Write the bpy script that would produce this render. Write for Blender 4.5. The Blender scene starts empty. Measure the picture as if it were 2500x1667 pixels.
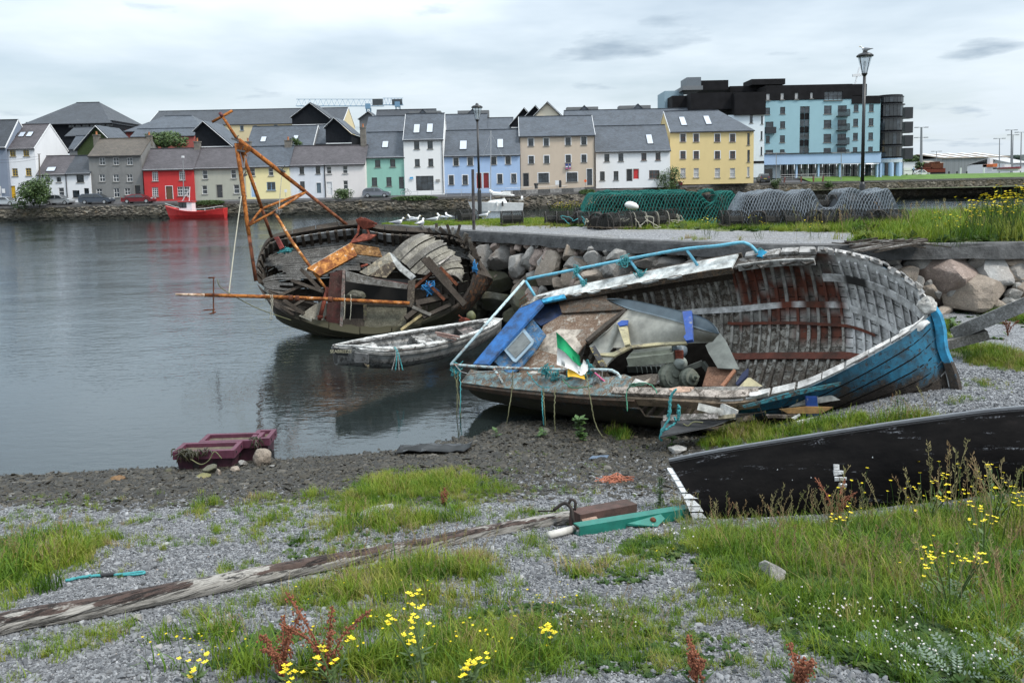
import bpy, math, random
import numpy as np
from mathutils import Vector, Matrix, Euler, noise as mnoise
R = random.Random(7)
NP = np.random.default_rng(7)
rad = math.radians
V = Vector
scene = bpy.context.scene
COL = scene.collection

# ------------------------------------------------------------------ camera
CAM = V((0, 0, 4.0)); TH = math.atan(0.1); RHO = 0.020; FPX = 2000.0; PCX, PCY = 1250.0, 653.0
_r0 = V((1, 0, 0)); _u0 = V((0, math.sin(TH), math.cos(TH))); CF = V((0, math.cos(TH), -math.sin(TH)))
CR = _r0 * math.cos(RHO) - _u0 * math.sin(RHO); CU = _u0 * math.cos(RHO) + _r0 * math.sin(RHO)
cam_data = bpy.data.cameras.new('camera'); cam = bpy.data.objects.new('camera', cam_data); COL.objects.link(cam)
cam_data.sensor_width = 36; cam_data.lens = 36 * FPX / 2500; cam_data.shift_y = -(833.5 - PCY) / 2500
cam_data.clip_start = 0.1; cam_data.clip_end = 6000
cam.matrix_world = Matrix(((CR.x, CU.x, -CF.x, CAM.x), (CR.y, CU.y, -CF.y, CAM.y), (CR.z, CU.z, -CF.z, CAM.z), (0, 0, 0, 1)))
scene.camera = cam

# ------------------------------------------------------------------ world, sun, exposure
SUN_EL, SUN_AZ = rad(52), rad(118)          # azimuth clockwise from +Y (the view direction)
world = bpy.data.worlds.new('World'); scene.world = world; world.use_nodes = True
wt = world.node_tree; wt.nodes.clear()
def _n(t, k, **kw):
    n = t.nodes.new(k)
    for a, b in kw.items(): setattr(n, a, b)
    return n
_o = _n(wt, 'ShaderNodeOutputWorld'); _bg = _n(wt, 'ShaderNodeBackground'); _bg.inputs[1].default_value = 0.088
_sky = _n(wt, 'ShaderNodeTexSky', sky_type='NISHITA', sun_disc=False)
_sky.sun_elevation = SUN_EL; _sky.sun_rotation = SUN_AZ; _sky.air_density = 1.2; _sky.dust_density = 0.2; _sky.ozone_density = 3.0
# a high, thin overcast laid on a level plane far above: coordinates are direction.xy / direction.z
_tc = _n(wt, 'ShaderNodeTexCoord'); _sx = _n(wt, 'ShaderNodeSeparateXYZ'); wt.links.new(_tc.outputs['Generated'], _sx.inputs[0])
_mz = _n(wt, 'ShaderNodeMath', operation='MAXIMUM'); wt.links.new(_sx.outputs[2], _mz.inputs[0]); _mz.inputs[1].default_value = 0.0
_ad = _n(wt, 'ShaderNodeMath', operation='ADD'); wt.links.new(_mz.outputs[0], _ad.inputs[0]); _ad.inputs[1].default_value = 0.10
_cx = _n(wt, 'ShaderNodeMath', operation='DIVIDE'); wt.links.new(_sx.outputs[0], _cx.inputs[0]); wt.links.new(_ad.outputs[0], _cx.inputs[1])
_cy = _n(wt, 'ShaderNodeMath', operation='DIVIDE'); wt.links.new(_sx.outputs[1], _cy.inputs[0]); wt.links.new(_ad.outputs[0], _cy.inputs[1])
_cc = _n(wt, 'ShaderNodeCombineXYZ'); wt.links.new(_cx.outputs[0], _cc.inputs[0]); wt.links.new(_cy.outputs[0], _cc.inputs[1])
def _wnoise(scale, detail, rough, off):
    m = _n(wt, 'ShaderNodeMapping'); m.inputs['Location'].default_value = off; wt.links.new(_cc.outputs[0], m.inputs[0])
    n = _n(wt, 'ShaderNodeTexNoise'); n.inputs['Scale'].default_value = scale; n.inputs['Detail'].default_value = detail
    n.inputs['Roughness'].default_value = rough; wt.links.new(m.outputs[0], n.inputs['Vector']); return n
def _wramp(src, stops):
    r = _n(wt, 'ShaderNodeValToRGB'); wt.links.new(src, r.inputs[0])
    e = r.color_ramp.elements
    while len(e) < len(stops): e.new(0.5)
    for q, (p, c) in zip(e, stops): q.position = p; q.color = (*c, 1) if len(c) == 3 else c
    return r
_n1 = _wnoise(0.30, 6, 0.55, (0.6, 3.3, 0)); _n2 = _wnoise(1.5, 7, 0.5, (2.4, 7.2, 2))
_cov = _wramp(_n1.outputs['Fac'], [(0.38, (0.45,) * 3), (0.55, (1.0,) * 3)])          # how closed the thin cloud is
_pud = _wramp(_n2.outputs['Fac'], [(0.60, (0,) * 3), (0.72, (1,) * 3)])               # small grey-blue low scraps
_mx = _n(wt, 'ShaderNodeMixRGB'); wt.links.new(_cov.outputs[0], _mx.inputs[0]); wt.links.new(_sky.outputs[0], _mx.inputs[1])
# cloud brightens towards the zenith as an overcast does
_cb = _n(wt, 'ShaderNodeMath', operation='MULTIPLY_ADD'); wt.links.new(_mz.outputs[0], _cb.inputs[0]); _cb.inputs[1].default_value = 1.85; _cb.inputs[2].default_value = 0.92
_cs = _n(wt, 'ShaderNodeVectorMath', operation='SCALE'); _cs.inputs[0].default_value = (7.9, 8.85, 9.6); wt.links.new(_cb.outputs[0], _cs.inputs['Scale']); wt.links.new(_cs.outputs[0], _mx.inputs[2])
_mx2 = _n(wt, 'ShaderNodeMixRGB'); _mm = _n(wt, 'ShaderNodeMath', operation='MULTIPLY'); wt.links.new(_pud.outputs[0], _mm.inputs[0]); _mm.inputs[1].default_value = 0.7
wt.links.new(_mm.outputs[0], _mx2.inputs[0]); wt.links.new(_mx.outputs[0], _mx2.inputs[1]); _mx2.inputs[2].default_value = (3.3, 4.4, 5.6, 1)
wt.links.new(_mx2.outputs[0], _bg.inputs[0]); wt.links.new(_bg.outputs[0], _o.inputs[0])

sun_d = bpy.data.lights.new('sun', 'SUN'); sun_d.energy = 2.9; sun_d.angle = rad(11); sun_d.color = (1, 0.95, 0.88)
sun = bpy.data.objects.new('sun', sun_d); COL.objects.link(sun)
_sd = V((math.sin(SUN_AZ) * math.cos(SUN_EL), math.cos(SUN_AZ) * math.cos(SUN_EL), math.sin(SUN_EL)))
sun.rotation_euler = _sd.to_track_quat('Z', 'Y').to_euler(); sun.location = (20, -20, 40)
vs = scene.view_settings; vs.view_transform = 'Standard'; vs.look = 'None'; vs.exposure = 0.14; vs.gamma = 1.0; vs.use_curve_mapping = False
scene.cycles.use_denoising = True
scene.cycles.max_bounces = 6; scene.cycles.diffuse_bounces = 2; scene.cycles.glossy_bounces = 3; scene.cycles.transparent_max_bounces = 12
scene.cycles.transmission_bounces = 4; scene.cycles.caustics_reflective = False; scene.cycles.caustics_refractive = False
scene.cycles.use_adaptive_sampling = True; scene.cycles.adaptive_threshold = 0.015

# ------------------------------------------------------------------ survey helpers: photo pixel -> place
def ray(px, py): return CF + CR * ((px - PCX) / FPX) + CU * ((PCY - py) / FPX)
def at(px, py, D):                       # point at distance D in front of the camera (plane Y = D)
    d = ray(px, py); return CAM + d * (D / d.y)
def onz(px, py, z):                      # point on level z
    d = ray(px, py); return CAM + d * ((z - CAM.z) / d.z)
def onground(px, py, fn):                # point where the sight line meets the terrain
    d = ray(px, py); lo, hi = 1.0, 200.0
    t = 1.0
    while t < 60:
        p = CAM + d * t
        if p.z < fn(p.x, p.y): break
        t += 0.05
    lo, hi = t - 0.05, t
    for _ in range(20):
        m = (lo + hi) / 2; p = CAM + d * m
        if p.z < fn(p.x, p.y): hi = m
        else: lo = m
    p = CAM + d * hi; return V((p.x, p.y, fn(p.x, p.y)))
def Z(ox, oy, s): return lambda x, y: (ox + x / s, oy + y / s)
def lerp(a, b, t): return a + (b - a) * t
def clamp(x, a=0., b=1.): return max(a, min(b, x))
def sstep(a, b, x): t = clamp((x - a) / (b - a)); return t * t * (3 - 2 * t)
def interp(x, pts):
    if x <= pts[0][0]: return pts[0][1]
    for (a, b), (c, d) in zip(pts, pts[1:]):
        if x <= c: return b + (d - b) * (x - a) / (c - a)
    return pts[-1][1]
def curve(pts, n):                       # Catmull-Rom resample of a point list by arc length
    P = [V(p) for p in pts]; P = [P[0] * 2 - P[1]] + P + [P[-1] * 2 - P[-2]]; out = []
    for i in range(1, len(P) - 2):
        for k in range(16):
            t = k / 16; a, b, c, d = P[i - 1:i + 3]
            out.append(0.5 * ((2 * b) + (c - a) * t + (2 * a - 5 * b + 4 * c - d) * t * t + (3 * b - a - 3 * c + d) * t ** 3))
    out.append(P[-2]); L = [0]
    for a, b in zip(out, out[1:]): L.append(L[-1] + (b - a).length)
    res = []; j = 0
    for i in range(n):
        s = L[-1] * i / (n - 1)
        while j < len(L) - 2 and L[j + 1] < s: j += 1
        res.append(out[j].lerp(out[j + 1], clamp((s - L[j]) / max(1e-9, L[j + 1] - L[j]))))
    return res
def fbm(x, y=0., z=0., o=4): return mnoise.fractal(V((x, y, z)), 1.0, 2.0, o)

# ------------------------------------------------------------------ objects
ORG = {}
def props(o, label=None, cat=None, group=None, kind=None):
    if label: o['label'] = label
    if cat: o['category'] = cat
    if group: o['group'] = group
    if kind: o['kind'] = kind
    return o
def thing(name, label, cat, loc=(0, 0, 0), group=None):
    o = bpy.data.objects.new(name, None); COL.objects.link(o); o.location = loc; o.empty_display_size = 0.1
    ORG[o] = V(loc); return props(o, label, cat, group)
def copy_tree(o, parent=None, loc=None, rz=None, label=None, scale=None):
    c = o.copy(); COL.objects.link(c); c.parent = parent
    if loc is not None: c.location = loc
    if rz is not None: c.rotation_euler = (0, 0, rz)
    if scale is not None: c.scale = (scale,) * 3 if not hasattr(scale, '__len__') else scale
    if label: c['label'] = label
    for ch in list(o.children): copy_tree(ch, c)
    return c
class M:
    def __init__(s): s.v = []; s.f = []; s.m = []; s.c = None
    def add(s, vs_, fs, m=0):
        b = len(s.v); s.v += [tuple(p) for p in vs_]; s.f += [tuple(i + b for i in f) for f in fs]; s.m += [m] * len(fs); return s
    def poly(s, pts, m=0): return s.add(pts, [tuple(range(len(pts)))], m)
    def box(s, c, d, rot=None, m=0, taper=None):
        x, y, z = d[0] / 2, d[1] / 2, d[2] / 2; c = V(c); tx = taper or 1
        P = [V((-x, -y, -z)), V((x, -y, -z)), V((x, y, -z)), V((-x, y, -z)), V((-x * tx, -y * tx, z)), V((x * tx, -y * tx, z)), V((x * tx, y * tx, z)), V((-x * tx, y * tx, z))]
        if rot is not None:
            Q = rot if isinstance(rot, Matrix) else Euler(rot).to_matrix(); P = [Q @ p for p in P]
        return s.add([c + p for p in P], [(3, 2, 1, 0), (4, 5, 6, 7), (0, 1, 5, 4), (1, 2, 6, 5), (2, 3, 7, 6), (3, 0, 4, 7)], m)
    def bb(s, x0, x1, y0, y1, z0, z1, m=0): return s.box(((x0 + x1) / 2, (y0 + y1) / 2, (z0 + z1) / 2), (abs(x1 - x0), abs(y1 - y0), abs(z1 - z0)), None, m)
    def beam(s, a, b, w, h, up=(0, 0, 1), m=0, w2=None, h2=None):
        a, b = V(a), V(b); d = (b - a).normalized(); u = V(up)
        if abs(d.dot(u)) > 0.98: u = V((0, 1, 0)) if abs(d.y) < .9 else V((1, 0, 0))
        x = d.cross(u).normalized(); z = x.cross(d).normalized(); w2 = w if w2 is None else w2; h2 = h if h2 is None else h2
        P = [a - x * w / 2 - z * h / 2, a + x * w / 2 - z * h / 2, a + x * w / 2 + z * h / 2, a - x * w / 2 + z * h / 2,
             b - x * w2 / 2 - z * h2 / 2, b + x * w2 / 2 - z * h2 / 2, b + x * w2 / 2 + z * h2 / 2, b - x * w2 / 2 + z * h2 / 2]
        return s.add(P, [(0, 3, 2, 1), (4, 5, 6, 7), (0, 1, 5, 4), (1, 2, 6, 5), (2, 3, 7, 6), (3, 0, 4, 7)][::1], m)
    def tube(s, pts, r, n=8, cap=True, m=0, jit=0):
        P = [V(p) for p in pts]; rr = r if hasattr(r, '__len__') else [r] * len(P); rings = []; x = None
        for i, p in enumerate(P):
            d = (P[min(i + 1, len(P) - 1)] - P[max(i - 1, 0)]).normalized()
            if x is None: x = d.orthogonal().normalized()
            x = (x - d * x.dot(d)); x = x.normalized() if x.length > 1e-6 else d.orthogonal().normalized()
            y = d.cross(x)
            rings.append([p + (x * math.cos(2 * math.pi * k / n) + y * math.sin(2 * math.pi * k / n)) * rr[i] * (1 + (R.uniform(-jit, jit) if jit else 0)) for k in range(n)])
        return s.loft(rings, True, cap, m)
    def loft(s, rings, close=True, cap=True, m=0):
        n = len(rings[0]); vs_ = [p for q in rings for p in q]; fs = []
        for i in range(len(rings) - 1):
            for k in range(n if close else n - 1):
                k2 = (k + 1) % n; fs.append((i * n + k, i * n + k2, (i + 1) * n + k2, (i + 1) * n + k))
        if cap and close: fs.append(tuple(range(n))[::-1]); fs.append(tuple(range((len(rings) - 1) * n, len(rings) * n)))
        return s.add(vs_, fs, m)
    def lathe(s, prof, n=16, c=(0, 0, 0), m=0, cap=True):
        c = V(c); return s.loft([[c + V((r * math.cos(2 * math.pi * k / n), r * math.sin(2 * math.pi * k / n), z)) for k in range(n)] for r, z in prof], True, cap, m)
    def plate(s, pts, th, nrm=None, m=0):            # a flat outline given thickness
        P = [V(p) for p in pts]
        if nrm is None:
            nrm = V((0, 0, 0)); c = sum(P, V((0, 0, 0))) / len(P)
            for a, b in zip(P, P[1:] + P[:1]): nrm += (a - c).cross(b - c)
        nrm = V(nrm).normalized(); n = len(P); B = [p - nrm * th for p in P]
        return s.add(P + B, [tuple(range(n)), tuple(range(2 * n - 1, n - 1, -1))] + [(i, n + i, n + (i + 1) % n, (i + 1) % n) for i in range(n)], m)
    def sheet(s, G, th=0.0, m=0):                    # grid of points G[i][j], optionally a solid of that thickness
        a, b = len(G), len(G[0])
        if not th: return s.add([p for r in G for p in r], [(i * b + j, i * b + j + 1, (i + 1) * b + j + 1, (i + 1) * b + j) for i in range(a - 1) for j in range(b - 1)], m)
        N = []
        for i in range(a):
            for j in range(b):
                du = V(G[min(i + 1, a - 1)][j]) - V(G[max(i - 1, 0)][j]); dv = V(G[i][min(j + 1, b - 1)]) - V(G[i][max(j - 1, 0)])
                n = dv.cross(du); N.append(n.normalized() if n.length > 1e-9 else V((0, 0, 1)))
        T = [V(p) for r in G for p in r]; Bt = [p - n * th for p, n in zip(T, N)]; k = a * b; fs = []
        for i in range(a - 1):
            for j in range(b - 1):
                q = (i * b + j, i * b + j + 1, (i + 1) * b + j + 1, (i + 1) * b + j); fs.append(q[::-1]); fs.append(tuple(x + k for x in q))
        for i in range(a - 1):
            for j in (0, b - 1):
                q = (i * b + j, (i + 1) * b + j); f = (q[0], q[1], q[1] + k, q[0] + k); fs.append(f if j == 0 else f[::-1])
        for j in range(b - 1):
            for i in (0, a - 1):
                q = (i * b + j, i * b + j + 1); f = (q[0], q[1], q[1] + k, q[0] + k); fs.append(f[::-1] if i == 0 else f)
        return s.add(T + Bt, fs, m)
    def rock(s, c, d, seed, sub=1, rot=None, rough=.22, flat=0, m=0):
        vs_, fs = ICO[sub]; c = V(c); Q = Euler(rot or (0, 0, 0)).to_matrix(); rr = random.Random(seed); P = []
        cuts = [(V((rr.gauss(0, 1), rr.gauss(0, 1), rr.gauss(0, 1))).normalized(), rr.uniform(.46, .8)) for _ in range(flat)]
        for p in vs_:
            q = V(p) * (1 + rough * mnoise.noise(V(p) * 1.3 + V((seed * 3.7, seed * 1.3, 0))) + rough * .5 * mnoise.noise(V(p) * 3.1 + V((seed, 0, seed))))
            for n, h in cuts:
                k = q.dot(n)
                if k > h: q = q - n * (k - h) * .92
            P.append(c + Q @ V((q.x * d[0] / 2, q.y * d[1] / 2, q.z * d[2] / 2)))
        return s.add(P, fs, m)
    def build(s, name, mats, parent=None, smooth=False, label=None, cat=None, group=None, kind=None, loc=None, cols=None, attr=None):
        me = bpy.data.meshes.new(name); o = ORG.get(parent, V((0, 0, 0))) if parent is not None else V(loc or (0, 0, 0))
        A = np.array(s.v, dtype=np.float64).reshape(-1, 3) - np.array(o)
        me.from_pydata(A.tolist(), [], s.f)
        for mm in (mats if isinstance(mats, (list, tuple)) else [mats]): me.materials.append(mm)
        if any(s.m): me.polygons.foreach_set('material_index', s.m)
        if smooth: me.polygons.foreach_set('use_smooth', [True] * len(s.f))
        if cols is not None:
            a = me.color_attributes.new('paint', 'FLOAT_COLOR', 'POINT'); a.data.foreach_set('color', np.array(cols, dtype=np.float32).ravel())
        me.update(); ob = bpy.data.objects.new(name, me); COL.objects.link(ob)
        if parent is not None: ob.parent = parent; ORG[ob] = o
        else: ob.location = o; ORG[ob] = o
        return props(ob, label, cat, group, kind)
def _ico():
    t = (1 + 5 ** .5) / 2
    vs_ = [V(p).normalized() for p in [(-1, t, 0), (1, t, 0), (-1, -t, 0), (1, -t, 0), (0, -1, t), (0, 1, t), (0, -1, -t), (0, 1, -t), (t, 0, -1), (t, 0, 1), (-t, 0, -1), (-t, 0, 1)]]
    fs=[(0,11,5),(0,5,1),(0,1,7),(0,7,10),(0,10,11),(1,5,9),(5,11,4),(11,10,2),(10,7,6),(7,1,8),(3,9,4),(3,4,2),(3,2,6),(3,6,8),(3,8,9),(4,9,5),(2,4,11),(6,2,10),(8,6,7),(9,8,1)]
    out = [(vs_, fs)]
    for _ in range(4):
        vs_ = list(vs_); c = {}; nf = []
        def mid(a, b):
            k = (min(a, b), max(a, b))
            if k not in c: vs_.append(((vs_[a] + vs_[b]) / 2).normalized()); c[k] = len(vs_) - 1
            return c[k]
        for a, b, d in fs:
            x, y, z = mid(a, b), mid(b, d), mid(d, a); nf += [(a, x, z), (b, y, x), (d, z, y), (x, y, z)]
        fs = nf; out.append((vs_, fs))
    return out
ICO = _ico()

# ------------------------------------------------------------------ materials
class NT:
    def __init__(s, name):
        s.mat = bpy.data.materials.new(name); s.mat.use_nodes = True; s.t = s.mat.node_tree; s.t.nodes.clear()
        s.out = s.t.nodes.new('ShaderNodeOutputMaterial'); s.p = s.t.nodes.new('ShaderNodeBsdfPrincipled'); s.L(s.p.outputs[0], s.out.inputs[0])
        s.tc = s.t.nodes.new('ShaderNodeTexCoord'); s.co = s.tc.outputs['Object']
    def L(s, a, b): s.t.links.new(a, b)
    def node(s, k, **kw): return _n(s.t, k, **kw)
    def val(s, inp, x):
        if hasattr(x, 'is_linked') or isinstance(x, bpy.types.NodeSocket): s.L(x, inp)
        elif isinstance(x, (tuple, list)) and len(x) == 3 and inp.type == 'RGBA': inp.default_value = (*x, 1)
        elif inp.type == 'RGBA' and not hasattr(x, '__len__'): inp.default_value = (x, x, x, 1)
        else: inp.default_value = x
    def map(s, scale=(1, 1, 1), loc=(0, 0, 0), rot=(0, 0, 0), co=None):
        n = s.node('ShaderNodeMapping'); n.inputs['Scale'].default_value = scale; n.inputs['Location'].default_value = loc; n.inputs['Rotation'].default_value = rot
        s.L(co or s.co, n.inputs[0]); return n.outputs[0]
    def noise(s, scale, detail=5, rough=.6, co=None, dist=0, fac=True):
        n = s.node('ShaderNodeTexNoise'); n.inputs['Scale'].default_value = scale; n.inputs['Detail'].default_value = detail
        n.inputs['Roughness'].default_value = rough; n.inputs['Distortion'].default_value = dist; s.L(co or s.co, n.inputs['Vector']); return n.outputs[0 if fac else 1]
    def voro(s, scale, co=None, feat='F1', out='Distance', rnd=1):
        n = s.node('ShaderNodeTexVoronoi', feature=feat); n.inputs['Scale'].default_value = scale; n.inputs['Randomness'].default_value = rnd; s.L(co or s.co, n.inputs['Vector']); return n.outputs[out]
    def ramp(s, fac, stops, interp='LINEAR'):
        r = s.node('ShaderNodeValToRGB'); s.L(fac, r.inputs[0]); e = r.color_ramp.elements; r.color_ramp.interpolation = interp
        while len(e) < len(stops): e.new(.5)
        for q, (p, c) in zip(e, stops): q.position = p; q.color = (c, c, c, 1) if not hasattr(c, '__len__') else (*c, 1)
        return r.outputs[0]
    def mix(s, f, a, b, blend='MIX'):
        n = s.node('ShaderNodeMixRGB', blend_type=blend)
        s.val(n.inputs[0], f); s.val(n.inputs[1], a); s.val(n.inputs[2], b); return n.outputs[0]
    def math(s, op, a, b=0., cl=False):
        n = s.node('ShaderNodeMath', operation=op, use_clamp=cl); s.val(n.inputs[0], a); s.val(n.inputs[1], b); return n.outputs[0]
    def bump(s, h, strength=.5, dist=.02, nrm=None):
        n = s.node('ShaderNodeBump'); n.inputs['Strength'].default_value = strength; n.inputs['Distance'].default_value = dist
        s.L(h, n.inputs['Height'])
        if nrm is not None: s.L(nrm, n.inputs['Normal'])
        return n.outputs[0]
    def fin(s, col=None, rough=.7, metal=0., nrm=None, spec=None):
        if col is not None: s.val(s.p.inputs['Base Color'], col)
        s.val(s.p.inputs['Roughness'], rough); s.val(s.p.inputs['Metallic'], metal)
        if nrm is not None: s.L(nrm, s.p.inputs['Normal'])
        if spec is not None: s.p.inputs['Specular IOR Level'].default_value = spec
        return s.mat
MC = {}
def plain(name, col, rough=.6, metal=0., var=.25, scale=6., bump=.15, bscale=40., dist=.01, stretch=(1, 1, 1), spec=None):
    """a surface of one colour with uneven tone and slight relief"""
    if name in MC: return MC[name]
    n = NT(name); co = n.map(stretch)
    f = n.noise(scale, 6, .65, co); d = tuple(c * (1 - var) for c in col); l = tuple(min(1, c * (1 + var * .6)) for c in col)
    c = n.ramp(f, [(.3, d), (.7, l)]); nr = n.bump(n.noise(bscale, 4, .6, co), bump, dist) if bump else None
    MC[name] = n.fin(c, rough, metal, nr, spec); return MC[name]
def worn(name, paint, under, amount=.45, scale=7., stretch=(1, 1, 1), rough=.75, sharp=.06, dirt=(.05, .04, .03), dirtamt=.5, bump=.6, fine=38., dscale=2.3):
    """paint that has flaked off an older layer"""
    if name in MC: return MC[name]
    n = NT(name); co = n.map(stretch)
    a = n.noise(scale, 9, .68, co, .4); msk = n.ramp(a, [(amount - sharp, 0), (amount + sharp, 1)])
    g = n.noise(fine, 6, .7, co); ud = tuple(c * .45 for c in under)
    uc = n.ramp(g, [(.3, ud), (.7, under)]); pc = n.ramp(n.noise(scale * 2.2, 5, .6, co), [(.25, tuple(c * .72 for c in paint)), (.7, paint)])
    c = n.mix(msk, uc, pc); dm = n.ramp(n.noise(dscale, 7, .7, co), [(.42, 0), (.72, dirtamt)])
    c = n.mix(dm, c, dirt); h = n.math('ADD', n.math('MULTIPLY', msk, .6), n.math('MULTIPLY', g, .5))
    MC[name] = n.fin(c, rough, 0., n.bump(h, bump, .012)); return MC[name]
def rust(name, a=(.42, .16, .04), b=(.16, .05, .02), c=(.62, .50, .40), amt=.62, scale=6.):
    if name in MC: return MC[name]
    n = NT(name); f = n.noise(scale, 9, .7, None, .5)
    col = n.ramp(f, [(.28, tuple(x * .5 for x in b)), (.42, b), (.52, a), (.60, tuple(min(1, x * 1.35) for x in a)), (amt + .06, c)])
    g = n.noise(scale * 4.5, 7, .75); col = n.mix(n.ramp(g, [(.35, .8), (.55, 0)]), col, tuple(x * .45 for x in b)); col = n.mix(n.ramp(n.noise(scale * .35, 4, .6), [(.45, 0), (.7, .6)]), col, tuple(x * .8 for x in b))
    MC[name] = n.fin(col, .9, 0., n.bump(n.math('ADD', n.noise(scale * 7, 6, .7), g), .6, .012), .2); return MC[name]
# ================================================================== terrain
def shore_y(x): return interp(x, [(-30, 11.0), (-7, 11.4), (-4.7, 11.65), (-2.1, 12.15), (-.7, 12.75), (-.3, 13.3), (0, 14.3), (.6, 17), (1.2, 20), (3, 24)])
def ground(x, y):
    ys = min(shore_y(x), 13.6); zl = 2.4 - .21 * y if y < 8.5 else (.615 * (ys - y) / (ys - 8.5) if y < ys else -.21 * (y - ys))
    zl = max(zl, -1.6); zl = min(zl, 2.6)
    zr = max(2.4 - .21 * y, 1.12 + .02 * (y - 10)); k = sstep(1.6, 6.2, x)
    z = lerp(zl, zr, k)
    z -= .5 * math.exp(-((x - 4.2) / 1.5) ** 2 - ((y - 12.35) / .85) ** 2)      # scoured hollow under the wreck
    if zl > -.4: z += .035 * fbm(x * .8, y * .8, 3.) * sstep(-.4, .3, zl)
    return z
def gp(px, py): return onground(px, py, ground)
GREYS = [(.235, .245, .265), (.33, .345, .37), (.16, .165, .18), (.42, .43, .45), (.22, .20, .185)]
def m_gravel():
    n = NT('grey_gravel'); co = n.co
    a = n.voro(58, co, 'F1', 'Color'); s = n.node('ShaderNodeSeparateColor'); n.L(a, s.inputs[0])
    c = n.ramp(s.outputs[0], [(0, (.06, .063, .068)), (.35, (.13, .135, .145)), (.7, (.21, .215, .225)), (1, (.34, .345, .355))])
    wet = n.node('ShaderNodeAttribute', attribute_name='wet'); gr = n.node('ShaderNodeAttribute', attribute_name='soil')
    w = n.ramp(s.outputs[1], [(0, (.016, .015, .011)), (.6, (.036, .032, .022)), (1, (.07, .064, .05))])
    k = n.math('ADD', wet.outputs['Fac'], n.math('MULTIPLY', n.math('SUBTRACT', n.noise(1.8, 6), .5), .7)); k = n.ramp(k, [(.35, 0), (.65, 1)])
    c = n.mix(k, c, w); g = n.ramp(n.math('ADD', gr.outputs['Fac'], n.math('MULTIPLY', n.math('SUBTRACT', n.noise(5, 6), .5), .8)), [(.4, 0), (.7, .85)])
    c = n.mix(g, c, n.ramp(n.noise(30, 4), [(.3, (.035, .04, .016)), (.7, (.10, .10, .045))]))
    d = n.voro(58, co); e = n.voro(21, co); h = n.math('ADD', n.math('MULTIPLY', d, .6), n.math('MULTIPLY', e, .5))
    rg = n.mix(k, .9, .5); return n.fin(c, rg, 0, n.bump(h, .9, .02))
MG = m_gravel()
GRASS_ZONES = []      # (px, py, rx, ry, density, height) read off the photograph, laid on the terrain
def zone(px, py, rx, ry, den=1., hgt=.14, kind=0):
    c = gp(px, py); a = gp(px + rx, py); b = gp(px, py + ry); t = gp(px, py - ry)
    GRASS_ZONES.append((c.x, c.y, abs(a.x - c.x), max(.1, abs(t.y - b.y) / 2), den, hgt, kind))
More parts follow.
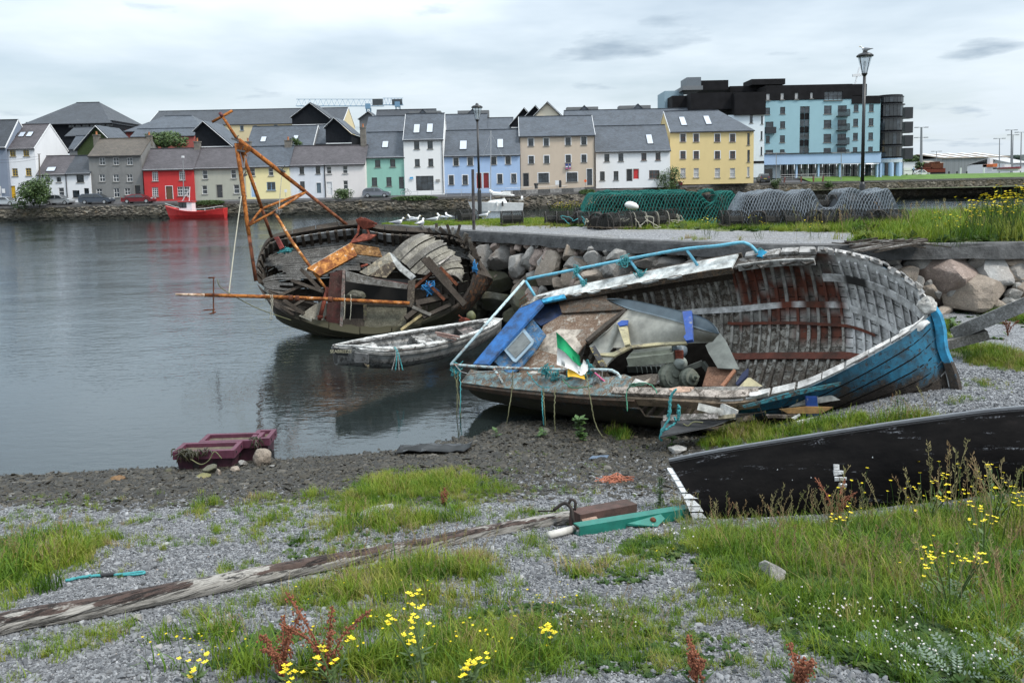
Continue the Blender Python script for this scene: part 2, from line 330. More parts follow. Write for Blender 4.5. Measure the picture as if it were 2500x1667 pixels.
for q in [(50, 1395, 100, 60, 1, .26), (80, 1325, 90, 35, .9, .16), (155, 1375, 42, 26, 1, .16), (236, 1328, 40, 26, .7, .15), (100, 1440, 50, 22, .8, .2), (264, 1284, 34, 14, .5, .12), (338, 1279, 28, 10, .7, .1),
          (500, 1237, 34, 18, .8, .15), (669, 1272, 32, 20, .7, .14), (728, 1322, 36, 15, .7, .14), (622, 1224, 42, 16, .5, .12), (767, 1212, 50, 14, .6, .12), (700, 1240, 60, 14, .3, .1), (160, 1322, 60, 20, .5, .14),
          (950,1195,110,42,1,.17),(1080,1185,110,36,1,.15),(880,1230,60,24,.9,.15),(1190,1195,70,22,.7,.12),(1230,1150,50,8,.6,.06),(1330,1195,70,14,.5,.06),(1460,1140,60,9,.55,.05),(1395,1165,70,9,.3,.05),
          (950, 1275, 120, 28, .65, .2), (1080, 1265, 90, 26, .6, .18), (860, 1290, 60, 26, .5, .2), (1280, 1255, 60, 12, .6, .1),
          (900, 1412, 110, 35, 1, 0.165), (1040, 1397, 120, 42, 1, 0.18), (1150, 1392, 70, 42, 0.9, 0.15), (860, 1450, 60, 24, .5, .15), (1000, 1460, 150, 30, .6, .16), (1290, 1320, 55, 20, .5, .12), (1370, 1270, 40, 16, .6, .16),
          (1470, 1385, 80, 18, .5, .12), (1400, 1400, 40, 16, .7, .18), (1560, 1350, 60, 30, .4, .14), (1540, 1405, 90, 22, .45, .12), (1440, 1480, 50, 16, .5, .1), (1600, 1330, 40, 20, .7, .16),
          (900,1540,130,40,.6,.14),(1100,1540,140,45,.85,.14),(1330,1545,160,45,.8,.12),(1500,1520,90,24,.5,.1),(1000,1620,200,40,.8,.18),(1250,1630,200,45,.95,.18),(1480,1620,160,40,.75,.14),(780,1600,80,60,.5,.2),
          (700,1470,40,16,.4,.12),(385,1563,44,24,.8,.16),(540,1555,56,26,.9,.18),(660,1575,50,26,.6,.1),(760,1445,90,36,.6,.14),(620,1500,60,16,.2,.1),(520,1620,90,30,.35,.18),(640,1640,90,30,.6,.2),(400,1640,60,30,.3,.16),(20,1580,30,14,.5,.1),
          (1760,1350,90,40,0.77,0.174),(1900,1360,140,60,0.85,0.198),(2100,1370,160,80,1.00,0.211),(2350,1370,180,110,1.00,0.223),(1830,1430,90,40,0.77,0.161),(2000,1480,160,60,0.85,0.161),(2250,1500,200,90,1.00,0.174),(2450,1560,120,110,1.00,0.174),
          (2100,1590,150,70,1.00,0.149),(1780,1330,120,26,0.85,0.177),(1950,1318,140,26,0.85,0.198),(2120,1310,160,34,1.00,0.218),(2330,1300,160,44,1.00,0.239),(2480,1290,70,50,1.00,0.260),(2250,1640,140,50,1.00,0.161),(2430,1480,120,90,1.00,0.211),(1200,1475,160,26,.5,.14),(1120,1590,200,40,1,.18),(1380,1600,160,40,.9,.15),(860,1640,140,30,.8,.22),(1600,1560,120,26,.5,.1),(620,1600,110,30,.5,.16),(1650,1500,40,16,.6,.12),(1760,1400,60,40,0.68,0.136),(2350,1620,200,60,0.95,0.124),(1900,1520,90,30,0.51,0.087),(1680,1460,60,26,0.42,0.074),(1700,1520,80,20,0.42,0.062),(1800,1570,90,24,0.34,0.062),(1950,1620,120,40,0.51,0.087),(1690,1600,90,40,0.42,0.074),(1800,1640,90,30,0.51,0.074),(2450,1250,90,40,0.80,0.187),
          (1760,1302,100,10,1,.13),(1930,1292,110,10,1,.14),(2120,1280,120,12,1,.16),(2330,1266,120,12,1,.2),(1820,1065,90,26,1,.2),(1950,1052,110,24,1,.2),(2060,1040,90,26,.9,.22),(1740,1085,50,16,.7,.16),(2200,1030,100,18,.8,.26),(2420,870,90,36,1,.2),(2360,850,40,40,.9,.2),(2400,940,70,14,.5,.1),(2350,980,60,10,.6,.12),(2480,780,40,30,.9,.2),(2310,800,30,30,.8,.2),(1100,1128,140,10,.35,.03),(1300,1110,120,10,.4,.04),(960,1150,100,10,.4,.05),(1400,1150,140,12,.4,.05),(1020,1210,220,40,.7,.1),(760,1280,120,30,.3,.1),(420,1260,90,16,.3,.08),(1510,1065,24,14,.8,.2),(1550,1095,50,8,.4,.06),(1240,1125,50,6,.4,.05)]:
    zone(*q)
def grass_at(x, y):
    s = 0
    for cx, cy, rx, ry, den, h, k in GRASS_ZONES:
        d = ((x - cx) / rx) ** 2 + ((y - cy) / ry) ** 2
        if d < 1.6: s = max(s, den * clamp(1.25 - d * .8))
    return s
def build_ground():
    xs = np.arange(-15, 17.01, .11); ys = np.concatenate([np.arange(.6, 15, .11), np.arange(15, 26, .4)])
    m = M(); nx, ny = len(xs), len(ys); vs_ = []; wet = []; soil = []
    for y in ys:
        for x in xs:
            z = ground(x, y); vs_.append((x, y, z)); wet.append(1 - sstep(.34, .70, z + .14 * fbm(x * 1.1, y * 1.1) + .10 * sstep(-2, 2, x)) if x < 5 else 0); soil.append(grass_at(x, y))
    m.add(vs_, [(j * nx + i, j * nx + i + 1, (j + 1) * nx + i + 1, (j + 1) * nx + i) for j in range(ny - 1) for i in range(nx - 1)])
    o = m.build('ground', MG, smooth=True, kind='structure')
    for nm, d in (('wet', wet), ('soil', soil)):
        a = o.data.attributes.new(nm, 'FLOAT', 'POINT'); a.data.foreach_set('value', np.array(d, dtype=np.float32))
    return o
build_ground()
mud = plain('dark_mud', (.035, .035, .026), .9, var=.4, scale=.6)
m = M(); m.poly([(-400, -60, -1.62), (400, -60, -1.62), (400, 175, -1.62), (-400, 175, -1.62)]); m.build('seabed', mud, kind='structure')

def m_water():
    n = NT('harbour_water'); t = n.t
    co1 = n.map((1.0, 2.1, 1)); co2 = n.map((1, 1.5, 1), (4, 2, 0))
    a = n.noise(2.2, 3, .55, co1, .3); b = n.noise(.55, 3, .5, co2); c = n.noise(8, 2, .5, co1)
    calm = n.ramp(n.noise(.10, 3, .5, n.map((1, 1.2, 1), (7, 3, 0))), [(.36, .35), (.62, 1)])
    gy = n.node('ShaderNodeSeparateXYZ'); n.L(n.co, gy.inputs[0])
    lee = n.ramp(n.math('DIVIDE', gy.outputs[1], 60.), [(.19, .22), (.26, .55), (.40, 1)])     # ripples die out in the lee of the beach
    h = n.math('ADD', n.math('MULTIPLY', a, .55), n.math('ADD', n.math('MULTIPLY', b, .8), n.math('MULTIPLY', c, .16)))
    h = n.math('MULTIPLY', n.math('MULTIPLY', h, calm), lee)
    nr = n.bump(h, .5, .10)
    fr = n.node('ShaderNodeFresnel'); fr.inputs[0].default_value = 1.5; n.L(nr, fr.inputs[1])
    gl = n.node('ShaderNodeBsdfGlossy'); gl.inputs['Roughness'].default_value = .035; gl.inputs['Color'].default_value = (.88, .95, 1, 1); n.L(nr, gl.inputs['Normal'])
    tr = n.node('ShaderNodeBsdfTransparent'); tr.inputs[0].default_value = (.62, .66, .52, 1)
    df = n.node('ShaderNodeBsdfDiffuse'); df.inputs[0].default_value = (.022, .029, .029, 1)
    m1 = n.node('ShaderNodeMixShader'); m1.inputs[0].default_value = .6; n.L(tr.outputs[0], m1.inputs[1]); n.L(df.outputs[0], m1.inputs[2])
    m2 = n.node('ShaderNodeMixShader'); n.L(fr.outputs[0], m2.inputs[0]); n.L(m1.outputs[0], m2.inputs[1]); n.L(gl.outputs[0], m2.inputs[2])
    n.L(m2.outputs[0], n.out.inputs[0]); t.nodes.remove(n.p); return n.mat
m = M(); m.poly([(-400, 8, 0), (400, 8, 0), (400, 175, 0), (-400, 175, 0)]); m.build('water', m_water(), kind='structure')

# ================================================================== the near pier
PZ = 2.6
NEAR = curve([onz(*p, PZ) for p in [(935, 550), (1010, 556), (1130, 566), (1278, 574), (1457, 586), (1640, 593), (1800, 599), (1960, 603), (2220, 602), (2500, 597)]] + [V((15, 16.3, PZ)), V((22, 15.6, PZ))], 70)
FAR = curve([onz(*p, PZ) for p in [(935, 549), (980, 545), (1080, 541), (1200, 538), (1400, 535)]] + [V((8, 31.5, PZ)), V((13.5, 28, PZ)), V((20, 25, PZ)), V((26, 23, PZ))], 70)
def pier_z(t, s): return PZ + .10 * math.sin(math.pi * s) * sstep(0, .2, t) + .04 * fbm(t * 40, s * 8)
def pier_pt(t, s, dz=0):
    i = clamp(t) * 68.999; k = int(i); f = i - k; a = NEAR[k].lerp(NEAR[k + 1], f); b = FAR[k].lerp(FAR[k + 1], f); p = a.lerp(b, s)
    return V((p.x, p.y, pier_z(t, s) + dz))
def pier_px(px, py, z=PZ + .05): return onz(px, py, z)
def m_pier():
    n = NT('pier_gravel'); a = n.voro(30, None, 'F1', 'Color'); s = n.node('ShaderNodeSeparateColor'); n.L(a, s.inputs[0])
    c = n.ramp(s.outputs[0], [(0, (.10, .102, .108)), (.6, (.18, .182, .188)), (1, (.30, .30, .305))]); at_ = n.node('ShaderNodeAttribute', attribute_name='soil')
    k = n.ramp(n.math('ADD', at_.outputs['Fac'], n.math('MULTIPLY', n.math('SUBTRACT', n.noise(1.4, 7), .5), 1.1)), [(.42, 0), (.58, 1)])
    g = n.ramp(n.noise(9, 5), [(.3, (.05, .06, .015)), (.7, (.13, .15, .04))]); c = n.mix(k, c, g); c = n.mix(n.ramp(n.noise(.9, 6), [(.5, 0), (.75, .4)]), c, (.17, .15, .115))
    return n.fin(c, .95, 0, n.bump(n.voro(30), .6, .02))
def pier_soil(t, s): return clamp(sstep(.22, .36, s) + (1 - sstep(.05, .25, t)) * .5 * sstep(.1, .2, s) + .95 * sstep(.53, .60, t) * sstep(.02, .10, s))
m = M(); soil = []; NI, NJ = 120, 26; vs_ = []
for i in range(NI):
    for j in range(NJ): vs_.append(pier_pt(i / (NI - 1), j / (NJ - 1))); soil.append(pier_soil(i / (NI - 1), j / (NJ - 1)))
m.add(vs_, [(i * NJ + j, (i + 1) * NJ + j, (i + 1) * NJ + j + 1, i * NJ + j + 1) for i in range(NI - 1) for j in range(NJ - 1)])
o = m.build('pier_path', m_pier(), smooth=True, kind='structure'); a = o.data.attributes.new('soil', 'FLOAT', 'POINT'); a.data.foreach_set('value', np.array(soil, dtype=np.float32))
conc = plain('weathered_concrete', (.21, .205, .20), .9, var=.45, scale=3, bump=.6, bscale=22, dist=.02)
conc_d = plain('stained_concrete', (.085, .085, .085), .95, var=.6, scale=4, bump=.8, bscale=15, dist=.03)
pier = thing('stone_pier', 'low pier wall of grey and pink boulders under a concrete kerb, behind the wrecks', 'pier', NEAR[30])
# kerb: cast lengths, each a piece
for k in range(0, 68, 4):
    G = []; hh = .27
    for i in range(k, min(k + 4, 68) + 1):
        p = NEAR[i]; d = (NEAR[min(i + 1, 69)] - NEAR[max(i - 1, 0)]); d.z = 0; d.normalize(); q = V((-d.y, d.x, 0))
        jz = .015 * fbm(i * .7, 2); jo = .02 * fbm(i * .9, 5)
        G.append([p - q * (.06 + jo) + V((0, 0, -hh + .05 * fbm(i * 1.3, 9))), p - q * (.02 + jo) + V((0, 0, jz - .03)), p + q * (.01 + jo) + V((0, 0, .035 + jz)), p + q * .42 + V((0, 0, .035 + jz)), p + q * .44 + V((0, 0, -hh))])
    m = M(); m.loft(G, True, True); m.build('kerb_block', [conc_d], pier)
m = M()      # packed fill behind the boulders, down to the bed
G = [[NEAR[i] + V((0, .40, -.2)), NEAR[i] + V((0, .75, -.9)), NEAR[i] + V((-.1, .6, -4.2))] for i in range(70)]
m.sheet(G); G = [[FAR[i] + V((0, 0, .02)), FAR[i] + V((0, .3, -1.2)), FAR[i] + V((0, .9, -4.2))] for i in range(70)]; m.sheet(G)
m.poly([NEAR[0] + V((0, 0, .0)), NEAR[0] + V((-.1, -.05, -4.2)), FAR[0] + V((0, .9, -4.2))])
m.build('rubble_core', plain('dark_rubble', (.045, .043, .04), .95, var=.5, scale=3, bump=1, bscale=5, dist=.15), pier)
def m_boulder(name, c1, c2, weed=0):
    n = NT(name); oi = n.node('ShaderNodeObjectInfo'); f = n.noise(2.6, 8, .7); sp = n.noise(42, 4, .75)
    c=n.ramp(f,[(.3,tuple(x*.55 for x in c1)),(.5,c1),(.68,c2)]);c=n.mix(n.ramp(sp,[(.35,.65),(.6,0)]),c,tuple(x*.28 for x in c1));c=n.mix(n.ramp(n.noise(9,3),[(.64,0),(.7,.5)]),c,tuple(min(1,x*1.6)for x in c2))
    c = n.mix(n.ramp(n.noise(1.1, 5), [(.5, 0), (.7, .45)]), c, (.30, .19, .11)) if not weed else n.mix(n.ramp(n.noise(1.6, 7), [(.36, 0), (.56, .9)]), c, (.058, .06, .014))
    b = n.mix(.35, c, n.ramp(oi.outputs['Random'], [(0, tuple(x * .5 for x in c1)), (1, c2)])); return n.fin(b, .88, 0, n.bump(n.math('ADD', n.noise(7, 8, .7), n.math('MULTIPLY', sp, .3)), .75, .06))
BM=[m_boulder('grey_granite',(.28,.265,.245),(.46,.44,.41)),m_boulder('pink_granite',(.34,.26,.22),(.52,.42,.365)),m_boulder('weedy_granite',(.13,.125,.10),(.22,.21,.17),1),m_boulder('tan_granite',(.30,.245,.195),(.44,.375,.31)),m_boulder('pale_granite',(.34,.335,.325),(.52,.51,.49))]
def wall_d(px):                          # distance of the boulder face along a sight column
    best = min(NEAR, key=lambda p: abs((p.x / p.y) - (px - 1250) / 2000)); return best.y
z5 = Z(1100, 440, 3.36); z6b = Z(1750, 440, 3.136)
BOULD = []   # (px, py, w, h, lean, material)
for x,y,w,h,mt in[(275,655,140,225,0),(430,650,190,180,0),(560,680,170,200,0),(680,660,150,210,0),(340,840,370,180,2),(410,990,250,160,2),(585,900,200,230,3),(600,1010,200,180,2),(820,730,250,260,3),(900,860,160,110,3),(980,600,130,120,3),
                       (1040,690,190,160,0),(1200,640,160,120,0),(1000,800,160,130,3),(1430,620,240,150,0),(1380,750,220,160,0),(1190,790,180,110,3),(1230,570,170,70,0),(1630,680,200,110,0),(1860,670,260,130,4),(1830,600,120,60,1),(1690,730,120,60,0),(2010,640,110,90,0),(2090,640,110,100,0),(2230,650,150,90,4),(1060,590,120,80,1),(840,560,130,80,1),
                       (370,540,80,90,1),(435,540,100,80,0),(510,565,60,70,1),(560,555,70,60,1),(660,535,90,70,1),(720,530,70,60,0),(770,555,60,50,1),(260,520,80,50,0),(320,505,60,60,0),(190,535,80,50,1),(180,500,90,40,0),(490,510,80,45,0),(150,610,120,120,0),(120,760,180,150,2),(150,900,220,160,2),
                       (920,560,70,60,1),(1110,560,70,60,0),(1160,550,50,50,0),(1300,590,90,60,0),(1350,540,80,30,0),(1450,545,60,30,0),(1560,585,60,50,0),(1690,600,120,40,0),(1960,590,110,50,1),(2300,640,120,90,0),(700,820,160,110,2),(1080,850,140,90,3)]:
    px, py = z5(x, y); BOULD.append((px, py, w / 3.36, h / 3.36, mt))
for x,y,w,h,mt in[(1775,730,350,370,1),(1935,905,480,300,3),(2140,740,200,240,4),(2035,630,170,100,0),(1530,635,240,120,0),(1945,780,160,90,0),(2275,640,180,80,3),(2290,730,170,100,3),(1350,615,90,70,0),(1905,570,110,50,3),(1510,575,110,40,0),(1610,575,110,40,0),(2180,600,120,50,1),(1630,860,110,120,3),(1470,720,180,160,3),(2330,850,160,130,3),(2290,940,170,110,0),(1380,700,120,110,0),(1700,1040,220,120,3),(2120,980,160,120,3),(1500,800,160,140,0)]:
    px, py = z6b(x, y); BOULD.append((px, py, w / 3.136, h / 3.136, mt))
for i, (px, py, w, h, mt) in enumerate(BOULD):
    d0 = wall_d(px); base = at(px, py, d0); out = clamp((PZ - .3 - base.z) * .42, 0, 1.15); big = w > 70
    dd = d0 - out + .22 + (.12 if big else .0); c = at(px, py, dd); sc = dd / FPX; W, H = w * sc * 1.36, h * sc * 1.34
    m = M(); m.rock(c, (W, max(.28, min(W, H) * 1.05), H), i + 3, 3 if big else 2, (R.uniform(-.2, .2), R.uniform(-.12, .12), R.uniform(-.2, .2)), .2, 8)
    o = m.build('boulder', BM[mt], pier, smooth=False)
for i in range(70):      # second course, set a little behind
    k = R.uniform(6, 66); p = NEAR[int(k)].lerp(NEAR[int(k) + 1], k % 1); hgt = R.uniform(.55, 2.5); s_ = R.uniform(.5, .85)
    c=V((p.x,p.y-clamp(hgt*.42,0,1.1)+.55,PZ-hgt));m=M();m.rock(c,(s_*1.35,s_,s_),i+400,2,(R.uniform(-.3,.3),R.uniform(-.3,.3),R.uniform(0,3)),.2,8);m.build('boulder',BM[2 if hgt>1.9 else R.choice([0,0,1,3])],pier)
# smaller stones wedged in the gaps
for i in range(170):
    k = R.uniform(10, 66); p = NEAR[int(k)].lerp(NEAR[int(k) + 1], k % 1); hgt = R.uniform(.35, 2.0); s_ = R.uniform(.14, .34) * (1.2 if hgt > 1 else .8)
    c = V((p.x, p.y - clamp(hgt * .42, 0, 1.1) + .30, PZ - hgt)); m = M(); m.rock(c, (s_ * 1.3, s_, s_), i + 200, 1, (R.uniform(0, 3), R.uniform(0, 3), R.uniform(0, 3)), .25, 5)
    m.build('wedge_stone', BM[2 if hgt > 1.7 else R.choice([0, 0, 1, 3])], pier)
# ================================================================== the far quay
def wall_y(X): return interp(X, [(-140, 126), (-80, 127), (0, 130), (8, 134), (22, 141), (45, 150), (100, 160), (170, 172)])
def zq0(X): return interp(X, [(-140, 2.2), (-80, 2.25), (-8, 2.35), (10, 2.65), (22, 3.1), (40, 3.45), (110, 3.6), (200, 3.6)])
def zq1(X): return interp(X, [(-140, 2.9), (-80, 2.9), (-15, 3.0), (8, 3.3), (25, 3.75), (42, 4.05), (110, 4.1), (200, 4.1)])
def quay_z(X, y):
    d = y - wall_y(X); return lerp(zq0(X), zq1(X), sstep(.5, 10, d)) if d < 10 else zq1(X)
asph = plain('old_asphalt', (.075, .075, .08), .9, var=.25, scale=.4, bump=.2, bscale=20)
lawn = plain('mown_grass', (.075, .15, .018), .95, var=.35, scale=.5, bump=.5, bscale=10, dist=.05)
m = M(); xs = [-140 + 4 * i for i in range(86)]; ds = [0, .5, 2, 4, 6, 8, 10, 16, 40, 120]
m.add([(x, wall_y(x) + d, quay_z(x, wall_y(x) + d)) for x in xs for d in ds], [(i * 10 + j, (i + 1) * 10 + j, (i + 1) * 10 + j + 1, i * 10 + j + 1) for i in range(85) for j in range(9)])
m.build('quay_road', asph, kind='structure')
m = M(); xs = [56 + 3 * i for i in range(42)]
m.sheet([[V((x,wall_y(x)+d,quay_z(x,wall_y(x)+d)+.06+(.42*sstep(0,9,d)if d<18 else.42-.5*sstep(20,34,d))))for d in(.3,1.5,3,5,8,12,18,26,34)]for x in xs]);m.build('lawn',lawn,kind='structure')
m = M(); m.poly([(-700, 150, 2.0), (900, 150, 2.0), (3000, 3500, 2.0), (-3000, 3500, 2.0)]); m.build('far_land', plain('far_ground', (.10, .12, .06), .95, scale=.02), kind='structure')
def m_wall():
    n = NT('rubble_masonry'); co = n.map((1, 1, 1.5)); v = n.voro(1.9, co, 'F1', 'Color'); s = n.node('ShaderNodeSeparateColor'); n.L(v, s.inputs[0])
    c = n.ramp(s.outputs[0], [(0, (.065, .058, .047)), (.5, (.135, .118, .095)), (.85, (.20, .175, .14)), (1, (.27, .25, .21))]); e = n.voro(1.9, co, 'DISTANCE_TO_EDGE')
    c=n.mix(n.ramp(e,[(0,1),(.06,0)]),c,(.035,.03,.025));c=n.mix(n.ramp(n.noise(.25,8),[(.45,0),(.62,.75)]),c,(.055,.05,.028));c=n.mix(n.ramp(n.noise(.6,6,.6,n.map((1,1,1),(3,3,3))),[(.58,0),(.7,.6)]),c,(.17,.115,.055))
    sz = n.node('ShaderNodeSeparateXYZ'); n.L(n.co, sz.inputs[0]); k = n.math('ADD', sz.outputs[2], n.math('MULTIPLY', n.math('SUBTRACT', n.noise(.5, 6), .5), .9))
    c = n.mix(n.ramp(k, [(.40, 1), (.85, 0)]), c, (.018, .018, .012)); return n.fin(c, .85, 0, n.bump(n.math('ADD', e, n.noise(5, 5)), .8, .15))
MW = m_wall()
far = thing('quay_wall', 'long dark rubble stone quay wall with a weedy tide line, across the water', 'wall', (0, 130, 0))
m = M(); xs = [-140 + 3 * i for i in range(114)]
m.sheet([[V((x, wall_y(x) + .0, quay_z(x, wall_y(x)) + .02)), V((x, wall_y(x) - .08, 1.2)), V((x, wall_y(x) - .22, -.2)), V((x, wall_y(x) - .3, -1.7))] for x in xs]); m.build('wall_face', MW, far)
m = M()      # face stones, each with its own edges, too small to pick singly at this distance
for i in range(2300):
    X = R.uniform(-95, 128); h = R.uniform(-.1, quay_z(X, wall_y(X)) - .25); s_ = R.uniform(.3, .8)
    m.rock((X, wall_y(X) - .2 + .07 * h, h), (s_ * 1.2, .34, s_ * .62), i, 0, (0, R.uniform(-.15, .15), 0), .3, 2)
o = m.build('face_stones', MW, far, kind='stuff')
ck = plain('quay_coping', (.11, .105, .10), .9, var=.4, scale=1.5, bump=.4, bscale=6)
for k in range(-95, 128, 5):
    m = M(); a, b = k, k + 4.97; z = R.uniform(-.03, .03)
    m.loft([[V((x,wall_y(x)-.1,quay_z(x,wall_y(x))-.28)),V((x,wall_y(x)-.1,quay_z(x,wall_y(x))+.08+z)),V((x,wall_y(x)+.5,quay_z(x,wall_y(x))+.08+z)),V((x,wall_y(x)+.5,quay_z(x,wall_y(x))-.28))]for x in(a,b)]);m.build('coping_stone',ck,far)

# ------------------------------------------------------------------ houses
z1, z2, z3, z4, z5h, z6 = Z(0, 220, 4.612), Z(450, 220, 4.612), Z(880, 220, 4.612), Z(1250, 220, 4.611), Z(1600, 90, 3.618), Z(2100, 280, 4.612)
def m_slate(name, c):
    n = NT(name); b = n.node('ShaderNodeTexBrick'); n.L(n.map((1, 1, 1)), b.inputs[0])
    sep = n.node('ShaderNodeSeparateXYZ'); n.L(n.co, sep.inputs[0]); cb = n.node('ShaderNodeCombineXYZ'); n.L(sep.outputs[0], cb.inputs[0]); n.L(n.math('ADD', sep.outputs[2], n.math('MULTIPLY', sep.outputs[1], .25)), cb.inputs[1])
    n.L(cb.outputs[0], b.inputs[0]); b.inputs['Scale'].default_value = 1; b.inputs['Brick Width'].default_value = .42; b.inputs['Row Height'].default_value = .19; b.inputs['Mortar Size'].default_value = .02
    b.inputs['Color1'].default_value = (*[x * .72 for x in c], 1); b.inputs['Color2'].default_value = (*[x * 1.2 for x in c], 1); b.inputs['Mortar'].default_value = (*[x * .35 for x in c], 1)
    cc = n.mix(n.ramp(n.noise(.5, 7, .7), [(.4, 0), (.75, .5)]), b.outputs[0], tuple(min(1, x * 1.7) for x in c)); cc = n.mix(n.ramp(n.noise(1.6, 6), [(.66, 0), (.76, .5)]), cc, (.20, .20, .19))
    return n.fin(cc, .6, 0, n.bump(b.outputs[1], .5, -.02))
SL = m_slate('blue_slate', (.058, .070, .088)); SL2 = m_slate('brown_slate', (.068, .060, .066)); SL3 = m_slate('dark_slate', (.034, .040, .050)); TILE = m_slate('old_tile', (.085, .07, .055))
def render_m(name, c, stain=.35):
    if name in MC: return MC[name]
    n=NT(name);f=n.noise(.7,7,.7,n.map((1,1,.45)));k=n.ramp(f,[(.45,0),(.8,stain)]);cc=n.mix(k,c,tuple(x*.42 for x in c));cc=n.mix(n.ramp(n.noise(3,5,.6,n.map((2.2,1,.25))),[(.6,0),(.8,stain*.7)]),cc,tuple(x*.5 for x in c))
    MC[name] = n.fin(cc, .85, 0, n.bump(n.noise(14, 4), .25, .02)); return MC[name]
GLASS = NT('window_glass'); GLASS = GLASS.fin(GLASS.ramp(GLASS.noise(.9, 3), [(.35, (.012, .016, .02)), (.65, (.055, .07, .085))]), .06, 0, None, .8)
CURT = plain('net_curtain', (.42, .42, .42), .5, var=.3, scale=2, bump=0)
WFR=plain('white_frame',(.72,.72,.72),.5,var=.1,bump=0);DFR=plain('dark_frame',(.02,.022,.026),.5,var=.1,bump=0);SILL=plain('stone_sill',(.24,.23,.21),.85,bump=0);BFR=plain('brown_frame',(.13,.05,.03),.5,bump=0);YFR=plain('yellow_frame',(.55,.36,.03),.5,bump=0);BLFR=plain('blue_frame',(.25,.42,.62),.5,bump=0)
GUT=plain('black_gutter',(.018,.018,.02),.5,bump=0);SKYL=NT('rooflight_glass').fin((.42,.46,.52),.08,0,None,.9);CHIM=plain('chimney_render',(.17,.155,.135),.9,var=.4,scale=2,bump=.3);POT=plain('clay_pot',(.42,.16,.07),.8,bump=0);BARGE=plain('white_barge',(.72,.73,.74),.6,var=.08,bump=0)
def dcol(name, c): return plain(name, c, .45, var=.12, scale=2, bump=0)
FRM = {'w': WFR, 'd': DFR, 'b': BFR, 'y': YFR, 'l': BLFR}
def window(h, x, z, w, ht, y, fr='d', bars=(1, 1), sill=True, curt=False, surround=None, label=None, vent=False):
    """recessed pane in a reveal, frame bars and sill; the pane is the part, its frame and sill sub-parts"""
    m = M(); m.bb(x - w / 2, x + w / 2, y + .13, y + .15, z - ht / 2, z + ht / 2); p = m.build('window', CURT if curt else GLASS, h, label=label)
    m = M(); t = .065
    m.bb(x - w / 2, x - w / 2 + t, y + .07, y + .128, z - ht / 2, z + ht / 2); m.bb(x + w / 2 - t, x + w / 2, y + .07, y + .128, z - ht / 2, z + ht / 2)
    m.bb(x - w / 2 + t, x + w / 2 - t, y + .07, y + .128, z - ht / 2, z - ht / 2 + t); m.bb(x - w / 2 + t, x + w / 2 - t, y + .07, y + .128, z + ht / 2 - t, z + ht / 2)
    for k in range(1, bars[0]): xx = x - w / 2 + w * k / bars[0]; m.bb(xx - .025, xx + .025, y + .08, y + .127, z - ht / 2 + t, z + ht / 2 - t)
    for k in range(1, bars[1]): zz = z - ht / 2 + ht * k / bars[1]; m.bb(x - w / 2 + t, x + w / 2 - t, y + .078, y + .126, zz - .03, zz + .03)
    m.build('frame', FRM[fr], p)
    if sill: m = M(); m.bb(x - w / 2 - .1, x + w / 2 + .1, y - .09, y + .12, z - ht / 2 - .12, z - ht / 2 - .004); m.build('sill', SILL, p)
    if surround:
        m = M(); s = .13
        m.bb(x-w/2-s,x-w/2-.002,y-.022,y+.05,z-ht/2,z+ht/2+s);m.bb(x+w/2+.002,x+w/2+s,y-.022,y+.05,z-ht/2,z+ht/2+s);m.bb(x-w/2-.002,x+w/2+.002,y-.022,y+.05,z+ht/2+.002,z+ht/2+s);m.build('surround',surround,p)
    return p
def holes_wall(m, x0, x1, z0, z1, y, hs, th=.16, mt=0):
    xs = sorted({x0, x1, *[clamp(q, x0, x1) for h in hs for q in (h[0], h[1])]}); zs = sorted({z0, z1, *[clamp(q, z0, z1) for h in hs for q in (h[2], h[3])]})
    for a, b in zip(xs, xs[1:]):
        for c, d in zip(zs, zs[1:]):
            u, v = (a + b) / 2, (c + d) / 2
            if any(h[0] < u < h[1] and h[2] < v < h[3] for h in hs) or b - a < 1e-5 or d - c < 1e-5: continue
            m.poly([(a, y, c), (b, y, c), (b, y, d), (a, y, d)], mt)
    for a, b, c, d in hs:
        m.poly([(a, y, c), (a, y + th, c), (a, y + th, d), (a, y, d)], mt); m.poly([(b, y, c), (b, y, d), (b, y + th, d), (b, y + th, c)], mt)
        m.poly([(a, y, d), (a, y + th, d), (b, y + th, d), (b, y, d)], mt); m.poly([(a, y, c), (b, y, c), (b, y + th, c), (a, y + th, c)], mt)
def chimney(h, x, y, z0, z1, w=.8, d=.6, pots=2, mt=None, under=None):
    m = M(); m.bb(x - w / 2, x + w / 2, y - d / 2, y + d / 2, z0, z1); m.bb(x - w / 2 - .08, x + w / 2 + .08, y - d / 2 - .08, y + d / 2 + .08, z1 + .003, z1 + .16); c = m.build('chimney', mt or CHIM, under or h)
    for k in range(pots): m = M(); m.lathe([(.15, z1 + .165), (.12, z1 + .6), (.15, z1 + .62), (.15, z1 + .7), (.02, z1 + .7)], 10, (x + (k - (pots - 1) / 2) * .38, y, 0)); m.build('chimney_pot', POT, c if under is None else h)
    return c
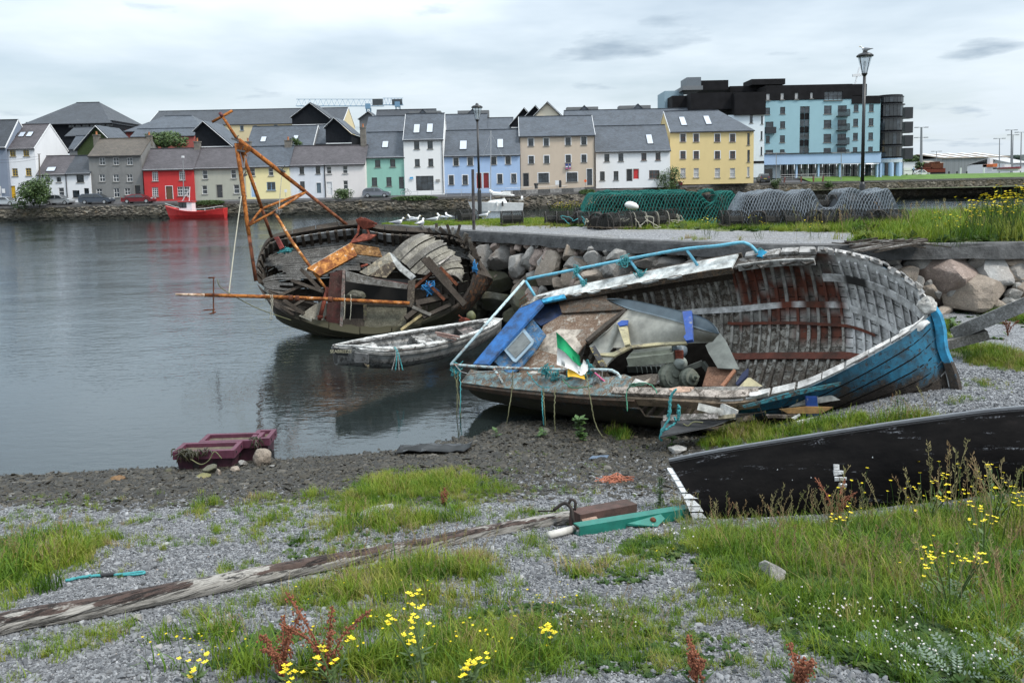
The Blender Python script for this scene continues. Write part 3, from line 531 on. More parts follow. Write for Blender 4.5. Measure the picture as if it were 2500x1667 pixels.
def house(label,zz,D,xl,xr,yb,ye,yr,wall,roof=SL,wins=(),doors=(),depth=7.5,lights=(),chims=(),gable='',pipes=(),hip='',barge=True,sidewall=None,group='houses along the quay',name='terraced_house',over=.22,gut=True):
    """xl, xr, yb, ye, yr: wall ends, base, eaves and ridge as seen (zoom pixels); wins: (x0, y0, x1, y1, frame, bars, options)"""
    P = lambda x, y, d=D: at(*zz(x, y), d)
    s = 4.612 if zz is not z5h else 3.618
    A, B = P(xl, (yb + ye) / 2), P(xr, (yb + ye) / 2); x0, x1 = A.x, B.x; xm = (xl + xr) / 2
    z0 = P(xm, yb).z; z1 = P(xm, ye).z; zr = P(xm, yr, D + depth / 2).z; zg = z0 - .6
    h = thing(name, label, 'house', ((x0 + x1) / 2, D, z0), group); hs = []
    rect = []
    for w in list(wins) + list(doors):
        c = P((w[0] + w[2]) / 2, (w[1] + w[3]) / 2); sc = (c - CAM).dot(CF) / FPX / s; rect.append((c.x, c.z, (w[2] - w[0]) * sc, (w[3] - w[1]) * sc))
    hs = [(c[0] - c[2] / 2, c[0] + c[2] / 2, c[1] - c[3] / 2, c[1] + c[3] / 2) for c in rect]
    yb_ = D + depth; m = M(); holes_wall(m, x0, x1, zg, z1, D, hs)
    m.poly([(x0, yb_, zg), (x0, yb_, z1), (x1, yb_, z1), (x1, yb_, zg)])
    for x in (x0, x1):
        if hip and ((x == x0 and 'l' in hip) or (x == x1 and 'r' in hip)): m.poly([(x, D, zg), (x, yb_, zg), (x, yb_, z1), (x, D, z1)])
        else: m.poly([(x, D, zg), (x, yb_, zg), (x, yb_, z1), (x, (D + yb_) / 2, zr - .06), (x, D, z1)])
    m.build('wall', wall, h)
    # roof: two slopes with thickness; hipped ends where the photo shows them
    m = M(); ym = (D + yb_) / 2; sl = (zr - z1) / (ym - D); e = over; th = .12; ze = z1 - sl * e; xa, xb = x0 - (.12 if 'l' not in gable else .05), x1 + (.12 if 'r' not in gable else .05)
    ra, rb = (x0 + (ym - D) * .8 if 'l' in hip else xa), (x1 - (ym - D) * .8 if 'r' in hip else xb)
    for up in (0, 1):
        dz=th*(1-up);F=[(xa,D-e,ze-dz+.1),(xb,D-e,ze-dz+.1),(rb,ym,zr-dz+.1),(ra,ym,zr-dz+.1)];K=[(xb,yb_+e,ze-dz+.1),(xa,yb_+e,ze-dz+.1),(ra,ym,zr-dz+.1),(rb,ym,zr-dz+.1)]
        m.poly(F); m.poly(K)
        if 'l' in hip: m.poly([(xa, yb_ + e, ze - dz + .1), (xa, D - e, ze - dz + .1), (ra, ym, zr - dz + .1)])
        if 'r' in hip: m.poly([(xb, D - e, ze - dz + .1), (xb, yb_ + e, ze - dz + .1), (rb, ym, zr - dz + .1)])
    m.poly([(xa, D - e, ze - .02), (xb, D - e, ze - .02), (xb, D - e, ze + .1), (xa, D - e, ze + .1)])
    rf = m.build('roof', roof, h); m = M(); m.beam((ra, ym, zr + .13), (rb, ym, zr + .13), .26, .09); m.build('ridge', roof, rf)
    if barge:
        for x, k in ((xa, 'l'), (xb, 'r')):
            if k not in hip and k in gable: m = M(); m.beam((x, D - e, ze + .03), (x, ym, zr + .03), .06, .22); m.beam((x, yb_ + e, ze + .03), (x, ym, zr + .03), .06, .22); m.build('barge_board', BARGE, rf)
    if gut:
        m = M(); m.beam((xa, D - e - .06, ze - .02), (xb, D - e - .06, ze - .02), .12, .11); m.build('gutter', GUT, h)
        m = M(); m.beam((x0 + .02, D - .1, z1 - .14), (x1 - .02, D - .1, z1 - .14), .19, .2); m.build('fascia', BARGE, h)
    for p in pipes: c = P(p, (yb + ye) / 2); m = M(); m.tube([(c.x, D - .09, z1 - .2), (c.x, D - .09, z0 - .2)], .055, 6); m.build('downpipe', GUT, h)
    for w, c in zip(wins, rect):
        o = w[6] if len(w) > 6 else {}
        window(h, c[0], c[1], c[2], c[3], D, w[4] if len(w) > 4 else 'd', w[5] if len(w) > 5 else (1, 1), **o)
    for w, c in zip(doors, rect[len(wins):]):
        m = M(); m.bb(c[0] - c[2] / 2, c[0] + c[2] / 2, D + .1, D + .15, c[1] - c[3] / 2, c[1] + c[3] / 2); q = .09
        for k in (.27, .73): m.bb(c[0] - c[2] * .33, c[0] + c[2] * .33, D + .085, D + .1, c[1] - c[3] / 2 + c[3] * (k - .17), c[1] - c[3] / 2 + c[3] * (k + .17))
        d = m.build('door', w[4], h); m = M(); m.box((c[0] + c[2] * .36, D + .06, c[1] - .05), (.07, .08, .14)); m.build('handle', SILL, d)
        m=M();m.bb(c[0]-c[2]/2-q,c[0]-c[2]/2-.002,D-.03,D+.09,c[1]-c[3]/2,c[1]+c[3]/2+q);m.bb(c[0]+c[2]/2+.002,c[0]+c[2]/2+q,D-.03,D+.09,c[1]-c[3]/2,c[1]+c[3]/2+q);m.bb(c[0]-c[2]/2-.002,c[0]+c[2]/2+.002,D-.03,D+.09,c[1]+c[3]/2+.002,c[1]+c[3]/2+q);m.build('door_frame',w[5]if len(w)>5 else WFR,d)
    for lx, ly, lw, lh in lights:       # rooflights, in the plane of the front slope
        t = ((ye - ly) / (ye - yr)); yy = D + (ym - D) * t; zz_ = z1 + (zr - z1) * t; c = P(lx, ly, yy); W = lw * yy / FPX / s; ang = math.atan(sl); H = lh * yy / FPX / s / math.sin(ang + .03)
        Q = Euler((ang, 0, 0)).to_matrix(); cc = V((c.x, yy, zz_ + .1)); nn = Q @ V((0, 0, 1))
        m = M(); m.box(cc + nn * .05, (W + .14, H + .14, .1), Q); f = m.build('rooflight', DFR, h); m = M(); m.box(cc + nn * .085, (W, H, .05), Q); m.build('pane', SKYL, f)
    for c in chims: cx, ytop, pots, ww = c; p = P(cx, ytop, ym); chimney(h, p.x, ym, zr - 1.2, p.z, ww, .7, pots, c[4] if len(c) > 4 else None) if False else chimney(h, p.x, ym, zr - 1.2, p.z, ww, .7, pots)
    return h
W = lambda pts, fr='d', bars=(1, 1), **o: [(*p, fr, bars, o) for p in pts]
def grid(xs, ys, w, h): return [(x - w / 2, y - h / 2, x + w / 2, y + h / 2) for y in ys for x in xs]
RW = lambda n, c, s=.35: render_m('render_' + n, c, s)
WHITE = (.74, .75, .77)
house('slate blue end house with a grey roof cut by the left edge of the photo',z1,134,-140,88,1262,640,345,RW('slateblue',(.20,.235,.30)),SL3,gable='r',depth=8,doors=[(-60,1090,10,1250,dcol('white_door',(.7,.7,.7)))])
house('white three-storey house with yellow window frames and a bright yellow door',z1,134.6,92,412,1255,655,395,RW('white_a',WHITE,.15),SL2,wins=W([(112,680,176,748),(264,678,328,745),(138,884,200,968),(290,880,354,964)],'y',(2,3)),doors=[(112,1080,176,1218,dcol('yellow_door',(.72,.42,.02)),BARGE)],lights=[(160,515,54,52),(250,513,54,52),(338,512,54,52)],gable='lr',depth=10)
house('small white cottage with a purple-grey roof behind the round quay bush',z1,133.6,432,752,1262,945,748,RW('white_b',WHITE,.25),SL2,wins=W([(505,980,566,1042),(632,978,690,1040)],'w',(1,1))+W([(800-140,1100,722,1190)],'w',(1,2)),lights=[(578,902,92,44)],depth=6.5)
house('small white cottage with a patched black roof and an arched dark window',z1,133.6,756,1026,1262,935,745,RW('white_c',WHITE,.2),SL3,wins=W([(862,958,944,1040)],'d',(1,3))+W([(818,1130,896,1212),(948,1106,1002,1180)],'d',(2,1)),depth=6.5,pipes=[752])
house('grey three-storey house with a sagging brown tiled roof',z1,133.8,1012,1606,1245,735,552,RW('cement',(.205,.205,.20),.75),TILE,wins=W(grid([1150,1306,1460],[802,990],64,82)+[(1086,1112,1150,1180),(1282,1104,1344,1206),(1402,1104,1466,1180)],'w',(2,2),surround=None),doors=[(1522,1076,1582,1210,dcol('black_door',(.02,.02,.022)),SILL)],chims=[(1088,515,1,.9),(1680,520,1,.8)],gable='lr',depth=8.5,barge=False)
house('bright red two-storey house with barred white-rimmed windows',z1,133.2,1622,2188,1232,888,665,RW('red',(.52,.035,.035),.45),SL2,wins=W([(1712,920,1780,1024),(2016,912,2084,1014),(1712,1096,1782,1198)],'w',(3,5),sill=True)+W([(1998,1088,2132,1190)],'w',(5,3)),doors=[(1870,1084,1944,1230,dcol('oak_door',(.12,.07,.035)),BARGE)],chims=[(2222,590,1,.95)],depth=7)
house('sage grey-green two-storey house with a hooded dark door',z2,133.4,112,690,1215,872,655,RW('sage',(.40,.40,.335),.3),SL2,wins=W([(204,902,262,1002),(526,896,584,996),(200,1076,258,1172),(556,1066,620,1166)],'w',(1,2)),doors=[(366,1070,428,1212,dcol('grey_door',(.045,.045,.048)),SILL)],depth=7,chims=[(716,590,1,1.0)])
house('pale yellow two-storey house with a light blue door',z2,133.6,694,1186,1208,855,640,RW('lemon',(.80,.70,.38),.12),SL,wins=W([(738,880,796,968),(948,878,1002,964)],'w',(1,2))+W([(928,1036,1026,1130)],'l',(2,1)),doors=[(752,1046,802,1206,dcol('sky_door',(.33,.48,.68)))],depth=7,chims=[(1170,575,1,1.1)])
house('white two-storey house with dark upper windows and a glazed grey door',z2,133.8,1190,1582,1196,842,635,RW('white_d',(.68,.70,.74),.35),SL2,wins=W([(1298,868,1348,946),(1480,862,1530,942),(1304,1030,1356,1120)],'d',(1,2)),doors=[(1490,1046,1540,1160,dcol('glazed_door',(.10,.14,.17)))],depth=7,pipes=[1582])
house('cream-white two-storey house with a plain white door',z2,133.8,1588,2036,1170,832,630,RW('cream',(.74,.70,.68),.18),SL2,wins=W([(1602,862,1656,944),(1784,856,1838,940),(1790,1020,1842,1116)],'w',(1,2)),doors=[(1604,1036,1664,1184,dcol('white_door',(.7,.7,.7)))],depth=7,chims=[(2012,430,1,.85)])
house('sea-green two-storey house with plain dark windows',z3,135.5,42,500,1158,752,480,RW('seagreen',(.27,.50,.42),.25),SL,wins=W([(164,788,224,868),(334,782,392,864),(128,986,188,1082),(292,982,350,1082)],'d')+W([(434,978,490,1112)],'d',sill=False),lights=[(280,625,62,72)],depth=9)
house('tall white three-storey house with a wide glazed ground-floor opening',z3,135.2,492,940,1150,552,272,RW('white_e',(.80,.80,.79),.06),SL,wins=W([(604,582,662,666),(756,578,814,662),(612,778,668,862),(764,774,820,860)],'d')+W([(626,968,824,1132)],'d',(3,1),sill=False),lights=[(634,445,62,100),(782,442,62,100)],gable='lr',depth=9,pipes=[925])
house('light blue two-storey house with twin dark red doors',z3,135.8,944,1798,1118,732,455,RW('lightblue',(.36,.49,.70),.22),SL,wins=W([(1048,766,1104,850),(1208,762,1266,846),(1472,756,1530,838),(1634,750,1690,834),(996,962,1050,1066),(1150,960,1208,1064),(1542,948,1598,1050),(1698,944,1754,1046)],'d',(1,2),surround=WFR),doors=[(1308,936,1364,1106,dcol('red_door',(.20,.015,.02))),(1386,934,1446,1104,dcol('red_door',(.2,.02,.02)))],lights=[(1158,628,74,100),(1574,618,62,100)],depth=10)
house('beige three-storey house with an arched door and small posters under a window',z4,138,88,935,1090,512,300,RW('beige',(.56,.46,.36),.22),SL,wins=W([(184,548,242,630),(358,546,414,628),(602,536,660,620),(780,530,838,616),(188,744,246,828),(362,740,418,824),(604,732,662,816),(782,728,838,812)],'d',(1,2),surround=BARGE)+W([(296,936,414,1042),(616,930,736,1032)],'d',(3,2),surround=BARGE),doors=[(130,940,186,1084,dcol('black_door',(.02,.02,.02)),SILL),(844,890,902,1072,dcol('slate_door',(.05,.06,.07)),BARGE)],gable='lr',depth=10.5,pipes=[930,92])
house('white two-storey house with a black and a red door side by side',z4,141,945,1780,1062,684,405,RW('white_f',(.78,.79,.80),.12),SL,wins=W([(1040,722,1096,806),(1198,716,1254,802),(990,918,1044,1018),(1144,914,1198,1014)],'d',(1,2))+W([(1456,712,1514,792),(1616,706,1672,790)],'b',(2,1))+W([(1544,904,1660,996)],'b',(3,2)),doors=[(1294,894,1350,1026,dcol('black_door',(.02,.02,.02)),SILL),(1370,892,1424,1000,dcol('poppy_door',(.55,.03,.03)),SILL)],lights=[(1548,570,60,108)],depth=10.5)
h=house('tall yellow three-storey corner house with brown windows and a hipped roof end',z5h,146,130,868,1270,832,655,RW('ochre',(.70,.55,.27),.14),SL,wins=W(grid([244,361,548,682],[893],46,68)+grid([244,361,548,682],[1044],46,66),'b',(2,2),surround=BARGE)+W(grid([244,361,548,682],[1202],46,82),'w',(1,2),curt=True)+W([(812,850,834,954),(812,1000,834,1104)],'d')+W([(810,1150,832,1236)],'w',curt=True),lights=[(243,750,46,82),(460,745,46,82)],gable='l',hip='r',depth=12)
# ================================================================== roofs and blocks behind the row
DW = plain('dark_cladding', (.014, .016, .020), .8, var=.3, scale=2, bump=.3, bscale=8, spec=.15)
CREAMW = RW('buttercream', (.66, .56, .34), .15); REDW = RW('brickred', (.36, .09, .075), .3); GREYW = RW('pewter', (.17, .175, .18), .3)
def block(label, zz, D, xl, xr, yb, ye, yr, wall, roof=SL, **k): return house(label, zz, D, xl, xr, yb, ye, yr, wall, roof, name='building', group='buildings behind the quay houses', gut=False, **k)
block('long dark slate roof over pale yellow upper walls, behind the sage house',z2,182,-420,1790,640,385,225,CREAMW,SL3,wins=W([(628,402,668,456),(780,400,820,440),(1010,392,1050,430)],'l'),gable='lr',depth=14,barge=True)
block('broad hipped black roof above a band of glass, behind the yellow-framed house',z1,168,300,1280,640,352,150,DW,SL3,wins=W([(302,362,372,398),(382,362,462,398),(470,360,540,398),(765,360,834,424),(842,360,910,424),(918,356,998,420),(1006,356,1086,420),(1094,360,1180,404),(1186,362,1276,410)],'d',(2,1),sill=False,curt=False),hip='lr',depth=16,over=1.2)
block('hipped slate roof over red walls, behind the cement house', z1, 164, 1420, 2330, 620, 440, 300, REDW, SL, hip='lr', depth=13, over=1.0)
block('low slate roof squeezed between the red-walled block and the cement house', z1, 152, 1480, 2190, 660, 520, 440, REDW, SL, depth=6)
block('long slate roof with two rooflights behind the lemon house', z2, 147, 700, 1450, 660, 638, 412, GREYW, SL, lights=[(892, 562, 54, 58), (1256, 550, 48, 48)], gable='r', depth=9)
block('dark slate roof between two gables behind the cream house', z2, 149, 1440, 1600, 660, 600, 400, GREYW, SL, depth=8)
block('slate roof behind the sea-green house with a small roof vent', z3, 149, 60, 470, 560, 476, 300, GREYW, SL, depth=9)
block('flat-topped dark slate block on the skyline left of the tall white house', z3, 185, 180, 845, 330, 296, 225, DW, SL3, depth=3)
block('broad slate roof behind the light blue house', z3, 151, 930, 1420, 560, 470, 278, GREYW, SL, depth=10)
block('slate roof stepping down beside the dark twin gables', z3, 152, 1400, 1720, 560, 440, 318, GREYW, SL, depth=8)
block('very long slate roof behind the white house with two doors', z4, 158, 612, 2160, 470, 405, 222, GREYW, SL, depth=10)
block('low slate roof left of the ivy gable', z1, 150, 780, 960, 700, 660, 520, GREYW, SL, depth=6); block('small dark slate roof under the broad glass band', z1, 156, 740, 1120, 560, 515, 425, DW, SL3, depth=7)
def gableb(label, zz, D, ax, ay, lx, ly, rx, ry, yb, depth, wall, roof, name='gabled_house', cat='house'):
    P = lambda x, y: at(*zz(x, y), D); A, L, Rr = P(ax, ay), P(lx, ly), P(rx, ry); zb = P(ax, yb).z - 4
    h = thing(name, label, cat, (A.x, D, zb), 'buildings behind the quay houses'); m = M(); e = .5
    m.poly([(L.x+.3,D,zb),(Rr.x-.3,D,zb),(Rr.x-.3,D,Rr.z),(A.x,D,A.z-.15),(L.x+.3,D,L.z)]);m.poly([(L.x+.3,D,zb),(L.x+.3,D+depth,zb),(L.x+.3,D+depth,L.z),(L.x+.3,D,L.z)]);m.poly([(Rr.x-.3,D,zb),(Rr.x-.3,D,Rr.z),(Rr.x-.3,D+depth,Rr.z),(Rr.x-.3,D+depth,zb)]);m.build('wall',wall,h)
    m = M()
    for q in (L, Rr): m.sheet([[V((A.x, D - e, A.z)), V((A.x, D + depth, A.z))], [V((q.x, D - e, q.z)), V((q.x, D + depth, q.z))]], .12)
    r = m.build('roof', roof, h)
    for q in(L,Rr):m=M();m.beam((A.x,D-e-.03,A.z-.05),(q.x,D-e-.03,q.z-.05),.05,.3,up=(0,-1,0));m.box(((A.x+q.x)/2,D-e-.02,(A.z+q.z)/2-.1),(.05,.05,.05))if 0 else None;m.build('barge_board',BARGE,r)
    m = M(); m.bb(L.x + .3, Rr.x - .3, D - .12, D - .01, zb + 3.9, zb + 4.05); m.build('ledge', BARGE, h); return h
gableb('black-clad gable with white barge boards, behind the sage house', z2, 146, 220, 352, 102, 468, 560, 640, 640, 9, DW, SL)
gableb('black-clad gable with white barge boards, behind the cream house', z2, 146, 1690, 312, 1570, 432, 1900, 495, 600, 9, DW, SL)
gableb('dark slate pyramid roof on the skyline under the crane jib', z2, 172, 1415, 145, 1195, 312, 1650, 320, 390, 8, DW, SL3)
gableb('narrow slate gable left of the flat skyline block', z3, 165, 90, 240, -30, 330, 200, 330, 460, 6, GREYW, SL)
gableb('leftmost of three sharp gables behind the beige house, dark',z4,152,130,202,-30,395,240,320,420,7,DW,SL);gableb('middle of three sharp gables behind the beige house, dark',z4,151,258,175,90,350,380,320,420,7,DW,SL);gableb('rightmost of three sharp gables behind the beige house, cream',z4,150,392,134,200,330,580,315,420,7,RW('ivory',(.74,.66,.52),.1),SL)
ivy = plain('ivy', (.035, .06, .012), .8, var=.6, scale=6, bump=1, bscale=10, dist=.2)
gableb('ivy-covered gable end beside the cement house', z1, 143, 1090, 402, 850, 680, 1240, 550, 740, 8, ivy, SL)
m = M(); P0 = at(*z1(1340, 430), 146)
for a, lbl in ((z4(808, 175), 0), (z4(1410, 158), 1), (z3(706, 222), 2), (z3(1262, 215), 3)):
    p=at(*a,166);t=thing('roof_vent',['slate roof dormer poking over the long ridge, left one','slate roof dormer poking over the long ridge, right one','slate dormer on the flat skyline block','slate dormer behind the left pier lamp'][lbl],'dormer',p)
    m=M();m.bb(p.x-3.2,p.x+3.2,p.y+3,p.y+6,p.z-3,p.z);m.build('housing',GREYW,t);m=M();m.poly([(p.x,p.y-1,p.z),(p.x-4.2,p.y-1,p.z-4.2),(p.x-4.2,p.y+3,p.z-4.2),(p.x,p.y+3,p.z)]);m.poly([(p.x,p.y-1,p.z),(p.x+4.2,p.y-1,p.z-4.2),(p.x+4.2,p.y+3,p.z-4.2),(p.x,p.y+3,p.z)]);m.poly([(p.x,p.y-.9,p.z-.1),(p.x-4,p.y-.9,p.z-4.2),(p.x+4,p.y-.9,p.z-4.2)]);m.build('roof',SL,t)

# ------------------------------------------------------------------ tower cranes
CB = plain('crane_blue', (.15, .27, .41), .5, var=.2, bump=0); CWt = plain('crane_weight', (.05, .06, .07), .8)
def crane(label, zz, D, xa, xb, y, xt, yt, ybase):
    A, B, T = at(*zz(xa, y), D), at(*zz(xb, y), D), at(*zz(xt, yt), D); Bs = at(*zz(xt, ybase), D); t = thing('tower_crane', label, 'crane', (T.x, D, 2)); n = max(6, int((B.x - A.x) / 2.6)); m = M(); hh = 3.4
    for k, dy in ((0, -1), (0, 1), (hh, 0)): m.beam(A + V((0, dy, k)), B + V((0, dy, k)), .22, .22)
    for i in range(n):
        f, g = i / n, (i + .5) / n; p, q = A.lerp(B, f), A.lerp(B, g); q2 = A.lerp(B, (i + 1) / n)
        m.beam(p + V((0, -1, 0)), q + V((0, 0, hh)), .10, .10); m.beam(q + V((0, 0, hh)), q2 + V((0, -1, 0)), .10, .10)
    m.build('jib', CB, t); m = M()
    for sx in (-1, 1):
        for sy in (-1, 1): m.beam((T.x + sx, D + sy, 2), (T.x + sx, D + sy, T.z), .3, .3)
    for i in range(12): z = 2 + (T.z - 2) * i / 12; zb = 2 + (T.z - 2) * (i + 1) / 12; m.beam((T.x - 1, D - 1, z), (T.x + 1, D - 1, zb), .15, .15)
    m.build('mast', CB, t); m = M(); m.box((B.x - 3, D, A.z + 1.2), (5, 2.2, 3)); m.build('counterweight', CWt, t); m = M(); m.box((T.x, D - 2, T.z + .5), (2.4, 2, 2.6)); m.build('cab', CB, t)
crane('long blue lattice crane jib over the rooftops', z2, 420, 1262, 2246, 182, 2075, 200, 260)
crane('short blue crane jib end right of the long one', z3, 420, 255, 482, 170, 422, 178, 230)

# ------------------------------------------------------------------ the blue hotel block
HB=RW('hotelblue',(.30,.48,.54),.12);HK=plain('hotel_black',(.013,.0125,.014),.8,var=.45,scale=.6,bump=.2,bscale=4,spec=.15);HF=RW('hotelfascia',(.36,.50,.70),.15);DG=NT('dark_glazing');DG=DG.fin(DG.ramp(DG.noise(.35,3),[(.4,(.01,.011,.013)),(.6,(.035,.04,.045))]),.08,0,None,.7)
DH = 163; hz = lambda x, y, d=DH: at(*z5h(x, y), d); hot = thing('hotel_block', 'large pale blue apartment block with a black top storey and a round glass corner', 'building', (hz(1450, 1240).x, DH, 4))
def hb(name, xa, xb, ya, yb, mt, d0=0., dep=14., par=None, wins=None):
    a, b = hz((xa), (ya + yb) / 2, DH + d0), hz(xb, (ya + yb) / 2, DH + d0); t_, b_ = hz((xa + xb) / 2, ya, DH + d0).z, hz((xa + xb) / 2, yb, DH + d0).z; m = M()
    if wins: holes_wall(m, a.x, b.x, b_, t_, DH + d0, wins, .3); m.bb(a.x, b.x, DH + d0 + .35, DH + d0 + dep, b_, t_ - .01)
    else: m.bb(a.x, b.x, DH + d0, DH + d0 + dep, b_, t_)
    return m.build(name, mt, par or hot)
def hr(x0, y0, x1, y1, d0=0.):
    c = hz((x0 + x1) / 2, (y0 + y1) / 2, DH + d0); k = (DH + d0) / FPX / 3.618; return (c.x, c.z, (x1 - x0) * k, (y1 - y0) * k)
HW=[hr(*r)for r in[(975,628,1012,688),(1102,622,1146,682),(1102,748,1146,808),(1100,872,1144,934),(1100,996,1142,1024),(1490,610,1556,682),(1488,736,1554,806),(1486,860,1552,934),(1486,984,1550,1020),(1752,600,1794,662),(1748,726,1790,790),(1746,850,1788,912),(1744,976,1784,1016),(1888,598,1928,660),(1884,722,1926,786),(1882,848,1922,910),(1880,972,1920,1012),(976,876,1010,936),(972,1000,1040,1026),(972,752,1042,810)]]
HS = [hr(1276, 620, 1360, 1022)]; HBAL = [hr(1612, 608, 1690, 664), hr(1610, 734, 1688, 790), hr(1608, 858, 1684, 914), hr(1606, 980, 1682, 1018)]
hb('wall', 962, 1985, 556, 1030, HB, 0, 14, wins=[(c[0] - c[2] / 2, c[0] + c[2] / 2, c[1] - c[3] / 2, c[1] + c[3] / 2) for c in HW + HS + HBAL])
for c in HW: window(hot, *c, DH, 'd', (1, 2))
for c in HBAL:
    window(hot, *c, DH, 'd', (2, 1), sill=False); m = M(); zb = c[1] - c[3] / 2
    m.bb(c[0] - c[2] * .66, c[0] + c[2] * .66, DH - 1.0, DH - .02, zb - .9, zb - .75)
    for k in range(13): x = c[0] - c[2] * .64 + c[2] * 1.28 * k / 12; m.bb(x - .06, x + .06, DH - .98, DH - .9, zb - .74, zb + .35)
    m.bb(c[0] - c[2] * .66, c[0] + c[2] * .66, DH - 1.0, DH - .88, zb + .36, zb + .46); m.build('balcony', DFR, hot)
c = hr(975, 752, 1048, 810); m = M(); zb = c[1] - c[3] / 2; m.bb(c[0] - c[2] * .6, c[0] + c[2] * .6, DH - .9, DH - .03, zb - 1, zb + .25); m.build('balcony', DFR, hot)
c = HS[0]
for r in range(7):
    for q in range(2):
        w,hh=c[2]/2,c[3]/7;x,z=c[0]-c[2]/2+w*(q+.5),c[1]+c[3]/2-hh*(r+.5);m=M();m.bb(x-w/2+.05,x+w/2-.05,DH+.2,DH+.25,z-hh/2+.05,z+hh/2-.05);m.build('stair_pane',GLASS if r in(0,2,4,6)else HK,hot)
hb('top_storey',975,1740,424,555,HK,-.12,13,wins=[(k[0]-k[2]/2,k[0]+k[2]/2,k[1]-k[3]/2,k[1]+k[3]/2)for k in[hr(978,504,1012,560),hr(1104,498,1136,556),hr(1230,496,1262,552),hr(1366,492,1392,546),hr(1492,486,1650,560)]])
for k in [hr(978, 504, 1012, 560), hr(1104, 498, 1136, 556), hr(1230, 496, 1262, 552), hr(1366, 492, 1392, 546)]: window(hot, *k, DH - .12, 'd', (1, 1), curt=True)
window(hot, *hr(1492, 486, 1650, 560), DH - .12, 'd', (4, 2))
hb('top_storey',1735,1990,522,592,HK,-.1,12);hb('roof_box',1735,1868,418,519,HK,3,8);hb('roof_box',850,1148,372,422,HK,4,6);hb('parapet',660,974,434,486,HK,6,8);hb('roof_box',405,645,385,470,HK,5,8);hb('lift_tower',278,404,358,440,plain('lift_grey',(.13,.15,.17),.6),4,6);hb('roof_slab',244,420,434,470,plain('slab_edge',(.16,.17,.18),.7),2,9)
hb('penthouse', 82, 250, 478, 640, RW('pale_steel', (.26, .36, .42), .2), 6, 8); hb('dark_wing', 150, 320, 520, 640, HK, 1, 8); hb('dark_wing', 312, 702, 494, 640, HK, -3, 8); hb('dark_wing', 700, 976, 490, 690, HK, -4.5, 9)
hb('white_wing',640,962,690,1245,RW('white_g',(.66,.74,.80),.12),-4,8,wins=[(k[0]-k[2]/2,k[0]+k[2]/2,k[1]-k[3]/2,k[1]+k[3]/2)for k in[hr(834,692,860,762,-4),hr(934,700,950,770,-4),hr(930,836,946,910,-4),hr(930,974,944,1046,-4)]])
for k in [hr(834, 692, 860, 762, -4), hr(934, 700, 950, 770, -4), hr(930, 836, 946, 910, -4), hr(930, 974, 944, 1046, -4)]: window(hot, *k, DH - 4, 'd', (1, 1))
hb('black_band', 866, 961, 1098, 1118, HK, -4.05, 1)
hb('canopy', 962, 1994, 1030, 1122, HF, -2.5, 4); hb('canopy_cap', 958, 1998, 1022, 1030, DFR, -2.7, 5)
for i in range(15):
    xa = 1104 + i * 62
    if xa > 1990: break
    hb('shop_pane', xa + 4, min(xa + 58, 1992), 1126, 1246, GLASS if i % 5 != 3 else CURT, .6, .1)
    m=M();a=hr(xa+30,1126,xa+34,1246,.4);m.bb(a[0]-.08,a[0]+.08,DH+.35,DH+.5,a[1]-a[3]/2,a[1]+a[3]/2);b_=hr(xa+4,1160,xa+58,1166,.4);m.bb(b_[0]-b_[2]/2,b_[0]+b_[2]/2,DH+.36,DH+.5,b_[1]-.08,b_[1]+.08);m.build('mullion',DFR,hot)
for xa in (1242, 1436, 1626, 1808, 1956, 1986): hb('column', xa, xa + 14, 1122, 1252, HF, -2.2, .7)
hb('lobby_wall', 966, 1104, 1126, 1250, RW('white_g', (.66, .74, .80)), .2, 3); hb('lobby_door', 968, 1036, 1166, 1250, DG, .15, .04)
# round glass corner: panes on an arc between floor rings
ce = hz(2100, 800, DH + 7); rr_ = (hz(2215, 800).x - hz(1985, 800).x) / 2; cx, cyy = hz(2100, 800).x, DH + rr_ * .72
zf = [hz(2100, y).z for y in (520, 590, 712, 836, 960, 1070)]
for f in range(5):
    for k in range(11):
        a0, a1 = math.pi * (1.0 + k / 11 * 1.02), math.pi * (1.0 + (k + .93) / 11 * 1.02); p = [(cx + rr_ * math.cos(a), cyy + rr_ * math.sin(a)) for a in (a0, a1)]; z0_, z1_ = zf[f + 1] + .25, zf[f] - .25; m = M()
        m.plate([(*p[0], z0_), (*p[1], z0_), (*p[1], z1_), (*p[0], z1_)], .1); m.build('curved_pane', DG if (k + f) % 4 else GLASS, hot)
for f in range(6):m=M();rad_=rr_*(1.12 if 0<f<5 else 1.03);m.lathe([(rr_*.9,zf[f]-.22),(rad_,zf[f]-.22),(rad_,zf[f]-.08),(rr_*.9,zf[f]-.08)],28,(cx,cyy,0),cap=False);m.build('floor_ring',DFR if f!=5 else HF,hot)
m=M();m.lathe([(rr_*.93,zf[5]),(rr_*.93,zf[0]+.2),(.1,zf[0]+.3)],28,(cx,cyy,0));m.build('drum_core',HK,hot);m=M();m.lathe([(rr_*1.02,zf[5]-.9),(rr_*1.02,zf[5]-.25),(.1,zf[5]-.24)],28,(cx,cyy,0));m.build('soffit_ring',RW('pale_grey',(.45,.5,.55)),hot)
for a in(1.2,1.45,1.7,1.92):m=M();m.tube([(cx+rr_*.85*math.cos(math.pi*a),cyy+rr_*.85*math.sin(math.pi*a),3.6),(cx+rr_*.85*math.cos(math.pi*a),cyy+rr_*.85*math.sin(math.pi*a),zf[5]-.9)],.5,10);m.build('column',HF,hot)
hb('lobby_pane', 2000, 2190, 1100, 1235, GLASS, 5, .2)
for y in (655, 782, 900, 1012): p = hz(2222, y + 20, DH + rr_); m = M(); m.box((p.x, p.y, p.z), (1.6, 1.8, 2.2)); m.build('side_balcony', DFR, hot)
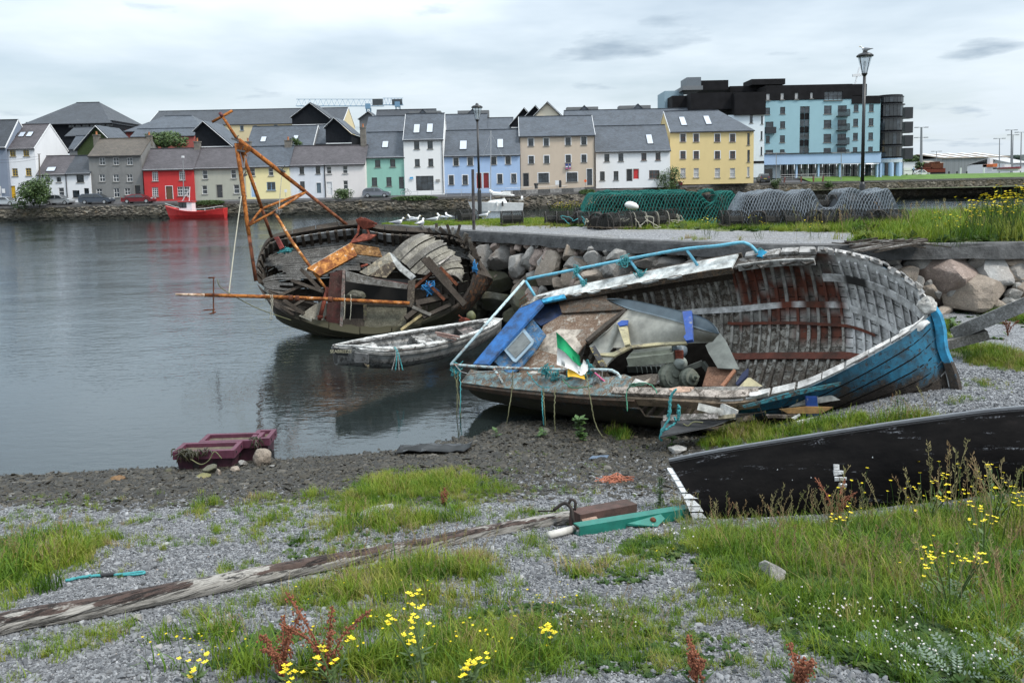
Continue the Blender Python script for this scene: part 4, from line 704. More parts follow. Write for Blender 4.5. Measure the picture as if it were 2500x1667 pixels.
p=hz(1800,416);t=thing('roof_mast','white mast with crossed aerial arms on the hotel roof','mast',(p.x,DH+4,p.z));m=M();q=hz(1802,270,DH+4);m.tube([(p.x,DH+4,p.z-3),q],.14,6);m.build('pole',BARGE,t);m=M();m.beam(hz(1740,344,DH+4),hz(1860,334,DH+4),.3,.5);m.build('arm',BARGE,t)
# dock sheds, lights and hill on the right
SH=plain('shed_cladding',(.20,.215,.23),.6,var=.2,scale=.3,bump=.6,bscale=3,stretch=(6,1,.1));SHR=plain('shed_roof',(.30,.25,.20),.7,var=.4,scale=.15,bump=.3,bscale=2);WSH=plain('white_shed',(.70,.71,.72),.6,var=.1)
def shed(label, D, x0, x1, ye, yb, yr, wall, roof, depth=30):
    P = lambda x, y, d=D: at(*z6(x, y), d); a, b = P(x0, (ye + yb) / 2), P(x1, (ye + yb) / 2); ze, zr = P((x0 + x1) / 2, ye).z, P((x0 + x1) / 2, yr, D + depth / 2).z
    t=thing('dock_shed',label,'shed',((a.x+b.x)/2,D,2),'dock sheds');m=M();m.bb(a.x,b.x,D,D+depth,2,ze);m.build('wall',wall,t);m=M();m.sheet([[V((a.x-.3,D-.5,ze+.05)),V((b.x+.3,D-.5,ze+.05))],[V((a.x-.3,D+depth/2,zr)),V((b.x+.3,D+depth/2,zr))],[V((a.x-.3,D+depth+.5,ze)),V((b.x+.3,D+depth+.5,ze))]],.2);r=m.build('roof',roof,t)
    for k in range(5 if x1 - x0 > 500 else 0): f = (k + .3) / 5; x = lerp(a.x, b.x, f); m = M(); m.beam((x, D - .3, ze + .25), (x, D + depth / 2, zr + .2), 1.8, .06, up=(0, -.3, 1)); m.build('roof_panel', WSH, r)
shed('large grey dock shed with a rusty tan roof and pale roof panels',330,920,1690,484,640,434,SH,SHR,40);shed('smaller grey dock shed with a pale roof left of the large one',350,640,918,506,640,488,SH,SHR,30);shed('white box shed beside the round hotel corner',300,490,650,520,640,518,WSH,WSH,20);shed('pale shed cut by the right edge of the photo',260,1700,1900,545,650,480,WSH,plain('pale_roof',(.42,.42,.42)),25);shed('low grey shed with a dark roof in front of the large dock shed',310,806,930,545,640,520,SH,SHR,20)
m = M(); pts = []
for i in range(90):
    X = 300 + i * 18; prof = interp(X, [(300, 8), (420, 16), (560, 22), (700, 26), (900, 36), (1100, 44), (1400, 52), (2000, 60)]); pts.append((X, prof + 3 * fbm(i * .3, 1)))
m.sheet([[V((x,1150,0))for x,z in pts],[V((x,1250,z*.8))for x,z in pts],[V((x,1400,z*1.15))for x,z in pts],[V((x,1900,0))for x,z in pts]]);m.build('hill',plain('wooded_hill',(.035,.05,.045),.95,var=.6,scale=.05,bump=.8,bscale=.08,dist=6),kind='structure')
m = M()
for i in range(700):
    X=R.uniform(310,1500);m.rock((X,1230+R.uniform(0,120),interp(X,[(300,8),(420,16),(560,22),(700,26),(900,36),(1100,44),(1400,52)])*R.uniform(.4,1.05)),(R.uniform(8,20),10,R.uniform(5,11)),i,1,None,.4)
m.build('hillside_trees', plain('far_trees', (.028, .045, .035), .95, var=.4, scale=.1), label='dark band of trees on the low hill beyond the docks', kind='stuff')
for i in range(26):
    X=R.uniform(420,1150);m=M();z=interp(X,[(300,8),(420,16),(560,22),(700,26),(900,36),(1100,44)])*R.uniform(.6,.95);w=R.uniform(8,18);m.bb(X-w/2,X+w/2,1215,1222,z,z+5);m.loft([[V((X-w/2,1214,z+5)),V((X-w/2,1223,z+5)),V((X-w/2,1218,z+8))],[V((X+w/2,1214,z+5)),V((X+w/2,1223,z+5)),V((X+w/2,1218,z+8))]]);m.build('hillside_house',WSH,label='tiny pale house on the wooded hill far right',cat='house',group='far houses on the hill',loc=(X,1218,z))
POLE = plain('galvanised_pole', (.22, .23, .24), .5, var=.2, bump=0)
def flood(label, zz, D, x, yt, yb, arms=1, r=.18):
    t_,b_=at(*zz(x,yt),D),at(*zz(x,yb),D);t=thing('light_mast',label,'lamp post',(b_.x,D,3.4),'light masts by the docks');m=M();m.tube([(b_.x,D,2.4),(t_.x,D,t_.z)],[r,r*.6],8);m.build('pole',POLE,t)
    for a in range(arms):
        m = M(); z = t_.z - a * 2.6; m.beam((t_.x - 1.2, D, z), (t_.x + 1.2, D, z), .12, .12); m.box((t_.x - 1.3, D, z), (.9, .5, .2)); m.box((t_.x + 1.3, D, z), (.9, .5, .2)); m.build('lamp_head', POLE, t)
flood('tall light mast with two tiers of lamps right of the round glass corner',z6,215,690,145,610,2,.42);flood('slim light mast in front of the large dock shed',z6,250,1570,270,610,1);flood('light mast with a wide arm near the right edge of the photo',z6,230,1815,200,490,1);flood('lattice-thin tall mast near the right edge of the photo',z6,250,1705,175,600,1,.3);flood('slim mast beside the lattice-thin tall mast',z6,252,1722,230,480,1);flood('short light pole between the sheds',z6,280,860,415,530,1);flood('slim dark lamp in front of the hotel canopy, left one',z5h,156,1068,1028,1250,1,.1);flood('slim dark lamp in front of the hotel canopy, right one',z5h,156,1642,1024,1240,1,.1)
# ================================================================== wreck kit
def project(p):
    d = V(p) - CAM; w = d.dot(CF); return PCX + FPX * d.dot(CR) / w, PCY - FPX * d.dot(CU) / w
class Hull:
    """a hull lofted between two gunwale lines and a keel; S(t, phi) is the skin, B(t, a, b) a place inside it"""
    def __init__(s, far, near, depth, foot=None, n=49, full=.78):
        s.n = n; s.F = curve(far, n); s.N = curve(near, n); s.full = full; s.Mi = [(a + b) / 2 for a, b in zip(s.F, s.N)]; s.U = [(a - b) / 2 for a, b in zip(s.F, s.N)]; s.K = []
        for i in range(n):
            t = i / (n - 1); ax = (s.Mi[min(i + 2, n - 1)] - s.Mi[max(i - 2, 0)]).normalized(); j = min(max(i, 3), n - 5); v = s.U[j].cross(ax).normalized()
            if v.z > 0: v = -v
            s.K.append(s.Mi[i] + v * interp(t, depth))
        if foot:
            k0 = int(n * .72); v0 = s.K[k0] - s.Mi[k0]; v1 = V(foot) - s.Mi[-1]
            for i in range(k0, n): f = sstep(0, 1, (i - k0) / (n - 1 - k0)); s.K[i] = s.Mi[i] + v0.lerp(v1, f)
    def at_(s, A, t): i = clamp(t) * (s.n - 1.0001); k = int(i); return A[k].lerp(A[k + 1], i - k)
    def S(s, t, p, off=0.):
        Mi, u = s.at_(s.Mi, t), s.at_(s.U, t); v = s.at_(s.K, t) - Mi; e = lerp(s.full, 1.0, sstep(.72, 1, t)); c, q = math.cos(p), math.sin(p); cc = math.copysign(abs(c) ** e, c); qq = abs(q) ** lerp(.85, 1.1, sstep(.7, 1, t))
        P = Mi + u * cc + v * qq
        if off: C = Mi + v * .15; P = P + (C - P).normalized() * min(off, (C - P).length * .6)
        return P
    def B(s, t, a, b): Mi = s.at_(s.Mi, t); return Mi + s.at_(s.U, t) * a + (s.at_(s.K, t) - Mi) * b
    def px(s, x, y, b=0.):
        best = None
        t0, t1, a0, a1 = 0., 1., -1.3, 1.3
        for _ in range(7):
            best = None
            for i in range(11):
                for j in range(11):
                    t, a = lerp(t0, t1, i / 10), lerp(a0, a1, j / 10); u, w = project(s.B(t, a, b)); d = (u - x) ** 2 + (w - y) ** 2
                    if best is None or d < best[0]: best = (d, t, a)
            dt, da = (t1 - t0) * .18, (a1 - a0) * .18; t0, t1, a0, a1 = max(0, best[1] - dt), min(1, best[1] + dt), best[2] - da, best[2] + da
        return s.B(best[1], best[2], b)
    def plank(s, name, mt, par, t0, t1, p0, p1, th, colf, nt=26, wob=.004):
        """one strake: colf(t, phi, outside) -> rgba paint"""
        vs_ = []; cols = []; ts = [lerp(t0, t1, i / (nt - 1)) for i in range(nt)]; sd = R.uniform(0, 99)
        for o in (0, 1):
            for t in ts:
                for p in (p0, p1):
                    vs_.append(s.S(t, p, (th if o else 0.) + wob * fbm(t * 9, sd, 0) + .001)); cols.append(colf(t, p, o == 0))
        k = nt * 2; fs = []
        for i in range(nt - 1):
            a = i * 2; fs += [(a, a + 1, a + 3, a + 2), (k + a, k + a + 2, k + a + 3, k + a + 1), (a, a + 2, k + a + 2, k + a), (a + 1, k + a + 1, k + a + 3, a + 3)]
        fs += [(0, k, k + 1, 1), (k - 2, k - 1, 2 * k - 1, 2 * k - 2)]; m = M(); m.add(vs_, fs); return m.build(name, mt, par, cols=cols)
    def rib(s, name, mt, par, t, p0, p1, w, d, off, colf, nn=22):
        rings = []; cols = []
        for i in range(nn):
            p=lerp(p0,p1,i/(nn-1));A=s.S(t,p,off);Bq=s.S(t,p,off+d);ax=(s.S(min(1,t+.02),p,off)-s.S(max(0,t-.02),p,off)).normalized()*w/2;rings.append([A-ax,A+ax,Bq+ax,Bq-ax]);cols+=[colf(t,p,False)]*4
        m = M(); m.loft(rings); return m.build(name, mt, par, cols=cols)
    def run(s, name, mt, par, t0, t1, phi, w, d, off, colf, nn=24):
        """a longitudinal timber: stringer, clamp or rail"""
        rings = []; cols = []
        for i in range(nn):
            t=lerp(t0,t1,i/(nn-1));p=phi(t)if callable(phi)else phi;A=s.S(t,p,off);Bq=s.S(t,p,off+d);du=(s.S(t,p+.02,off)-s.S(t,p-.02,off)).normalized()*w/2;rings.append([A-du,A+du,Bq+du,Bq-du]);cols+=[colf(t,p,False)]*4
        m = M(); m.loft(rings); return m.build(name, mt, par, cols=cols)
def m_aged(name, wood, wood2, scale=9., grain=(1, 1, 1), rough=.85, weed=None):
    """bare weathered timber under whatever paint the 'paint' attribute still leaves on it"""
    n = NT(name); a = n.node('ShaderNodeAttribute', attribute_name='paint'); co = n.map(grain)
    g = n.noise(34, 7, .72, co); g2 = n.noise(3.2, 6, .7); w = n.ramp(n.math('ADD', n.math('MULTIPLY', g, .65), n.math('MULTIPLY', g2, .35)), [(.33, tuple(x * .3 for x in wood)), (.5, wood), (.66, wood2)])
    f = n.math('ADD', n.math('ADD', n.math('MULTIPLY', n.noise(scale, 9, .7, co, .5), .75), n.math('MULTIPLY', n.noise(scale * 5, 5, .7), .3)), n.math('SUBTRACT', a.outputs['Alpha'], 1.02)); k = n.ramp(f, [(.0, 0), (.055, 1)])
    pc=n.mix(n.ramp(n.noise(5,7,.7),[(.34,.75),(.6,0)]),a.outputs['Color'],(.016,.014,.011));c=n.mix(k,w,pc);c=n.mix(n.ramp(n.noise(1.7,6,.7,n.map((1,1,1),(5,1,3))),[(.48,0),(.75,.6)]),c,(.03,.025,.016))
    if weed:sz=n.node('ShaderNodeSeparateXYZ');n.L(n.co,sz.inputs[0]);z=n.math('ADD',sz.outputs[2],n.math('MULTIPLY',n.math('SUBTRACT',n.noise(3,6),.5),.55));c=n.mix(n.ramp(n.math('ADD',z,weed),[(.3,.92),(.62,0)]),c,(.035,.032,.014))
    return n.fin(c, rough, 0, n.bump(n.math('ADD', n.math('MULTIPLY', k, .5), n.math('MULTIPLY', g, .7)), .8, .012))
AGED=m_aged('aged_timber',(.075,.058,.043),(.21,.185,.16));AGEDD=m_aged('dark_aged_timber',(.038,.028,.020),(.11,.09,.07));AGEDG=m_aged('grey_aged_timber',(.13,.12,.105),(.33,.315,.29));AGEDO=m_aged('outer_timber',(.030,.022,.017),(.085,.064,.046),weed=.15)
def flatcols(m, c): return [c] * len(m.v)
def solid(mb, name, mt, par, c=None, **k): return mb.build(name, mt, par, cols=flatcols(mb, c) if c else None, **k)
RUST=rust('orange_rust');RUSTD=rust('dark_rust',(.17,.06,.03),(.07,.03,.02),(.30,.16,.10),.66);RUSTR=rust('red_rust',(.20,.055,.035),(.11,.03,.02),(.33,.13,.08),.68);RUSTW=rust('white_rust',(.50,.22,.06),(.20,.07,.03),(.68,.60,.50),.54,4.)
ROPE={k:plain('rope_'+k,c,.8,var=.4,scale=30,bump=.5,bscale=150)for k,c in dict(teal=(.05,.28,.30),blue=(.03,.22,.50),green=(.05,.20,.12),pale=(.42,.40,.32),olive=(.14,.14,.07),pink=(.62,.12,.26),orange=(.40,.17,.10),grey=(.25,.25,.24)).items()}
def rope(pts, r, mt, par, name='rope', sag=0., wob=.0, n=24, **k):
    P = curve(pts, n) if len(pts) > 1 else pts
    P=[p+V((wob*fbm(i*.9,1,r*99),wob*fbm(i*.9,7,r*99),wob*fbm(i*.9,3)-sag*math.sin(math.pi*i/(n-1))))for i,p in enumerate(P)];m=M();m.tube(P,r,5);return m.build(name,mt,par,smooth=True,**k)
def tangle(c, size, k, r, mt, par, name='rope_tangle', **kw):
    m = M(); c = V(c)
    for i in range(k):
        pts = [c + V((R.gauss(0, size[0] * .45), R.gauss(0, size[1] * .45), R.gauss(0, size[2] * .45))) for _ in range(6)]; m.tube(curve(pts, 22), r, 4)
    return m.build(name, mt, par, smooth=True, **kw)

# ================================================================== the blue wreck
y3, y4, y7 = Z(1080, 560, 2.903), Z(1650, 580, 3.016), Z(1420, 720, 4.356)
far_ = [at(1304, 727, 15.7), at(1390, 706, 15.4), at(1562, 672, 14.9), at(1700, 646, 14.4), at(1879, 616, 13.7), at(1981, 611, 13.2), at(2048, 616, 12.8), at(2131, 637, 12.3), at(2214, 681, 11.8), at(2280, 745, 11.22)]
near_=[at(1132,934,14.35),at(1252,948,13.6),at(1424,962,12.6),at(1597,969,11.8),at(1700,974,11.4),at(1809,976,11.1),at(1948,949,10.9),at(2048,906,10.8),at(2147,854,10.85),at(2230,804,11.0),at(2278,758,11.2)]
BH = Hull(far_, near_, [(0, 1.0), (.12, 1.2), (.5, 1.5), (.8, 1.5), (1, 1.3)], at(2331, 1016, 10.95))
bw = thing('wrecked_fishing_boat', 'large broken wooden boat with blue bow, light blue rail and open ribbed hull, heeled over', 'boat', at(1700, 1060, 12.3))
BLUE, LBLUE, WHT, REDB, BLK, GRY = (.011, .125, .215), (.025, .25, .44), (.66, .66, .65), (.135, .035, .018), (.018, .02, .024), (.30, .29, .27)
def c_out(t, p, outside):
    if outside:
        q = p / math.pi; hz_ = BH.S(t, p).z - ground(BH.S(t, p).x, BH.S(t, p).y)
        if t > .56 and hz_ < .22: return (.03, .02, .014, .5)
        if t > .56: return (*BLUE, .60) if q > .62 else ((.04, .022, .015, .62) if q > .45 else (*BLUE, .6))
        f = fbm(t * 30, q * 30); return ((.03, .10, .15, .46) if f > .05 else (.012, .013, .015, .5))
    q = p / math.pi
    if t > .74: return (*WHT, .80)
    if t > .5 and q < .26: return (*(REDB if fbm(t * 14, q * 22) > -.12 else GRY), .62)
    if t > .62 and q < .36: return (*REDB, .6)
    if q > .5: return (.07, .055, .04, .45)
    return (.35, .33, .29, .52 if t > .35 else .38)
NS = 24; oilm = plain('black_caulk', (.009, .008, .007), .9, spec=.1)
for k in range(NS):
    p0, p1 = math.pi * (.004 + k / NS * .992), math.pi * (.004 + (k + .975) / NS * .992)
    if k >= 20:      # the broken near side: top strakes sprung and missing amidships
        a, b = {20: (.52, .60), 21: (.47, .61), 22: (.43, .64), 23: (.40, .60)}[k]; BH.plank('plank', AGEDO, bw, 0, a, p0, p1, .03, c_out, 22); BH.plank('plank', AGEDO, bw, b, 1, p0, p1, .03, c_out, 20)
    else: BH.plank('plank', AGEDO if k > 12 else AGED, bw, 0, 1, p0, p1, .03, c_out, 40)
for k in range(1, NS):      # dark caulking lines between the strakes
    if k in (21, 22, 23): BH.run('seam', oilm, bw, .62, .985, math.pi * (.004 + (k - .012) / NS * .992), .016, .02, -.003, lambda t, p, o: (0, 0, 0, 0), 18)
    else: BH.run('seam', oilm, bw, .0, .985, math.pi * (.004 + (k - .012) / NS * .992), .016, .024, -.003 if k > 12 else .006, lambda t, p, o: (0, 0, 0, 0), 30)
def c_rib(t, p, o):
    q = p / math.pi
    if t > .74: return (*WHT, .78)
    if t > .5 and q < .27: return (*(REDB if fbm(t * 40, q * 8) > .08 else GRY), .62)
    return (.36, .345, .31, .56) if q < .45 else (.10, .07, .055, .45)
for i in range(40):
    t = .10 + .87 * i / 39; BH.rib('rib', AGED if t < .74 else AGEDG, bw, t + R.uniform(-.004, .004), math.pi * R.uniform(.012, .03), math.pi * (R.uniform(.6, .8) if .4 < t < .62 else .9), R.uniform(.038, .055), .05, .033, c_rib)
c_s1 = lambda t, p, o: (*(WHT if t < .60 or t > .745 or (fbm(t * 30, 2) > .15) else REDB), .72)
BH.run('stringer',AGEDG,bw,.16,.745,lambda t:math.pi*lerp(.16,.215,t),.10,.03,.068,c_s1,34);BH.run('stringer',AGEDG,bw,.75,.985,lambda t:math.pi*lerp(.21,.27,(t-.75)*4),.11,.03,.068,lambda t,p,o:(*WHT,.82),16)
BH.run('stringer', AGED, bw, .47, .80, lambda t: math.pi * lerp(.245, .30, (t - .47) * 3), .05, .028, .068, lambda t, p, o: (*REDB, .8), 20)
BH.run('stringer', AGED, bw, .36, .84, lambda t: math.pi * lerp(.375, .43, (t - .36) * 2), .13, .035, .068, lambda t, p, o: (.155, .045, .028, .86), 26)
BH.run('clamp_timber',AGEDG,bw,.70,.97,math.pi*.085,.13,.035,.068,lambda t,p,o:(*((.02,.02,.02)if.755<t<.80 else WHT),.85),20);BH.run('clamp_timber',AGEDD,bw,.05,.5,math.pi*.045,.16,.03,.06,lambda t,p,o:(.08,.06,.045,.4),20)
# side decks and rails along the gunwales
def strip(t0, t1, a0, a1, b0, b1, th, name, mt, c, nn=18, rag=0., par=bw):
    G = []; cols = []
    for i in range(nn):
        t = lerp(t0, t1, i / (nn - 1)); w = rag * fbm(t * 40, a0 * 7); G.append([BH.B(t, a0, b0), BH.B(t, lerp(a0, a1, .5), (b0 + b1) / 2), BH.B(t, a1 + w, b1)])
    m = M(); m.sheet(G, th); return solid(m, name, mt, par, c)
strip(.0,.52,1.04,.80,-.015,-.03,.035,'side_deck',m_aged('white_deck',(.20,.13,.085),(.36,.31,.26),6),(.62,.64,.62,.84),24,.05);strip(.005,.525,1.06,1.055,.0,.10,.03,'rub_rail',AGED,(.11,.07,.045,.5))
strip(.0,.52,.80,.795,-.03,.055,.03,'deck_edge',AGED,(.20,.13,.08,.5));strip(.52,.70,1.0,.82,.02,.0,.035,'side_deck',AGEDD,(.20,.19,.18,.5),12,.12);strip(.53,.70,.83,.825,-.02,.06,.03,'deck_edge',AGEDG,(.45,.45,.43,.7),12)
strip(.0,.42,-1.04,-.78,-.015,-.03,.04,'side_deck',m_aged('teal_deck',(.15,.10,.065),(.33,.29,.24),8),(.20,.29,.30,.52),20,.06);strip(.0,.44,-1.07,-1.06,-.01,.09,.05,'rub_rail',AGED,(.14,.085,.055,.55),20);strip(.0,.2,-.78,-.775,-.03,.05,.03,'deck_edge',AGED,(.14,.08,.05,.5),10)
strip(.39, .66, -1.02, -.94, -.03, -.03, .05, 'gunwale_timber', AGED, (.44, .38, .33, .55), 14); strip(.41, .66, -1.05, -1.04, -.02, .085, .04, 'gunwale_timber', AGED, (.30, .22, .15, .6), 14)
for k in range(11):     # far bow cap: short broken lengths
    t0 = .54 + k * .041; strip(t0, t0 + R.uniform(.028, .039), 1.03, R.uniform(.93, .97) - .1 * (t0 > .9), -.02 + R.uniform(-.012, .01), -.02 + R.uniform(-.015, .01), .05, 'cap_rail', AGEDG, (.56, .54, .52, R.uniform(.5, .8)), 5)
for k in range(14): t0 = .69 + k * .021; strip(t0, t0 + .012, .985, .955, R.uniform(-.07, -.045), R.uniform(-.06, -.04), .09, 'frame_head', AGEDG, (.5, .48, .46, .6), 3)
for k in range(9): t0 = .60 + k * .042; strip(t0, t0 + R.uniform(.034, .041), -1.03, -.95, -.015 + R.uniform(-.008, .008), -.02, .035, 'cap_rail', AGEDG, (.60, .59, .57, R.uniform(.6, .85)), 6)
# stem post and torn stem head
m = M(); rings = []
st = [at(2262, 733, 11.26), at(2286, 760, 11.18), at(2299, 800, 11.12), at(2304, 850, 11.08), at(2326, 905, 11.0), at(2339, 960, 10.95), at(2333, 1030, 10.95)]
SP = curve(st, 16)
for i, p in enumerate(SP): w = .075; rings.append([p + V((-.10, -.02, 0)), p + V((-.02, -.08, 0)), p + V((.05, -.03, 0)), p + V((.04, .06, 0)), p + V((-.06, .09, 0))])
m.loft(rings); m.build('stem_post', AGEDO, bw, cols=[(*LBLUE, .86 if i // 5 < 8 else .4) for i in range(len(m.v))])
m=M();m.rock(at(2262,745,11.2),(.34,.2,.22),5,2,(0,-.6,0),.4,3);solid(m,'stem_head',AGED,bw,(.6,.58,.54,.62));m=M();m.rock(at(2232,800,11.1),(.42,.14,.16),8,2,(0,-.5,0),.4,2);solid(m,'stem_head',AGEDG,bw,(.7,.7,.68,.8))
# transom
m = M(); G = [[BH.S(0, math.pi * (1 - j / 12)) for j in range(13)], [BH.B(0, -math.cos(math.pi * (1 - j / 12)) * -.2, .1) for j in range(13)]]; m.sheet(G, .03); solid(m, 'transom', AGEDO, bw, (.03, .05, .06, .5))
# plates given as photo outlines laid at a depth b inside the hull
def inpl(zf, pts, b, th, name, mt, c=None, par=bw):
    P = [BH.px(*zf(x, y), (q[0] if q else b)) for x, y, *q in pts]; m = M(); m.plate(P, th); return solid(m, name, mt, par, c)
def along(zf, pts, b): return [BH.px(*zf(x, y), (q[0] if q else b)) for x, y, *q in pts]
cab = m_aged('cabin_blue_timber', (.16, .17, .19), (.30, .31, .32), 11)
inpl(y3, [(205, 952), (400, 745), (565, 548), (700, 508), (722, 540), (560, 720), (330, 968)], -.06, .05, 'cabin_side', cab, (.02, .125, .36, .68))
q=inpl(y3,[(352,928),(505,745),(628,622),(738,755),(662,862),(560,985),(482,1042)],.05,.04,'cabin_panel',cab,(.035,.14,.29,.56));inpl(y3,[(432,852),(575,698),(652,792),(640,820),(522,946),(505,940)],-.03,.02,'window_frame',plain('port_rubber',(.22,.30,.36),.6),None,q);inpl(y3,[(460,850),(572,728),(628,800),(520,915)],-.05,.012,'window_pane',plain('dirty_pane',(.10,.11,.105),.25,var=.5,scale=8),None,q)
inpl(y3,[(700,505),(870,470),(880,495),(720,528)],-.04,.04,'cabin_edge',cab,(.04,.36,.60,.82));inpl(y3,[(640,640),(720,530),(860,545),(850,620),(700,690)],.2,.03,'cabin_panel',cab,(.02,.05,.14,.7))
inpl(y3,[(545,560),(650,490),(740,470),(690,500),(600,545)],-.09,.03,'flaking_board',AGED,(.4,.38,.34,.5));inpl(y3,[(330,968),(352,928),(482,1042),(460,1055)],.1,.04,'cabin_panel',cab,(.02,.04,.07,.7))
ply=m_aged('delaminated_ply',(.145,.088,.055),(.33,.28,.23),5.5);inpl(y3,[(720,690),(850,612),(1080,600),(1310,590),(1170,700),(1030,795),(960,900),(930,1010),(515,1052),(665,868)],.16,.03,'deck_sheet',ply,(.42,.37,.31,.47));inpl(y3,[(820,500),(1160,450),(1180,520),(1310,575),(850,600)],.12,.03,'deck_sheet',AGED,(.12,.07,.04,.5))
inpl(y3, [(740, 745), (800, 700), (905, 715), (1005, 710), (945, 765), (990, 830), (960, 890), (900, 935), (600, 1000), (680, 860)], .145, .012, 'torn_veneer', ply, (.48, .42, .35, .66))
inpl(y3,[(530,1045),(640,1010),(735,1018),(680,1058),(560,1058)],.10,.02,'loose_board',AGEDG,(.5,.47,.42,.6));inpl(y3,[(1020,800),(1160,680),(1300,580),(1312,595),(1170,705),(1040,812)],.04,.06,'broken_beam',AGEDD,(.4,.3,.26,.3))
# wheelhouse top torn off and folded over the engine
gel=plain('grey_gelcoat',(.27,.265,.23),.6,var=.45,scale=3,bump=.3,bscale=20);gel_shaded=plain('shaded_gelcoat',(.085,.115,.135),.5,var=.3,scale=3,bump=.25);crm=worn('cream_edge',(.50,.44,.26),(.26,.22,.16),.42,6)
def foldsheet(top, bot, zf, b0, b1, nn, mt, name, belly=0.):
    A,Bc=curve(along(zf,top,b0),nn),curve(along(zf,bot,b1),nn);G=[[a.lerp(b,j/6)+V((0,-belly*math.sin(math.pi*j/6),belly*.6*math.sin(math.pi*j/6)))for j in range(7)]for a,b in zip(A,Bc)];m=M();m.sheet(G,.012);return m.build(name,mt,bw,smooth=True)
foldsheet([(262,45),(480,45),(790,105),(1080,175),(1290,235),(1400,310),(1462,410)],[(262,50),(500,150),(760,215),(1000,280),(1200,345),(1340,385),(1460,420)],y7,-.22,-.16,20,gel_shaded,'cabin_roof_edge')  # fold turned away from the light: its shade put into a darker gelcoat
foldsheet([(490, 155), (760, 218), (1000, 282), (1200, 347), (1340, 388), (1462, 420)], [(330, 560), (560, 565), (800, 540), (1120, 518), (1280, 512), (1392, 500)], y7, -.16, .02, 18, gel, 'cabin_roof', .05)
foldsheet([(490,155),(400,250),(300,350),(240,400)],[(330,560),(250,640),(160,620),(85,545)],y7,-.16,.02,12,gel,'cabin_roof',.03);inpl(y7,[(540,560),(800,535),(1118,515),(1120,492),(800,505),(520,535)],-.02,.03,'cream_rim',crm);inpl(y7,[(140,640),(345,650),(520,560),(500,530),(330,610),(200,620)],-.02,.03,'cream_rim',crm);inpl(y7,[(250,760),(345,650),(350,610),(180,600),(210,700)],.0,.03,'torn_panel',gel)
inpl(y7,[(1082,200),(1180,192),(1192,500),(1120,512),(1095,470),(1120,440)],-.20,.05,'blue_post',worn('blue_post_paint',(.02,.08,.34),(.5,.45,.3),.36));inpl(y7,[(385,310),(500,280),(490,330),(525,545),(470,560),(400,360)],-.14,.05,'cream_post',crm);inpl(y7,[(385,312),(430,285),(500,280),(490,330),(410,345)],-.17,.03,'blue_cap',worn('blue_post_paint',(.02,.08,.34),(.5,.45,.3),.36))
inpl(y7,[(100,590),(150,555),(290,790),(215,785)],-.05,.05,'striped_leg',worn('black_leg_paint',(.02,.022,.03),(.55,.42,.12),.45));inpl(y7,[(1320,545),(1480,420),(1540,500),(1682,800),(1450,785),(1350,620)],.18,.02,'bent_panel',plain('grey_green_panel',(.13,.14,.125),.6,var=.5,scale=4));inpl(y7,[(1290,990),(1350,785),(1650,788),(1500,990)],.25,.04,'hatch_board',m_aged('hatch_timber',(.13,.062,.035),(.24,.14,.09)),(.2,.1,.06,.3));inpl(y7,[(1480,990),(1630,790),(1650,800),(1640,990)],.2,.04,'hatch_board',AGEDD,(.1,.05,.03,.3))
inpl(y7,[(1480,975),(1620,800),(1645,815),(1515,985)],.17,.03,'hatch_cleat',m_aged('hatch_cleat_timber',(.25,.11,.06),(.35,.18,.1)),(.25,.1,.06,.3));inpl(y7,[(1645,960),(1720,850),(1780,800),(1770,880),(1660,985)],.12,.05,'blue_cloth',plain('navy_cloth',(.012,.018,.05),.9));inpl(y7,[(1670,990),(1770,890),(1800,890),(1935,985)],.08,.02,'loose_board',crm)
oil = plain('bay_shade', (.006, .0055, .005), .9, var=.5, scale=5, spec=.0); inpl(y7, [(250, 790), (420, 640), (560, 575), (1120, 525), (1390, 525), (1640, 780), (1320, 1000), (820, 970), (330, 900)], .46, .03, 'engine_bay_shade', oil)  # near-black plate behind the engine, the bay's shade put into its colour
# engine lump with its gearbox
eng = plain('engine_green', (.10, .11, .085), .6, var=.45, scale=9, bump=.4, bscale=40); engd = plain('engine_dark', (.05, .055, .048), .6, var=.5, scale=9); engp = plain('engine_pipe', (.20, .22, .20), .5, var=.3)
def ep(x, y, b=.3): return BH.px(*y7(x, y), b)
en = bw
a,b=ep(510,690,.14),ep(1000,640,.14);m=M();m.beam(a,b,.2,.15,up=(0,-.3,1));m.beam(a+V((.05,.02,.1)),b+V((-.05,.02,.1)),.15,.06,up=(0,-.3,1));m.build('rocker_cover',plain('rocker_cream',(.34,.35,.28),.5,var=.35,scale=8),bw)
m=M();m.beam(b+V((-.02,-.03,0)),b+V((.1,-.03,0)),.19,.18);m.build('rusty_end_cover',RUSTR,bw);m=M();m.tube(curve([ep(580,630,.15),ep(700,610,.12),ep(880,580,.12),ep(930,590,.14)],10),.045,10);m.build('coolant_pipe',engp,bw,smooth=True);m=M();m.tube([ep(640,620,.08),ep(800,565,.08)],.015,6);m.build('fuel_line',engp,bw)
m=M();m.tube([ep(975,580,.1),ep(1030,540,.06)],.06,12);m.tube([ep(1030,590,.14),ep(1090,600,.14)],.09,14);m.build('oil_filter',plain('filter_blue',(.14,.18,.21),.5),bw,smooth=True);m=M();c=ep(1048,728,.2);m.lathe([(.02,-.09),(.09,-.09),(.1,-.03),(.1,.06),(.05,.07),(.04,.11),(.01,.11)],16);m.v=[tuple(c+Euler((1.2,.3,0)).to_matrix()@V(p))for p in m.v];m.build('pulley',engp,bw,smooth=True)
m = M(); c0 = ep(760, 800, .45); m.beam(ep(540, 800, .5), ep(930, 800, .5), .34, .3, up=(0, -.3, 1)); m.build('engine_block', engd, bw)
